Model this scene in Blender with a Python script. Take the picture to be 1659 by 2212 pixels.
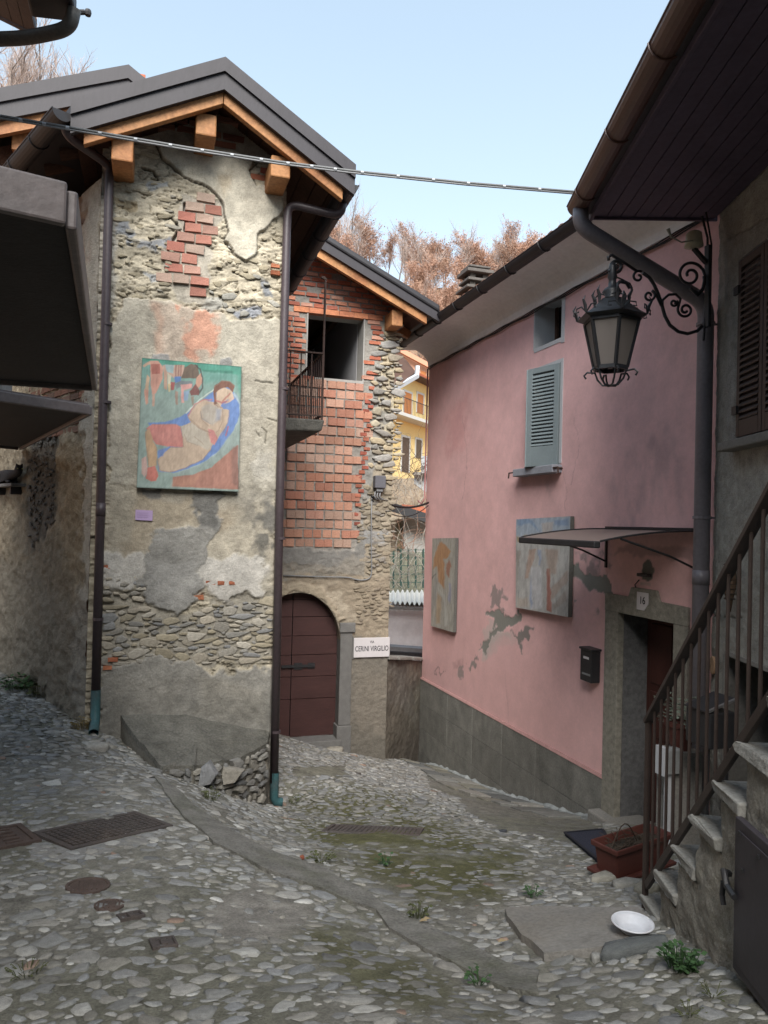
import bpy, math, random
import numpy as np
from mathutils import Vector, Matrix, Quaternion

random.seed(7)
rng = np.random.default_rng(7)
SC = bpy.context.scene
for o in list(bpy.data.objects):
    bpy.data.objects.remove(o)
COL = SC.collection

# ------------------------------------------------------------------ camera, sky, sun, exposure
EYE = 1.6
YAW, PITCH, ROLL = math.radians(17.4), math.atan(25 / 1598), 0.0255
FPX, CX, CY = 1598.0, 829.5, 1106.0
fw = Vector((math.sin(YAW) * math.cos(PITCH), math.cos(YAW) * math.cos(PITCH), math.sin(PITCH)))
rt0 = Vector((math.cos(YAW), -math.sin(YAW), 0))
up0 = rt0.cross(fw)
rt = rt0 * math.cos(ROLL) + up0 * math.sin(ROLL)
up = up0 * math.cos(ROLL) - rt0 * math.sin(ROLL)
cd = bpy.data.cameras.new('camera')
cam = bpy.data.objects.new('camera', cd)
COL.objects.link(cam)
cam.matrix_world = Matrix(((rt.x, up.x, -fw.x, 0), (rt.y, up.y, -fw.y, 0), (rt.z, up.z, -fw.z, EYE), (0, 0, 0, 1)))
cd.sensor_fit = 'HORIZONTAL'
cd.sensor_width = 36
cd.lens = 36 * FPX / 1659
cd.clip_start = 0.05
cd.clip_end = 1500
SC.camera = cam

SUN_EL, SUN_AZ = math.radians(42), math.radians(197)   # azimuth clockwise from +Y: behind and left of the camera
w = bpy.data.worlds.new('World')
SC.world = w
w.use_nodes = True
nt = w.node_tree
nt.nodes.clear()
sky = nt.nodes.new('ShaderNodeTexSky')
sky.sky_type = 'NISHITA'
sky.sun_disc = False
sky.sun_elevation = SUN_EL
sky.sun_rotation = SUN_AZ
sky.altitude = 600
sky.air_density = 1.0
sky.dust_density = 0.6
sky.ozone_density = 1.0
hs = nt.nodes.new('ShaderNodeHueSaturation')
hs.inputs['Saturation'].default_value = 0.95
hs.inputs['Hue'].default_value = 0.488
bg = nt.nodes.new('ShaderNodeBackground')
bg.inputs['Strength'].default_value = 0.112
wo = nt.nodes.new('ShaderNodeOutputWorld')
gm = nt.nodes.new('ShaderNodeGamma')          # gamma flattens the sky's brightness from zenith to horizon
gm.inputs['Gamma'].default_value = 0.5
nt.links.new(sky.outputs[0], gm.inputs['Color'])
nt.links.new(gm.outputs[0], hs.inputs['Color'])
nt.links.new(hs.outputs[0], bg.inputs[0])
nt.links.new(bg.outputs[0], wo.inputs[0])

sl = bpy.data.lights.new('sun', 'SUN')
sl.energy = 1.5
sl.angle = math.radians(40)
sl.color = (1.0, 0.955, 0.90)
sun = bpy.data.objects.new('sun', sl)
COL.objects.link(sun)
sd = Vector((math.sin(SUN_AZ) * math.cos(SUN_EL), math.cos(SUN_AZ) * math.cos(SUN_EL), math.sin(SUN_EL)))
sun.rotation_euler = sd.to_track_quat('Z', 'Y').to_euler()
sun.location = (0, 0, 30)
vs = SC.view_settings
vs.view_transform = 'Standard'
vs.look = 'None'
vs.gamma = 1
vs.use_curve_mapping = False
vs.exposure = 2.42
SC.render.engine = 'CYCLES'
SC.cycles.max_bounces = 6

# ------------------------------------------------------------------ helpers
EY = Vector((0, 0, EYE))
def ray(px, py):
    return fw * FPX + rt * (px - CX) - up * (py - CY)
def hit(px, py, p, n):
    d = ray(px, py)
    return EY + d * ((Vector(p) - EY).dot(n) / d.dot(n))
def atD(px, py, d):
    return EY + ray(px, py) * (d / FPX)
def atZ(px, py, z):
    d = ray(px, py)
    return EY + d * ((z - EYE) / d.z)
def proj(P):
    P = np.asarray(P, float).reshape(-1, 3) - np.array(EY)
    f = np.maximum(P @ np.array(fw), 1e-3)
    return CX + FPX * (P @ np.array(rt)) / f, CY - FPX * (P @ np.array(up)) / f

class Fr:
    """an upright wall plane: o origin, u along, n outward"""
    def __init__(s, o, u, n):
        s.o = Vector((o[0], o[1], 0)); s.u = Vector((u[0], u[1], 0)).normalized(); s.n = Vector((n[0], n[1], 0)).normalized()
    def w(s, a, z, off=0):
        p = s.o + s.u * a + s.n * off
        return Vector((p.x, p.y, z))
    def at(s, px, py, off=0):
        p = hit(px, py, s.o + s.n * off, s.n)
        return (p - s.o).dot(s.u), p.z

def hash2(i, j, seed):
    h = (i.astype(np.int64) * 374761393 + j.astype(np.int64) * 668265263 + seed * 974711) & 0x7fffffff
    h = ((h ^ (h >> 13)) * 1274126177) & 0x7fffffff
    return ((h ^ (h >> 16)) & 0xffff) / 65535.0
def vn(x, y, seed=0):
    i = np.floor(x); j = np.floor(y); fx = x - i; fy = y - j
    fx = fx * fx * (3 - 2 * fx); fy = fy * fy * (3 - 2 * fy)
    a = hash2(i, j, seed); b = hash2(i + 1, j, seed); c = hash2(i, j + 1, seed); d = hash2(i + 1, j + 1, seed)
    return (a * (1 - fx) + b * fx) * (1 - fy) + (c * (1 - fx) + d * fx) * fy
def fbm(x, y, oct=4, seed=0):
    r = np.zeros_like(x); a = 0.5; t = 0
    for k in range(oct):
        r += a * vn(x, y, seed + k * 17); t += a; a *= 0.5; x = x * 2.03 + 5.1; y = y * 2.03 + 3.7
    return r / t
def sstep(x, a, b):
    t = np.clip((x - a) / (b - a), 0, 1)
    return t * t * (3 - 2 * t)
def sdf(x, y, poly):
    """signed distance to a polygon, negative inside"""
    d = np.full(x.shape, 1e9); ins = np.zeros(x.shape, bool); n = len(poly)
    for k in range(n):
        x0, y0 = poly[k]; x1, y1 = poly[(k + 1) % n]
        ex, ey = x1 - x0, y1 - y0
        t = np.clip(((x - x0) * ex + (y - y0) * ey) / (ex * ex + ey * ey + 1e-9), 0, 1)
        d = np.minimum(d, np.hypot(x - x0 - t * ex, y - y0 - t * ey))
        c = ((y0 > y) != (y1 > y)) & (x < ex * (y - y0) / (ey + 1e-12) + x0)
        ins ^= c
    return np.where(ins, -d, d)
def inpoly(x, y, poly):
    return bool(sdf(np.array([float(x)]), np.array([float(y)]), poly)[0] < 0)
def dpolyline(x, y, pts):
    d = np.full(x.shape, 1e9)
    for (x0, y0), (x1, y1) in zip(pts[:-1], pts[1:]):
        ex, ey = x1 - x0, y1 - y0
        t = np.clip(((x - x0) * ex + (y - y0) * ey) / (ex * ex + ey * ey + 1e-9), 0, 1)
        d = np.minimum(d, np.hypot(x - x0 - t * ex, y - y0 - t * ey))
    return d

# ---- materials
MATS = {}
def _base(name):
    m = bpy.data.materials.new(name); m.use_nodes = True
    n = m.node_tree; b = n.nodes['Principled BSDF']
    return m, n, b
def M(name, col, rough=0.8, var=0.2, scale=6, bump=0.25, bscale=50, metal=0.0, spec=0.3, col2=None, c2scale=2.0, c2amt=0.5, src='const', objvar=0.0, stretch=(1, 1, 1)):
    """src: const | attr (per-vertex colour of the thing itself) | obj (object colour)"""
    if name in MATS: return MATS[name]
    m, n, b = _base(name)
    N, L = n.nodes.new, n.links.new
    tc = N('ShaderNodeTexCoord'); mp = N('ShaderNodeMapping'); mp.inputs['Scale'].default_value = stretch
    L(tc.outputs['Object'], mp.inputs[0])
    if src == 'attr':
        a = N('ShaderNodeAttribute'); a.attribute_name = 'Col'; out = a.outputs['Color']
    elif src == 'obj':
        a = N('ShaderNodeObjectInfo'); out = a.outputs['Color']
    else:
        a = N('ShaderNodeRGB'); a.outputs[0].default_value = (*col, 1); out = a.outputs[0]
    def noise(sc, det=6, ro=0.6):
        t = N('ShaderNodeTexNoise'); t.inputs['Scale'].default_value = sc; t.inputs['Detail'].default_value = det; t.inputs['Roughness'].default_value = ro
        L(mp.outputs[0], t.inputs['Vector']); return t
    if col2 is not None:
        t = noise(c2scale); r = N('ShaderNodeMapRange'); r.inputs[1].default_value = 0.45; r.inputs[2].default_value = 0.68; r.inputs[4].default_value = c2amt
        L(t.outputs[0], r.inputs[0]); mx = N('ShaderNodeMix'); mx.data_type = 'RGBA'; L(r.outputs[0], mx.inputs['Factor']); L(out, mx.inputs['A']); mx.inputs['B'].default_value = (*col2, 1); out = mx.outputs['Result']
    t1 = noise(scale); t2 = noise(scale * 9, 4)
    ad = N('ShaderNodeMath'); ad.operation = 'ADD'; L(t1.outputs[0], ad.inputs[0]); L(t2.outputs[0], ad.inputs[1])
    r = N('ShaderNodeMapRange'); r.inputs[1].default_value = 0.65; r.inputs[2].default_value = 1.35; r.inputs[3].default_value = 1 - var; r.inputs[4].default_value = 1 + var
    L(ad.outputs[0], r.inputs[0]); fac = r.outputs[0]
    if objvar:
        oi = N('ShaderNodeObjectInfo'); r2 = N('ShaderNodeMapRange'); r2.inputs[3].default_value = 1 - objvar; r2.inputs[4].default_value = 1 + objvar
        L(oi.outputs['Random'], r2.inputs[0]); mu = N('ShaderNodeMath'); mu.operation = 'MULTIPLY'; L(fac, mu.inputs[0]); L(r2.outputs[0], mu.inputs[1]); fac = mu.outputs[0]
    vm = N('ShaderNodeVectorMath'); vm.operation = 'SCALE'; L(out, vm.inputs[0]); L(fac, vm.inputs['Scale'])
    L(vm.outputs[0], b.inputs['Base Color'])
    b.inputs['Roughness'].default_value = rough; b.inputs['Metallic'].default_value = metal; b.inputs['Specular IOR Level'].default_value = spec
    if bump:
        tb = noise(bscale, 5, 0.65); bp = N('ShaderNodeBump'); bp.inputs['Strength'].default_value = bump; bp.inputs['Distance'].default_value = 0.02
        L(tb.outputs[0], bp.inputs['Height']); L(bp.outputs[0], b.inputs['Normal'])
    MATS[name] = m
    return m

# ---- mesh building
def link(o, parent=None):
    COL.objects.link(o)
    if parent is not None: o.parent = parent
    return o
def tag(o, label=None, cat=None, group=None, kind=None):
    if label: o['label'] = label
    if cat: o['category'] = cat
    if group: o['group'] = group
    if kind: o['kind'] = kind
    return o
def empty(name, loc, label, cat, group=None):
    o = bpy.data.objects.new(name, None); o.location = loc; o.empty_display_size = 0.2; link(o)
    return tag(o, label, cat, group)

class MB:
    def __init__(s): s.v = []; s.f = []; s.c = []
    def add(s, vs, fs, col=None):
        k = len(s.v); s.v += [tuple(v) for v in vs]; s.f += [tuple(i + k for i in f) for f in fs]
        if col is not None: s.c += [tuple(col)] * len(vs)
        return s
    def hexa(s, p, col=None):
        return s.add(p, [(0, 3, 2, 1), (4, 5, 6, 7), (0, 1, 5, 4), (1, 2, 6, 5), (2, 3, 7, 6), (3, 0, 4, 7)], col)
    def box(s, x0, x1, y0, y1, z0, z1, col=None):
        return s.hexa([(x0, y0, z0), (x1, y0, z0), (x1, y1, z0), (x0, y1, z0), (x0, y0, z1), (x1, y0, z1), (x1, y1, z1), (x0, y1, z1)], col)
    def fbox(s, fr, a0, a1, z0, z1, o0, o1, col=None):
        return s.hexa([fr.w(a0, z0, o1), fr.w(a1, z0, o1), fr.w(a1, z0, o0), fr.w(a0, z0, o0), fr.w(a0, z1, o1), fr.w(a1, z1, o1), fr.w(a1, z1, o0), fr.w(a0, z1, o0)], col)
    def prism(s, pts, ex, col=None):
        n = len(pts); pts = [Vector(p) for p in pts]; ex = Vector(ex)
        return s.add(pts + [p + ex for p in pts], [tuple(range(n))[::-1], tuple(range(n, 2 * n))] + [(i, (i + 1) % n, n + (i + 1) % n, n + i) for i in range(n)], col)
    def fpoly(s, fr, sz, o0, o1, col=None):
        return s.prism([fr.w(a, z, o0) for a, z in sz], fr.n * (o1 - o0), col)
    def beam(s, a, b, wd, ht, upv=(0, 0, 1), col=None):
        a, b = Vector(a), Vector(b); d = (b - a).normalized(); side = d.cross(Vector(upv)).normalized(); u2 = side.cross(d)
        q = [side * (-wd / 2) - u2 * (ht / 2), side * (wd / 2) - u2 * (ht / 2), side * (wd / 2) + u2 * (ht / 2), side * (-wd / 2) + u2 * (ht / 2)]
        return s.hexa([a + x for x in q] + [b + x for x in q], col)
    def tube(s, path, r, n=8, cap=True, col=None, rad=None):
        path = [Vector(p) for p in path]; m = len(path); ref = None; vs = []
        for i, p in enumerate(path):
            d = ((path[min(i + 1, m - 1)] - path[max(i - 1, 0)])).normalized()
            if ref is None:
                ref = Vector((0, 0, 1)) if abs(d.z) < 0.9 else Vector((1, 0, 0))
            ref = (ref - d * ref.dot(d)).normalized(); b = d.cross(ref)
            rr = rad[i] if rad else r
            vs += [p + (ref * math.cos(2 * math.pi * k / n) + b * math.sin(2 * math.pi * k / n)) * rr for k in range(n)]
        fs = [(i * n + k, i * n + (k + 1) % n, (i + 1) * n + (k + 1) % n, (i + 1) * n + k) for i in range(m - 1) for k in range(n)]
        if cap: fs += [tuple(range(n))[::-1], tuple(range((m - 1) * n, m * n))]
        return s.add(vs, fs, col)
    def lathe(s, prof, c=(0, 0, 0), n=16, col=None, rot=0.0):
        c = Vector(c); m = len(prof)
        vs = [c + Vector((r * math.cos(rot + 2 * math.pi * k / n), r * math.sin(rot + 2 * math.pi * k / n), z)) for r, z in prof for k in range(n)]
        fs = [(i * n + k, i * n + (k + 1) % n, (i + 1) * n + (k + 1) % n, (i + 1) * n + k) for i in range(m - 1) for k in range(n)]
        fs += [tuple(range(n))[::-1], tuple(range((m - 1) * n, m * n))]
        return s.add(vs, fs, col)
    def build(s, name, mat, parent=None, smooth=False, kind=None, bevel=0, label=None, local=False):
        me = bpy.data.meshes.new(name)
        off = Vector((0, 0, 0))
        if parent is not None and not local:
            q = parent
            while q is not None: off += q.location; q = q.parent
        me.from_pydata([tuple(Vector(v) - off) for v in s.v], [], s.f)
        me.materials.append(mat)
        if s.c and len(s.c) == len(s.v):
            a = me.color_attributes.new('Col', 'FLOAT_COLOR', 'POINT')
            a.data.foreach_set('color', np.concatenate([np.array(s.c, float), np.ones((len(s.c), 1))], 1).ravel())
        if smooth:
            me.shade_smooth()
        me.update()
        o = bpy.data.objects.new(name, me); link(o, parent)
        if kind: o['kind'] = kind
        if label: o['label'] = label
        if bevel:
            b = o.modifiers.new('bevel', 'BEVEL'); b.width = bevel; b.segments = 2; b.limit_method = 'ANGLE'
        return o

def npmesh(name, V, Fc, mat, parent=None, col=None, smooth=True, kind=None):
    me = bpy.data.meshes.new(name)
    off = Vector((0, 0, 0)); q = parent
    while q is not None: off += q.location; q = q.parent
    V = np.asarray(V, float) - np.array(off); Fc = np.asarray(Fc, np.int32)
    nf, k = Fc.shape
    me.vertices.add(len(V)); me.vertices.foreach_set('co', V.astype(np.float32).ravel())
    me.loops.add(nf * k); me.loops.foreach_set('vertex_index', Fc.ravel())
    me.polygons.add(nf); me.polygons.foreach_set('loop_start', np.arange(0, nf * k, k, dtype=np.int32))
    try: me.polygons.foreach_set('loop_total', np.full(nf, k, np.int32))
    except Exception: pass
    me.update(calc_edges=True)
    if col is not None:
        a = me.color_attributes.new('Col', 'FLOAT_COLOR', 'POINT')
        a.data.foreach_set('color', np.concatenate([np.clip(col, 0, 1), np.ones((len(V), 1))], 1).astype(np.float32).ravel())
    me.materials.append(mat)
    if smooth: me.shade_smooth()
    me.validate()
    o = bpy.data.objects.new(name, me); link(o, parent)
    if kind: o['kind'] = kind
    return o

def fgrid(name, fr, a0, a1, z0, z1, step, fn, mat, parent, kind=None):
    """relief wall: fn(px, py, s, z) -> height, colour(N,3), keep"""
    na = max(2, int((a1 - a0) / step)); nz = max(2, int((z1 - z0) / step))
    A, Z = np.meshgrid(np.linspace(a0, a1, na + 1), np.linspace(z0, z1, nz + 1))
    A = A.ravel(); Z = Z.ravel()
    o = np.array(fr.o); u = np.array(fr.u); n = np.array(fr.n)
    P = o + A[:, None] * u; P[:, 2] = Z
    px, py = proj(P)
    h, c, keep = fn(px, py, A, Z)
    P = P + n * h[:, None]
    idx = np.arange((na + 1) * (nz + 1)).reshape(nz + 1, na + 1)
    q = np.stack([idx[:-1, :-1].ravel(), idx[:-1, 1:].ravel(), idx[1:, 1:].ravel(), idx[1:, :-1].ravel()], 1)
    if fr.u.cross(Vector((0, 0, 1))).dot(fr.n) < 0: q = q[:, ::-1]
    if keep is not None:
        q = q[keep[q].all(1)]
        used = np.zeros(len(P), bool); used[q.ravel()] = True
        mp = np.cumsum(used) - 1
        P = P[used]; c = c[used]; q = mp[q]
    return npmesh(name, P, q, mat, parent, c, True, kind)

# ---- stones: irregular domed lumps, a few shared meshes (unit radius, +Z outward)
def stone_mesh(name, n, seed, flat=0.5, ang=0.32, rock=False):
    r = random.Random(seed)
    rad = [1 + r.uniform(-ang, ang) for _ in range(n)]
    th = [2 * math.pi * (k + r.uniform(-.25, .25)) / n for k in range(n)]
    vs = []
    for sc, z in (((0.96, -0.9), (1.0, 0.0), (0.90, flat), (0.5, flat * 1.15)) if rock else ((1.06, -0.9), (1.0, -0.25), (0.80, flat), (0.42, flat * 1.15))):
        for k in range(n):
            rr = rad[k] * sc
            vs.append((rr * math.cos(th[k]), rr * math.sin(th[k]), z + r.uniform(-.08, .08) * (z > 0)))
    fs = [(i * n + k, i * n + (k + 1) % n, (i + 1) * n + (k + 1) % n, (i + 1) * n + k) for i in range(3) for k in range(n)]
    fs.append(tuple(range(3 * n, 4 * n)))
    return vs, fs
STONE_RAW = [stone_mesh('s', random.Random(i).choice([7, 8, 9]), i) for i in range(10)]
ROCK_RAW = [stone_mesh('r', random.Random(50 + i).choice([5, 6, 7]), 50 + i, flat=0.6, ang=0.34, rock=True) for i in range(10)]
_sm = {}
def stone_data(kind, i, mat):
    key = (kind, i, mat.name)
    if key not in _sm:
        vs, fs = (STONE_RAW if kind == 's' else ROCK_RAW)[i]
        me = bpy.data.meshes.new('stone'); me.from_pydata(vs, [], fs); me.materials.append(mat)
        if kind != 'f': me.shade_smooth()
        _sm[key] = me
    return _sm[key]
def place(me, name, parent, loc, ax, ay, az, sx, sy, sz, col=None):
    """an object on shared mesh data; axes ax ay az are world directions"""
    o = bpy.data.objects.new(name, me)
    off = Vector((0, 0, 0)); q = parent
    while q is not None: off += q.location; q = q.parent
    l = Vector(loc) - off
    R = Matrix((ax, ay, az)).transposed()
    o.location = l; o.rotation_mode = 'QUATERNION'; o.rotation_quaternion = R.to_quaternion(); o.scale = (sx, sy, sz)
    if col is not None: o.color = (*col, 1)
    link(o, parent)
    return o
def stones_stuff(items, name, kind, mat, parent):
    """items: (raw index, loc, ax, ay, az, sx, sy, sz, col) joined into one mesh"""
    m = MB()
    raw = STONE_RAW if kind == 's' else ROCK_RAW
    V = []; Fs = []; Cc = []
    k = 0
    for (i, loc, ax, ay, az, sx, sy, sz, col) in items:
        vs, fs = raw[i]; a = np.array(vs) * np.array([sx, sy, sz])
        V.append(a @ np.array([ax, ay, az]) + np.array(loc))
        Fs += [tuple(j + k for j in f) for f in fs]; k += len(vs); Cc += [col] * len(vs)
    m.v = [tuple(x) for x in np.concatenate(V)]; m.f = Fs; m.c = Cc
    return m.build(name, mat, parent, smooth=True, kind='stuff')
def darts(n, x0, x1, y0, y1, sizes, ok, spread=1.0, rot=0.25, seed=1, gap=0.9):
    """packing of rotated ellipses: returns (x, y, a, b, angle)"""
    r = random.Random(seed); cell = max(s[0] for s in sizes) * 2.2; g = {}; res = []
    for (a, b), cnt in zip(sizes, n):
        for _ in range(cnt):
            x = r.uniform(x0, x1); y = r.uniform(y0, y1)
            if not ok(x, y): continue
            aa = a * r.uniform(.75, 1.25); bb = b * r.uniform(.75, 1.25); t = r.gauss(0, rot)
            i, j = int(x // cell), int(y // cell); bad = False
            for di in (-1, 0, 1):
                for dj in (-1, 0, 1):
                    for (qx, qy, qa, qb, qt) in g.get((i + di, j + dj), ()):
                        dx, dy = x - qx, y - qy
                        ux = dx * math.cos(t) + dy * math.sin(t); uy = -dx * math.sin(t) + dy * math.cos(t)
                        if (ux / (aa + qa)) ** 2 + (uy / (bb + qb)) ** 2 < gap: bad = True; break
                    if bad: break
                if bad: break
            if bad: continue
            e = (x, y, aa, bb, t); g.setdefault((i, j), []).append(e); res.append(e)
    return res
def mix(c, k): return tuple(min(1, x * k) for x in c)
def pick(pal, r=random):
    c = r.choice(pal); k = r.uniform(.8, 1.2); return tuple(x * k for x in c)
def text_mesh(body, size):
    cu = bpy.data.curves.new('letters', 'FONT'); cu.body = body; cu.size = size; cu.align_x = 'CENTER'; cu.align_y = 'CENTER'; cu.extrude = 0.0012; cu.offset = size * 0.012
    o = bpy.data.objects.new('letters', cu); COL.objects.link(o)
    bpy.context.view_layer.update()
    me = bpy.data.meshes.new_from_object(o.evaluated_get(bpy.context.evaluated_depsgraph_get()))
    bpy.data.objects.remove(o); bpy.data.curves.remove(cu)
    me.name = 'letters'
    return me
def lettering(body, size, fr, s, z, off, mat, parent, sx=1.0, sgn=1):
    me = text_mesh(body, size); me.materials.clear(); me.materials.append(mat)
    return place(me, 'lettering', parent, fr.w(s, z, off), fr.u * sgn, Vector((0, 0, 1)), fr.n, sx, 1, 1)

# ------------------------------------------------------------------ planes of the place
F1 = Fr((0, 7.18), (1, 0), (0, -1))                 # front of the stone house
_c = F1.at(203, 1000)[0]
S1 = Fr((_c, 7.18), (-.416, .909), (-.909, -.416))  # its side wall up the alley
F2 = Fr((0, 10.74), (1, 0), (0, -1))                # front of the brick house
PK = Fr((4.55, 0), (0, 1), (-1, 0))                 # pink wall
_r = hit(1545, 900, (4.5, 5.08, 0), Vector((-.329, -.944, 0)))
RHO = (4.48, 5.06)
RH = Fr(RHO, (-.329, -.944), (-.944, .329))         # wall of the house on the right, running towards the camera

# ------------------------------------------------------------------ ground: a thin plate spline through surveyed heights
def gp(px, py, zr):
    p = atZ(px, py, EYE + zr); return (p.x, p.y, p.z)
GC = [gp(*a) for a in [
    (0, 2212, -1.62), (830, 2212, -1.55), (1659, 2212, -1.50), (1397, 1980, -1.82), (1600, 2120, -1.58),
    (400, 2000, -1.70), (200, 1830, -1.78), (60, 1700, -1.86), (205, 1575, -1.93), (0, 1445, -1.85), (90, 1500, -1.88),
    (330, 1690, -1.93), (450, 1790, -1.93), (750, 1920, -1.93), (830, 1980, -1.90), (1100, 2120, -1.76), (600, 1858, -1.94),
    (597, 1735, -2.75), (722, 1618, -3.36), (912, 1662, -4.26), (917, 1676, -4.42), (1100, 1717, -3.58), (1290, 1768, -3.10),
    (1380, 1890, -2.15), (830, 1800, -2.35), (1000, 1850, -2.24), (1200, 1900, -2.10), (700, 1690, -2.72), (830, 1700, -2.85),
    (620, 1810, -2.30), (480, 1720, -2.25), (1200, 2010, -1.83), (560, 1745, -2.5)]]
GC += [(8, 3, -.3), (-4, 9, -.25), (-3, -3, .25), (4, -3, .3), (4.5, 14.5, -3.3), (2.2, 9.6, -1.5), (-2.5, 14, -.6), (9, 14, -3.2), (0.5, 0, .1), (0, -1.5, .2), (7, 6.6, -1.3)]
GA = np.array(GC)
def _U(r2): return 0.5 * r2 * np.log(r2 + 1e-9)
NGC = len(GA)
_K = _U(((GA[:, None, :2] - GA[None, :, :2]) ** 2).sum(-1)) + np.eye(NGC) * 0.02
_Pm = np.concatenate([np.ones((NGC, 1)), GA[:, :2]], 1)
_S = np.linalg.solve(np.block([[_K, _Pm], [_Pm.T, np.zeros((3, 3))]]), np.concatenate([GA[:, 2], np.zeros(3)]))
def gz(X, Y):
    X = np.atleast_1d(np.asarray(X, float)); Y = np.atleast_1d(np.asarray(Y, float))
    r2 = (X[:, None] - GA[None, :, 0]) ** 2 + (Y[:, None] - GA[None, :, 1]) ** 2
    return _U(r2) @ _S[:NGC] + _S[NGC] + _S[NGC + 1] * X + _S[NGC + 2] * Y
def g1(x, y): return float(gz(x, y)[0])
def ghit(px, py, it=25):
    """where the sight line meets the ground"""
    d = ray(px, py).normalized(); lo, hi = 1.0, 25.0; t = 1.0
    while t < 25:
        p = EY + d * t
        if p.z < g1(p.x, p.y): break
        t += 0.1
    lo, hi = t - 0.1, t
    for _ in range(12):
        m = (lo + hi) / 2; p = EY + d * m
        if p.z < g1(p.x, p.y): hi = m
        else: lo = m
    return EY + d * hi
def gnorm(x, y, e=0.08):
    return Vector((g1(x - e, y) - g1(x + e, y), g1(x, y - e) - g1(x, y + e), 2 * e)).normalized()

# photo-space outlines of what lies on the ground
STRIP = [(322, 1672), (372, 1700), (455, 1768), (560, 1828), (700, 1880), (790, 1930), (880, 1980), (1000, 2040), (1160, 2105), (1165, 2150), (1100, 2140), (960, 2075), (840, 2010), (800, 1965), (740, 1940), (600, 1890), (470, 1825), (395, 1765)]
PAVE = [(918, 1665), (1000, 1688), (1100, 1717), (1230, 1755), (1300, 1785), (1262, 1830), (1150, 1800), (1075, 1790), (1005, 1752), (985, 1722), (925, 1700)]
SLAB = [(1085, 1972), (1140, 1970), (1385, 1975), (1410, 2010), (1400, 2040), (1270, 2062), (1170, 2072), (1120, 2030)]
GRAVEL = [(420, 1990), (470, 1930), (560, 1890), (640, 1925), (690, 1960), (660, 2010), (560, 2050), (470, 2030)]
MOSS = [(600, 1740), (760, 1700), (900, 1720), (1000, 1790), (1130, 1830), (1150, 1900), (1060, 1960), (900, 1960), (760, 1880), (640, 1810)]
MOSS2 = [(640, 1990), (760, 1990), (900, 2060), (1000, 2140), (1150, 2200), (1000, 2212), (800, 2150), (690, 2070)]
BOWLP = (1366, 2024)

PALG = [(.29, .295, .29), (.24, .25, .26), (.34, .335, .315), (.20, .205, .205), (.27, .26, .23), (.44, .44, .42), (.26, .265, .265), (.31, .30, .275), (.23, .225, .205), (.28, .285, .28)]

gnd_m = M('street_earth', (.2, .2, .2), rough=.95, var=.45, scale=9, bump=.9, bscale=120, src='attr')
cob_obj = M('cobble', (.3, .3, .3), rough=.85, var=.4, scale=1.6, bump=.5, bscale=6, src='obj')
cob_att = M('cobble_small', (.3, .3, .3), rough=.78, var=.3, scale=18, bump=.35, bscale=90, src='attr')

def build_ground():
    xs = np.concatenate([np.arange(-4, -3.2, .1), np.arange(-3.2, 4.6, .026), np.arange(4.6, 9.01, .1)])
    ys = np.concatenate([np.arange(-2.5, 1.0, .1), np.arange(1.0, 8.0, .026), np.arange(8.0, 12.6, .05), np.arange(12.6, 15.01, .1)])
    nx, ny = len(xs) - 1, len(ys) - 1
    X, Y = np.meshgrid(xs, ys)
    X = X.ravel(); Y = Y.ravel()
    Z = np.concatenate([gz(X[i:i + 20000], Y[i:i + 20000]) for i in range(0, len(X), 20000)])
    P = np.stack([X, Y, Z], 1)
    px, py = proj(P)
    wx = px + 26 * (fbm(X * 3, Y * 3, 3, 5) - .5) * 2; wy = py + 18 * (fbm(X * 3, Y * 3, 3, 9) - .5) * 2
    c = np.empty((len(X), 3)); c[:] = (.235, .228, .197)
    ol = .30 * sstep(fbm(X * 1.1 + 7, Y * 1.1, 4, 91), .40, .62)[:, None]; c = c * (1 - ol) + np.array((.15, .155, .09)) * ol
    n1 = fbm(X * 1.3, Y * 1.3, 4, 3)[:, None]; c *= .75 + .5 * n1
    moss = np.maximum(1 - sstep(sdf(wx, wy, MOSS), -40, 25), .75 * (1 - sstep(sdf(wx, wy, MOSS2), -30, 20)))
    moss *= sstep(fbm(X * 4, Y * 4, 4, 21), .22, .5)
    c = c * (1 - .8 * moss[:, None]) + np.array((.105, .105, .034)) * .8 * moss[:, None]
    gr = 1 - sstep(sdf(wx, wy, GRAVEL), -30, 20)
    c = c * (1 - gr[:, None]) + np.array((.31, .295, .265)) * gr[:, None]
    Z = Z + .016 * (fbm(X * 5, Y * 5, 3, 31) - .5) + .013 * (fbm(X * 24, Y * 24, 3, 32) - .5) - .006
    sp = vn(X * 38, Y * 38, 35); c *= (.80 + .40 * sp)[:, None]
    P[:, 2] = Z
    idx = np.arange((nx + 1) * (ny + 1)).reshape(ny + 1, nx + 1)
    q = np.stack([idx[:-1, :-1].ravel(), idx[:-1, 1:].ravel(), idx[1:, 1:].ravel(), idx[1:, :-1].ravel()], 1)
    return npmesh('street', P, q, gnd_m, None, c, True, 'structure')
street = build_ground()
street['label'] = 'cobbled village street sloping down between the stone house and the pink house'

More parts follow.
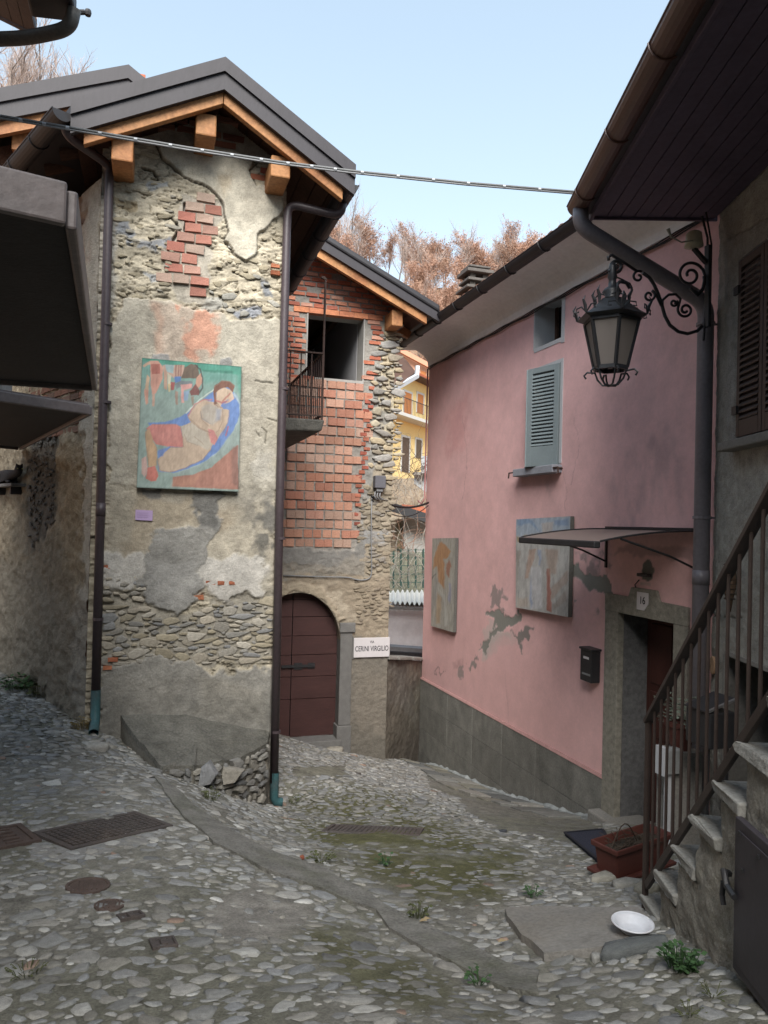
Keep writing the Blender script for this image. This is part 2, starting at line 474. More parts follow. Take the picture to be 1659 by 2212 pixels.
# things set into the street keep the cobbles out
HOLES = [STRIP, PAVE, SLAB,
         [(88, 1793), (312, 1748), (362, 1788), (128, 1845)], [(-10, 1790), (55, 1782), (82, 1818), (-10, 1845)],
         [(715, 1788), (740, 1778), (895, 1790), (890, 1820), (735, 1818)], [(625, 1656), (745, 1652), (750, 1674), (640, 1678)],
         [(148, 1905), (190, 1892), (235, 1898), (210, 1925), (150, 1930)], [(205, 1948), (262, 1940), (262, 1962), (215, 1965)],
         [(248, 1975), (300, 1966), (318, 1978), (270, 1995)], [(318, 2030), (378, 2018), (382, 2040), (328, 2058)],
         [(1218, 1798), (1300, 1795), (1300, 1862), (1262, 1850)], [(1280, 1795), (1460, 1795), (1460, 1860), (1330, 1905), (1282, 1870)],
         [(255, 1540), (420, 1530), (585, 1580), (590, 1740), (470, 1710), (345, 1668), (300, 1640)]]
def lay_cobbles():
    st = .02
    gx = np.arange(-3.2, 4.62, st); gy = np.arange(.6, 12.62, st)
    A, B = np.meshgrid(gx, gy); sh = A.shape; A = A.ravel(); B = B.ravel()
    Zg = np.concatenate([gz(A[i:i + 20000], B[i:i + 20000]) for i in range(0, len(A), 20000)])
    px, py = proj(np.stack([A, B, Zg], 1))
    okm = (px > -60) & (px < 1720) & (py < 2330) & (py > 1380) & (A < 4.5) & ~((A > 1.75) & (B > 12.0))
    okm &= ~((B > 7.13) & (A < 1.2) & ((A - S1.o.x) > -.458 * (B - 7.18) - .03))
    okm &= ~((B > 10.7) & (A < 3.5))
    for h in HOLES: okm &= sdf(px, py, h) > 0
    k = 1 - sstep(sdf(px + 20 * (fbm(A * 4, B * 4, 3, 5) - .5), py, GRAVEL), -35, 10)
    mo = 1 - sstep(sdf(px + 30 * (fbm(A * 4, B * 4, 3, 7) - .5), py, MOSS), -40, 25)
    pr = okm * (1 - .93 * k) * (1 - .35 * mo) * (.80 + .20 * sstep(fbm(A * 1.7, B * 1.7, 3, 77), .34, .5))
    pr = pr.reshape(sh)
    def ok(x, y):
        return random.random() < pr[min(sh[0] - 1, int((y - .6) / st)), min(sh[1] - 1, int((x + 3.2) / st))]
    sizes = [(.074, .041), (.054, .031), (.039, .0225), (.027, .0155), (.018, .0105)]
    E = darts([900, 5500, 15000, 36000, 40000], -3.2, 4.6, .6, 12.6, sizes, ok, rot=.35, seed=3, gap=.74)
    items = []
    X = np.array([e[0] for e in E]); Y = np.array([e[1] for e in E]); Z = gz(X, Y)
    e_ = .05
    GX = (gz(X + e_, Y) - gz(X - e_, Y)) / (2 * e_); GY = (gz(X, Y + e_) - gz(X, Y - e_)) / (2 * e_)
    r = random.Random(5)
    px, py = proj(np.stack([X, Y, Z], 1))
    mo = np.maximum(1 - sstep(sdf(px, py, MOSS), -40, 25), 1 - sstep(sdf(px, py, MOSS2), -30, 20))
    for k, (x, y, a, b, t) in enumerate(E):
        n = Vector((-GX[k], -GY[k], 1)) + Vector((r.gauss(0, .10), r.gauss(0, .10), 0)); n.normalize()
        ax = Vector((math.cos(t - .12), math.sin(t - .12), 0)); ax = (ax - n * ax.dot(n)).normalized(); ay = n.cross(ax)
        c = pick(PALG, r)
        if r.random() < .006: c = (.30, .2, .15)
        c = mix(c, (1 - .3 * mo[k]) * r.choice((.72, .84, .9, .95, 1.0, 1.12))); c = tuple(.78 * x + .24 * y for x, y in zip(c, (.225, .22, .19)))
        dist = math.hypot(x, y)
        hgt = b * r.uniform(.22, .46)
        items.append((a / dist * 1.0, (r.randrange(10), Vector((x, y, Z[k] - .0058 - .003 * mo[k] + (.006 if y > 6.2 else 0))), ax, ay, n, a, b * 1.08, hgt, c), -20 < px[k] < 1680 and py[k] < 2240))
    items.sort(key=lambda q: -(q[0] if q[2] else 0))
    for s, (i, loc, ax, ay, n, a, b, h, c), _ in items[:300]:
        place(stone_data('s', i, cob_obj), 'cobblestone', street, loc, ax, ay, n, a, b, h, c)
    stones_stuff([q[1] for q in items[300:]], 'small_cobbles', 's', cob_att, street)
    return len(items)
NC = lay_cobbles()

conc_m = M('concrete', (.22, .215, .195), rough=.95, var=.45, scale=7, bump=.9, bscale=60, col2=(.12, .125, .085), c2scale=3.2, c2amt=.75)
conc_l = M('concrete_light', (.27, .26, .24), rough=.95, var=.3, scale=5, bump=.6, bscale=70, col2=(.17, .15, .12), c2scale=2.5, c2amt=.6)
iron = M('cast_iron', (.075, .065, .062), rough=.55, var=.4, scale=14, bump=.3, bscale=120, spec=.5, col2=(.10, .075, .06), c2amt=.5)
iron_red = M('cast_iron_rusty', (.095, .070, .060), rough=.7, var=.35, scale=12, bump=.3, bscale=120)

def ground_sheet(name, poly, top, mat, sub=1, bumpy=.012, kind='structure', label=None, parent=None, seed=2):
    """a slab lying on the ground: outline in photo points, draped on the slope, with its own thickness"""
    W = [ghit(a, b) for a, b in poly]
    r = random.Random(seed)
    # refine outline
    R = []
    for p, q in zip(W, W[1:] + W[:1]):
        k = max(1, int((q - p).length / .12))
        for t in range(k):
            x = p.lerp(q, t / k); R.append(Vector((x.x + r.gauss(0, bumpy), x.y + r.gauss(0, bumpy), 0)))
    import mathutils.geometry as mg
    x0 = min(p.x for p in R); x1 = max(p.x for p in R); y0 = min(p.y for p in R); y1 = max(p.y for p in R)
    pts = [(p.x, p.y) for p in R]
    inn = []
    gx = np.arange(x0, x1, .09); gy = np.arange(y0, y1, .09)
    A, B = np.meshgrid(gx, gy); A = A.ravel() + .02 * rng.standard_normal(A.size); B = B.ravel() + .02 * rng.standard_normal(B.size)
    s = sdf(A, B, pts)
    inn = [(a, b) for a, b, d in zip(A, B, s) if d < -.04]
    allp = [Vector(p) for p in pts + inn]
    n = len(pts)
    v2, e2, f2, _, _, _ = mg.delaunay_2d_cdt(allp, [], [list(range(n))], 1, 1e-5)
    X = np.array([v.x for v in v2]); Y = np.array([v.y for v in v2]); Z = gz(X, Y)
    V = [(x, y, z + top + .008 * (fbm(np.array([x * 6]), np.array([y * 6]), 3, 4)[0] - .5)) for x, y, z in zip(X, Y, Z)]
    m = MB(); m.add(V, [tuple(f) for f in f2])
    # skirt along the border edges
    cnt = {}
    for f in f2:
        for i in range(len(f)):
            e = (f[i], f[(i + 1) % len(f)]); cnt[e] = 1
    V3 = []; F3 = []
    for (a, b) in list(cnt):
        if (b, a) not in cnt:
            k = len(V3); V3 += [V[a], V[b], (V[b][0], V[b][1], V[b][2] - .14), (V[a][0], V[a][1], V[a][2] - .14)]; F3.append((k + 3, k + 2, k + 1, k))
    m.add(V3, F3)
    o = m.build(name, mat, parent, smooth=False)
    if kind: o['kind'] = kind
    if label: o['label'] = label
    return o
ground_sheet('concrete_kerb_strip', STRIP, .012, conc_m, label='worn concrete strip running diagonally through the cobbles', seed=4)
ground_sheet('concrete_slab', SLAB, .03, conc_l, label='flat concrete slab at the foot of the stone stairs', seed=6)
ground_sheet('mortar_bed', [(75, 1790), (180, 1735), (330, 1740), (372, 1790), (300, 1830), (130, 1860), (60, 1850)], -.006, M('mortar', (.26, .255, .24), rough=.95, var=.3, scale=8, bump=.5, bscale=60), label='smooth mortar round the iron covers', seed=8)

# flagstones along the pink wall
flag_m = M('flagstone', (.2, .2, .2), rough=.85, var=.3, scale=4, bump=.5, bscale=40, src='obj')
bed_m = conc_m
def flags():
    base = ground_sheet('stone_pavement', PAVE, -.008, conc_m, seed=9)
    base['label'] = 'grey flagstone strip along the foot of the pink wall'
    r = random.Random(12)
    y = 6.95
    while y < 12.1:
        ln = r.uniform(.30, .52)
        wmax = .42 + .35 * math.sin(min(1, max(0, (y - 6.9) / 3.2)) * 2.6)
        xs = [4.50, 4.50 - wmax * r.uniform(.45, .6), 4.50 - wmax]
        for k in range(2):
            if wmax < .55 and k == 1: continue
            xa, xb = xs[k + 1] + .016, xs[k] - .016
            if wmax < .55: xa = xs[2]
            c = [(xa, y + .01 + r.uniform(0, .02)), (xb, y + .01), (xb, y + ln - .015), (xa, y + ln - .015 - r.uniform(0, .03))]
            zs = gz([p[0] for p in c], [p[1] for p in c])
            cx = sum(p[0] for p in c) / 4; cy = sum(p[1] for p in c) / 4; cz = float(np.mean(zs))
            m = MB(); tz = .018 + r.uniform(-.004, .014); sk = r.uniform(.05, .16)
            c = [(p[0], p[1] - sk * (4.5 - p[0])) for p in c]; zs = gz([p[0] for p in c], [p[1] for p in c])
            m.hexa([(p[0] - cx, p[1] - cy, z - .1 - cz) for p, z in zip(c, zs)] + [(p[0] - cx, p[1] - cy, z + tz + r.uniform(-.005, .005) - cz) for p, z in zip(c, zs)])
            o = m.build('flagstone', flag_m, base, local=True, bevel=.008)
            o.location = (cx, cy, cz); o.color = (*pick([(.21, .21, .195), (.27, .26, .235), (.17, .175, .17), (.24, .23, .19)], r), 1)
        y += ln
flags()

# iron covers -------------------------------------------------------------
def on_ground(poly, lift):
    out = []
    for a, b in poly:
        p = ghit(a, b); out.append(Vector((p.x, p.y, p.z + lift)))
    return out
def plate_basis(q):
    c = sum(q, Vector()) / 4; u = ((q[1] - q[0]) + (q[2] - q[3])).normalized(); v = ((q[3] - q[0]) + (q[2] - q[1])); v = (v - u * v.dot(u)).normalized(); n = u.cross(v)
    if n.z < 0: n = -n
    L = ((q[1] - q[0]).length + (q[2] - q[3]).length) / 2; Wd = ((q[3] - q[0]).length + (q[2] - q[1]).length) / 2
    return c, u, v, n, L, Wd
def cover(poly, label, mat, pattern, name='manhole_cover', lift=.0, group=None, cat='manhole cover'):
    q = on_ground(poly, lift); c, u, v, n, L, Wd = plate_basis(q)
    root = empty(name, c, label, cat, group)
    def P(a, b, h): return c + u * a + v * b + n * h
    def bx(m, a0, a1, b0, b1, h0, h1): m.hexa([P(a0, b0, h0), P(a1, b0, h0), P(a1, b1, h0), P(a0, b1, h0), P(a0, b0, h1), P(a1, b0, h1), P(a1, b1, h1), P(a0, b1, h1)])
    hl, hw = L / 2, Wd / 2; f = min(.035, hw * .18)
    m = MB(); bx(m, -hl + f, hl - f, -hw + f, hw - f, -.04, .0); m.build('plate', mat, root)
    m = MB()
    for (a0, a1, b0, b1) in ((-hl, hl, -hw, -hw + f), (-hl, hl, hw - f, hw), (-hl, -hl + f, -hw + f, hw - f), (hl - f, hl, -hw + f, hw - f)):
        bx(m, a0, a1, b0, b1, -.05, .008)
    m.build('frame', mat, root)
    if pattern == 'check':
        m = MB(); na = max(8, int(L / .042)); nb = max(5, int(Wd / .042))
        da = (L - 2.6 * f) / na; db = (Wd - 2.6 * f) / nb
        for i in range(na):
            for j in range(nb):
                a = -hl + 1.3 * f + da * (i + .5); b = -hw + 1.3 * f + db * (j + .5); s = .36
                bx(m, a - da * s, a + da * s, b - db * s, b + db * s, -.001, .009)
        m.build('raised_pattern', mat, root, kind='stuff')
    elif pattern == 'slots':
        for k in range(5):
            b = -hw + Wd * (k + 1) / 6
            m = MB(); bx(m, -hl + 2.5 * f, hl - 2.5 * f, b - .012, b + .012, -.002, .008); m.build('rib', mat, root)
    elif pattern == 'lid':
        m = MB(); bx(m, -.025, .025, -.012, .012, 0, .010); m.build('lid_grip', mat, root)
    return root
cover([(95, 1796), (307, 1752), (357, 1787), (127, 1842)], 'large rectangular iron cover with a chequered tread in the foreground cobbles', iron, 'check')
cover([(-40, 1792), (52, 1782), (80, 1815), (-30, 1842)], 'red brown iron drain grate at the left edge of the street', iron_red, 'slots', 'drain_grate', cat='drain grate')
cover([(722, 1818 - 32), (742, 1780), (893, 1792), (885, 1818)], 'dark iron cover in the mossy cobbles of the lower street', iron, 'check')
cover([(632, 1674), (638, 1658), (742, 1656), (748, 1672)], 'plain iron cover near the arched door', iron, 'lid')
cover([(290, 1983), (310, 1990), (360, 1975), (342, 1966)][::-1] if False else [(262, 1990), (250, 1978), (302, 1969), (314, 1979)], 'tiny grey iron box lid between two pale cobbles', iron, 'lid', 'valve_cover', cat='valve cover')
cover([(335, 2056), (322, 2034), (374, 2022), (380, 2040)], 'tiny square iron lid nearest the camera among the cobbles', iron, 'lid', 'valve_cover', cat='valve cover')
def round_cover(px, py, r, label):
    p = ghit(px, py); n = gnorm(p.x, p.y)
    root = empty('valve_cover', p + Vector((0, 0, -.004)), label, 'valve cover')
    m = MB(); m.lathe([(r, -.04), (r, .006), (r * .86, .008), (r * .84, .002), (.001, .003)], (0, 0, 0), 20)
    o = m.build('plate', iron_red, root, local=True, bevel=0); o.rotation_mode = 'QUATERNION'; o.rotation_quaternion = Vector((0, 0, 1)).rotation_difference(n)
    m = MB()
    for k in range(5): m.box(-.05 + .022 * k, -.042 + .022 * k, -r * .6, r * .6, .002, .009)
    o2 = m.build('ribs', iron_red, root, local=True, kind='stuff'); o2.rotation_mode = 'QUATERNION'; o2.rotation_quaternion = o.rotation_quaternion
round_cover(190, 1912, .10, 'larger of two round rusty lids in the foreground cobbles')
round_cover(236, 1954, .065, 'smaller of two round rusty lids in the foreground cobbles')

# ------------------------------------------------------------------ shared materials
pipe_m = M('pipe_brown', (.062, .047, .052), rough=.45, var=.25, scale=5, bump=.05, spec=.5)
pipe_teal = M('pipe_teal', (.045, .115, .125), rough=.5, var=.3, scale=8, bump=.08, col2=(.06, .05, .05), c2scale=6, c2amt=.6)
fascia_m = M('fascia_metal', (.026, .023, .028), rough=.6, var=.22, scale=3, bump=.06, spec=.5, stretch=(1, 1, .3))
dark_metal = M('gutter_metal', (.020, .019, .022), rough=.55, var=.2, scale=5, bump=.05, spec=.5)
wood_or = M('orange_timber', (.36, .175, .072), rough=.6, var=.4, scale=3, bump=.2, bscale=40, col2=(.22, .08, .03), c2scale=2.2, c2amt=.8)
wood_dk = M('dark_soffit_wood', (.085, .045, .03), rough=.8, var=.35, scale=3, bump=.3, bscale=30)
tile_m = M('red_tile', (.40, .12, .06), rough=.8, var=.3, scale=10, bump=.3)
wall_att = M('old_plaster', (.3, .3, .3), rough=.95, var=.30, scale=9, bump=.55, bscale=38, src='attr')
wall_rough = M('old_rough_plaster', (.3, .3, .3), rough=.97, var=.38, scale=11, bump=1.0, bscale=42, src='attr')
wstone = M('wall_stone', (.3, .3, .3), rough=.9, var=.35, scale=2.2, bump=.6, bscale=5, src='obj')
wstone_a = M('wall_stone_small', (.3, .3, .3), rough=.9, var=.3, scale=18, bump=.6, bscale=60, src='attr')
brick_m = M('brick', (.3, .3, .3), rough=.9, var=.35, scale=12, bump=.6, bscale=60, src='obj')
plain_m = M('grey_render', (.22, .21, .19), rough=.95, var=.25, scale=4, bump=.5, bscale=60)
black_m = M('black_iron', (.022, .022, .024), rough=.5, var=.3, scale=9, bump=.1, spec=.5)
PALW = [(.36, .32, .24), (.40, .36, .29), (.31, .29, .25), (.27, .27, .265), (.34, .30, .22), (.42, .39, .33), (.29, .28, .255)]
PALB = [(.40, .125, .075), (.34, .10, .065), (.46, .17, .10), (.28, .085, .06), (.44, .20, .14)]

def c1(pts): return [(x * .5, y * .5) for x, y in pts]                      # outlines noted on enlarged views
def c3(pts): return [(x * .5, y * .5 + 734) for x, y in pts]

class Paint:
    """real stains, renders and mortar patches of a wall, each with its own outline"""
    def __init__(s, px, py, base, A, Z):
        s.px, s.py = px, py; s.A, s.Z = A, Z
        s.c = np.empty((len(px), 3)); s.c[:] = base; s.h = np.zeros(len(px))
        s.wx = px + 16 * (fbm(A * 9, Z * 9, 4, 1) - .5) * 2; s.wy = py + 16 * (fbm(A * 9, Z * 9, 4, 2) - .5) * 2
        s.n = fbm(A * 5, Z * 5, 5, 40)
    def patch(s, poly, col, k=1.0, soft=4, rag=1.0, h=None, seed=None):
        x = s.px + (s.wx - s.px) * rag; y = s.py + (s.wy - s.py) * rag
        m = k * (1 - sstep(sdf(x, y, poly), -soft, soft))
        if seed is not None: m = m * sstep(fbm(s.A * 7, s.Z * 7, 4, seed), .36, .56)
        m1 = m[:, None]; s.c = s.c * (1 - m1) + np.array(col) * m1
        if h is not None: s.h = s.h * (1 - m) + h * m
        return m
    def streak(s, pts, r, col, k=1.0):
        m = k * (1 - sstep(dpolyline(s.wx, s.wy, pts), r * .4, r)); m1 = m[:, None]; s.c = s.c * (1 - m1) + np.array(col) * m1
    def crack(s, pts, r, depth, k=.7):
        m = 1 - sstep(dpolyline(s.px + (s.wx - s.px) * .3, s.py + (s.wy - s.py) * .3, pts), r * .4, r)
        s.h -= depth * m; s.c *= (1 - k * m)[:, None]
    def vary(s, amt, f=2.0, seed=60):
        s.c *= (1 - amt + 2 * amt * fbm(s.A * f, s.Z * f, 5, seed))[:, None]

def wall_stones(fr, zones, root, name, cap, seed, kind='r', stuff_name='small_stones', off=.004):
    """zones: (photo outline, sizes, counts, palette, proud)"""
    r = random.Random(seed); items = []
    usgn = 1 if fr.u.cross(Vector((0, 0, 1))).dot(fr.n) > 0 else -1
    for zi, (poly, sizes, cnt, pal, proud) in enumerate(zones):
        q = [fr.at(a, b) for a, b in poly]
        x0 = min(p[0] for p in q); x1 = max(p[0] for p in q); y0 = min(p[1] for p in q); y1 = max(p[1] for p in q)
        ok = lambda x, y: inpoly(x, y, q)
        for (x, y, a, b, t) in darts(cnt, x0, x1, y0, y1, sizes, ok, rot=.12, seed=seed + zi, gap=.85):
            ax = fr.u * (usgn * math.cos(t)) + Vector((0, 0, math.sin(t))); ay = fr.n.cross(ax)
            c = pick(pal, r)
            items.append((a * b, (r.randrange(10), fr.w(x, y, off), ax, ay, fr.n, a, b, proud * r.uniform(.6, 1.4), c)))
    items.sort(key=lambda q: -q[0])
    for _, (i, loc, ax, ay, n, a, b, h, c) in items[:cap]:
        place(stone_data(kind, i, wstone), name, root, loc, ax, ay, n, a, b, h, c)
    if len(items) > cap: stones_stuff([q[1] for q in items[cap:]], stuff_name, kind, wstone_a, root)

_bd = {}
def brick_data(i, hollow=False):
    key = (i, hollow)
    if key in _bd: return _bd[key]
    r = random.Random(100 + i + 50 * hollow); j = lambda s=.03: r.uniform(-s, s)
    m = MB()
    if not hollow:
        m.hexa([(-.5 + j(), -.5 + j(.06), -.8), (.5 + j(), -.5 + j(.06), -.8), (.5 + j(), .5 + j(.06), -.8), (-.5 + j(), .5 + j(.06), -.8),
                (-.48 + j(), -.46 + j(.06), .2 + j(.1)), (.48 + j(), -.46 + j(.06), .2 + j(.1)), (.48 + j(), .46 + j(.06), .2 + j(.1)), (-.48 + j(), .46 + j(.06), .2 + j(.1))])
    else:
        for a, b in ((-.5, -.016), (.016, .5)):
            m.hexa([(a, -.5, -.8), (b, -.5, -.8), (b, .5, -.8), (a, .5, -.8), (a + .012, -.47 + j(.02), .2), (b - .012, -.47 + j(.02), .2), (b - .012, .47 + j(.02), .2), (a + .012, .47 + j(.02), .2)])
        m.box(-.03, .03, -.48, .48, -.8, -.02)
    me = bpy.data.meshes.new('brick'); me.from_pydata(m.v, [], m.f); me.materials.append(brick_m); _bd[key] = me
    return me
def lay_bricks(fr, polys, root, name, bw, bh, jw, jh, proud, pal, hollow=False, z_ref=0.0, s_ref=0.0, miss=0.0, seed=1, holes=(), cap=300, pj=.006):
    r = random.Random(seed); usgn = 1 if fr.u.cross(Vector((0, 0, 1))).dot(fr.n) > 0 else -1
    Q = [[fr.at(a, b) for a, b in p] for p in polys]; H = [[fr.at(a, b) for a, b in p] for p in holes]
    x0 = min(p[0] for q in Q for p in q); x1 = max(p[0] for q in Q for p in q); y0 = min(p[1] for q in Q for p in q); y1 = max(p[1] for q in Q for p in q)
    j0 = int((y0 - z_ref) / (bh + jh)) - 1; n = 0
    for j in range(j0, int((y1 - z_ref) / (bh + jh)) + 2):
        z = z_ref + j * (bh + jh) + bh / 2 + r.uniform(-.1, .1) * jh
        s = s_ref + (j % 2) * (bw + jw) / 2 + r.uniform(-.08, .08) * bw - (bw + jw) * (int((s_ref - x0) / (bw + jw)) + 2)
        while s < x1 + bw:
            L = bw * r.uniform(.86, 1.05) if not hollow else bw
            c = s + L / 2; s += L + jw
            if not any(inpoly(c, z, q) for q in Q) or any(inpoly(c, z, h) or inpoly(c - L * .4, z, h) or inpoly(c + L * .4, z, h) for h in H): continue
            if r.random() < miss or n >= cap: continue
            t = r.gauss(0, .012)
            ax = fr.u * (usgn * math.cos(t)) + Vector((0, 0, math.sin(t))); ay = fr.n.cross(ax)
            place(brick_data(r.randrange(6), hollow), name, root, fr.w(c, z, r.uniform(-pj, pj)), ax, ay, fr.n, L, bh * r.uniform(.92, 1.06), proud * 2, pick(pal, r)); n += 1
    return n

# ------------------------------------------------------------------ the stone house (front F1, alley side S1)
stone_house = empty('stone_house', (0.4, 7.18, -1.0), 'tall narrow stone house with peeling plaster and a gable roof on orange beams', 'house')
ZT = lambda s: 4.07 + EYE - .20 - np.where(s > .5, .62, .50) * np.abs(s - .50)      # underside of the roof over the front wall
sL = F1.at(203, 1000)[0]; sR = F1.at(607, 900)[0]
YF = 6.62                                                 # plane of the gable fascia

PL_UP = c1([(675, 625), (800, 640), (1000, 650), (1100, 690), (1075, 740), (1110, 800), (1160, 800), (1215, 840), (1225, 900), (1180, 950), (1140, 1000), (1110, 1020), (1100, 1110), (1055, 1135), (1010, 1100), (985, 1050), (970, 1040), (985, 1000), (970, 960), (960, 880), (930, 830), (880, 800), (800, 775), (740, 720), (700, 680)])
PL_MID = c1([(470, 1440), (530, 1300), (720, 1295), (830, 1340), (950, 1360), (1000, 1385), (1130, 1380), (1220, 1390)]) + c3([(1210, 640), (1100, 690), (900, 640), (470, 640)])
BR_A = c1([(795, 845), (900, 840), (965, 870), (970, 955), (910, 1000), (910, 1100), (890, 1180), (890, 1310), (790, 1290), (705, 1230), (705, 1090), (760, 1060), (780, 1000), (750, 950)])
def paint_f1(px, py, A, Z):
    p = Paint(px, py, (.40, .352, .255), A, Z)
    # rubble: horizontally bedded lumps and hollow joints
    ridge = fbm(A * 5, Z * 15, 4, 11); fine = fbm(A * 16, Z * 40, 3, 12)
    p.h = .040 * (ridge - .5) + .020 * (fine - .5)
    p.c *= (.80 + .40 * sstep(ridge * .6 + fine * .4, .30, .62))[:, None]
    joint = sstep(.035 - np.abs(fbm(A * 6, Z * 17, 3, 14) - .5), 0, .03); p.c *= (1 - .35 * joint)[:, None]; p.h -= .02 * joint
    p.patch(c1([(560, 470), (920, 380), (1200, 700), (1100, 690), (1000, 650), (680, 625), (600, 640)]), (.29, .275, .25), .8, 6, h=.0)
    p.patch(c1([(380, 640), (500, 700), (500, 1300), (390, 1469)]), (.36, .345, .31), .7, 5)
    for q, cc in (([(630, 780), (720, 785), (730, 815), (640, 820)], (.30, .32, .33)), ([(500, 950), (550, 965), (590, 1020), (560, 1050), (500, 1010)], (.24, .26, .29)),
                  ([(600, 1030), (740, 1040), (750, 1070), (670, 1080), (600, 1055)], (.2, .215, .24)), ([(620, 1170), (690, 1180), (710, 1220), (660, 1230)], (.36, .38, .39)),
                  ([(1120, 1190), (1160, 1210), (1180, 1280), (1130, 1270)], (.2, .22, .25)), ([(1000, 1330), (1140, 1340), (1145, 1370), (1010, 1370)], (.24, .26, .30)),
                  ([(900, 1200), (940, 1220), (920, 1250), (880, 1230)], (.42, .37, .26)), ([(1140, 960), (1215, 970), (1215, 1050), (1140, 1040)], (.40, .35, .25)), ([(510, 860), (590, 870), (580, 910), (520, 910)], (.36, .28, .16))):
        p.patch(c1(q), cc, .9, 3)
    p.patch(c1([(870, 1290), (940, 1290), (960, 1340), (880, 1350)]), (.33, .33, .30), .8, 3)
    p.patch(BR_A, (.37, .335, .27), 1, 4, 1.2, h=-.008)
    # smooth plaster fields
    p.patch(PL_UP, (.46, .425, .335), 1, 1.6, .35, h=.034)
    p.patch(c1([(930, 760), (1010, 760), (1000, 830), (960, 850)]), (.36, .29, .19), .7, 12)
    p.patch(c1([(780, 640), (900, 650), (880, 720), (800, 700)]), (.36, .34, .29), .7, 10)
    p.patch(c1([(1050, 820), (1200, 850), (1180, 930), (1060, 980)]), (.38, .345, .27), .5, 14)
    p.patch(PL_MID, (.42, .385, .305), 1, 3, .9, h=.022)
    p.patch(c1([(500, 1390), (700, 1310), (740, 1469), (480, 1600)]), (.33, .30, .235), .8, 16)
    p.patch(c1([(670, 1300), (940, 1360), (940, 1540), (850, 1580), (680, 1560)]), (.44, .33, .25), .65, 12)
    p.patch(c1([(755, 1310), (830, 1340), (945, 1360), (940, 1440), (930, 1560), (850, 1590), (800, 1560), (770, 1420)]), (.52, .235, .145), .85, 5, 1.3, seed=71)
    p.patch(c1([(660, 1310), (700, 1320), (695, 1560), (670, 1560)]), (.46, .25, .16), .45, 8)
    for q in ([(470, 90), (590, 80), (600, 600), (470, 620)], [(1050, 60), (1200, 60), (1200, 560), (1040, 640)]):
        p.patch(c3(q), (.33, .295, .23), .5, 30, seed=75)
    p.patch(c3([(1080, 480), (1190, 480), (1190, 620), (1080, 600)]), (.46, .44, .39), .5, 20, seed=76)
    p.patch(c3([(1130, 340), (1190, 330), (1190, 420), (1140, 430)]), (.42, .38, .29), .6, 6)
    # lower half
    p.patch(c3([(460, 640), (1190, 640), (1190, 1100), (450, 1100)]), (.40, .365, .29), 1, 14, 1.2, h=.014)
    p.patch(c3([(470, 650), (600, 650), (840, 700), (850, 800), (700, 830), (640, 900), (560, 940), (460, 880)]), (.33, .265, .175), .7, 18, 1.3)
    p.patch(c3([(470, 640), (600, 640), (590, 720), (560, 860), (470, 900)]), (.38, .34, .26), .8, 12)
    p.patch(c3([(880, 780), (1080, 700), (1190, 720), (1190, 960), (1000, 930), (890, 940)]), (.39, .345, .26), .8, 14)
    p.patch(c3([(900, 740), (1000, 720), (1010, 800), (930, 830)]), (.33, .26, .17), .6, 14)
    p.patch(c3([(455, 930), (620, 920), (640, 1000), (600, 1060), (455, 1070)]), (.46, .44, .40), .9, 6, 1.4, h=.024)
    p.patch(c3([(870, 940), (1080, 940), (1160, 1000), (1130, 1100), (960, 1140), (870, 1060)]), (.45, .43, .39), .9, 6, 1.4, h=.024)
    p.patch(c3([(820, 655), (965, 655), (950, 760), (920, 830), (900, 900), (870, 1000), (870, 1070), (820, 1150), (780, 1200), (690, 1190), (610, 1140), (610, 1090), (630, 1000), (630, 950), (650, 880), (690, 820), (780, 815), (845, 800), (840, 740)]), (.25, .243, .22), 1, 4, 1.5, h=.026)
    p.patch(c3([(640, 960), (860, 960), (860, 1060), (810, 1160), (700, 1180), (620, 1130)]), (.31, .305, .285), .8, 14)
    p.patch(c3([(820, 655), (965, 655), (940, 760), (910, 830), (860, 780), (840, 740)]), (.155, .152, .14), .9, 5)
    p.patch(c3([(620, 640), (710, 640), (690, 680), (650, 695), (625, 680)]), (.17, .168, .155), .9, 3)
    p.patch(c3([(650, 85), (655, 62), (690, 55), (730, 66), (740, 100), (660, 105)]), (.26, .26, .25), .95, 2, .4, h=.03)
    p.patch(c3([(950, 100), (960, 85), (990, 82), (1002, 100), (990, 120), (955, 118)]), (.25, .25, .24), .95, 2, .4, h=.03)
    p.patch(c3([(1090, 800), (1190, 640), (1195, 990), (1080, 960)]), (.10, .098, .088), .85, 10, 1.8, seed=77)
    p.patch(c3([(1040, 660), (1190, 640), (1190, 800), (1060, 820)]), (.16, .155, .14), .5, 18, 1.5, seed=78)
    # bedding of the bare stone band, then cement down to the ground
    p.patch(c3([(430, 1060), (620, 1080), (620, 1150), (820, 1200), (900, 1130), (1180, 1110), (1180, 1400), (430, 1420)]), (.31, .285, .23), 1, 6, 1.3, h=-.006)
    p.patch(c3([(425, 1430), (620, 1380), (840, 1390), (880, 1440), (1190, 1420), (1190, 1900), (420, 1900)]), (.265, .255, .225), 1, 5, 1.5, h=.02)
    p.patch([(220, 1450), (400, 1470), (380, 1530), (230, 1540)], (.27, .255, .22), .6, 14)
    p.patch([(430, 1460), (560, 1480), (570, 1560), (430, 1540)], (.29, .27, .225), .7, 14)
    p.patch([(190, 1500), (600, 1500), (600, 1760), (190, 1760)], (.17, .165, .145), .5, 20)
    p.patch([(545, 1600), (600, 1600), (600, 1760), (545, 1760)], (.20, .185, .155), .9, 8)
    p.crack(c1([(675, 630), (700, 690), (740, 725), (800, 778), (880, 802), (930, 832), (962, 885), (972, 960), (985, 1000), (970, 1040), (1000, 1090), (1055, 1135)]), 2.2, .02, .65)
    p.crack(c1([(1110, 700), (1075, 740), (1110, 800)]), 2, .015)
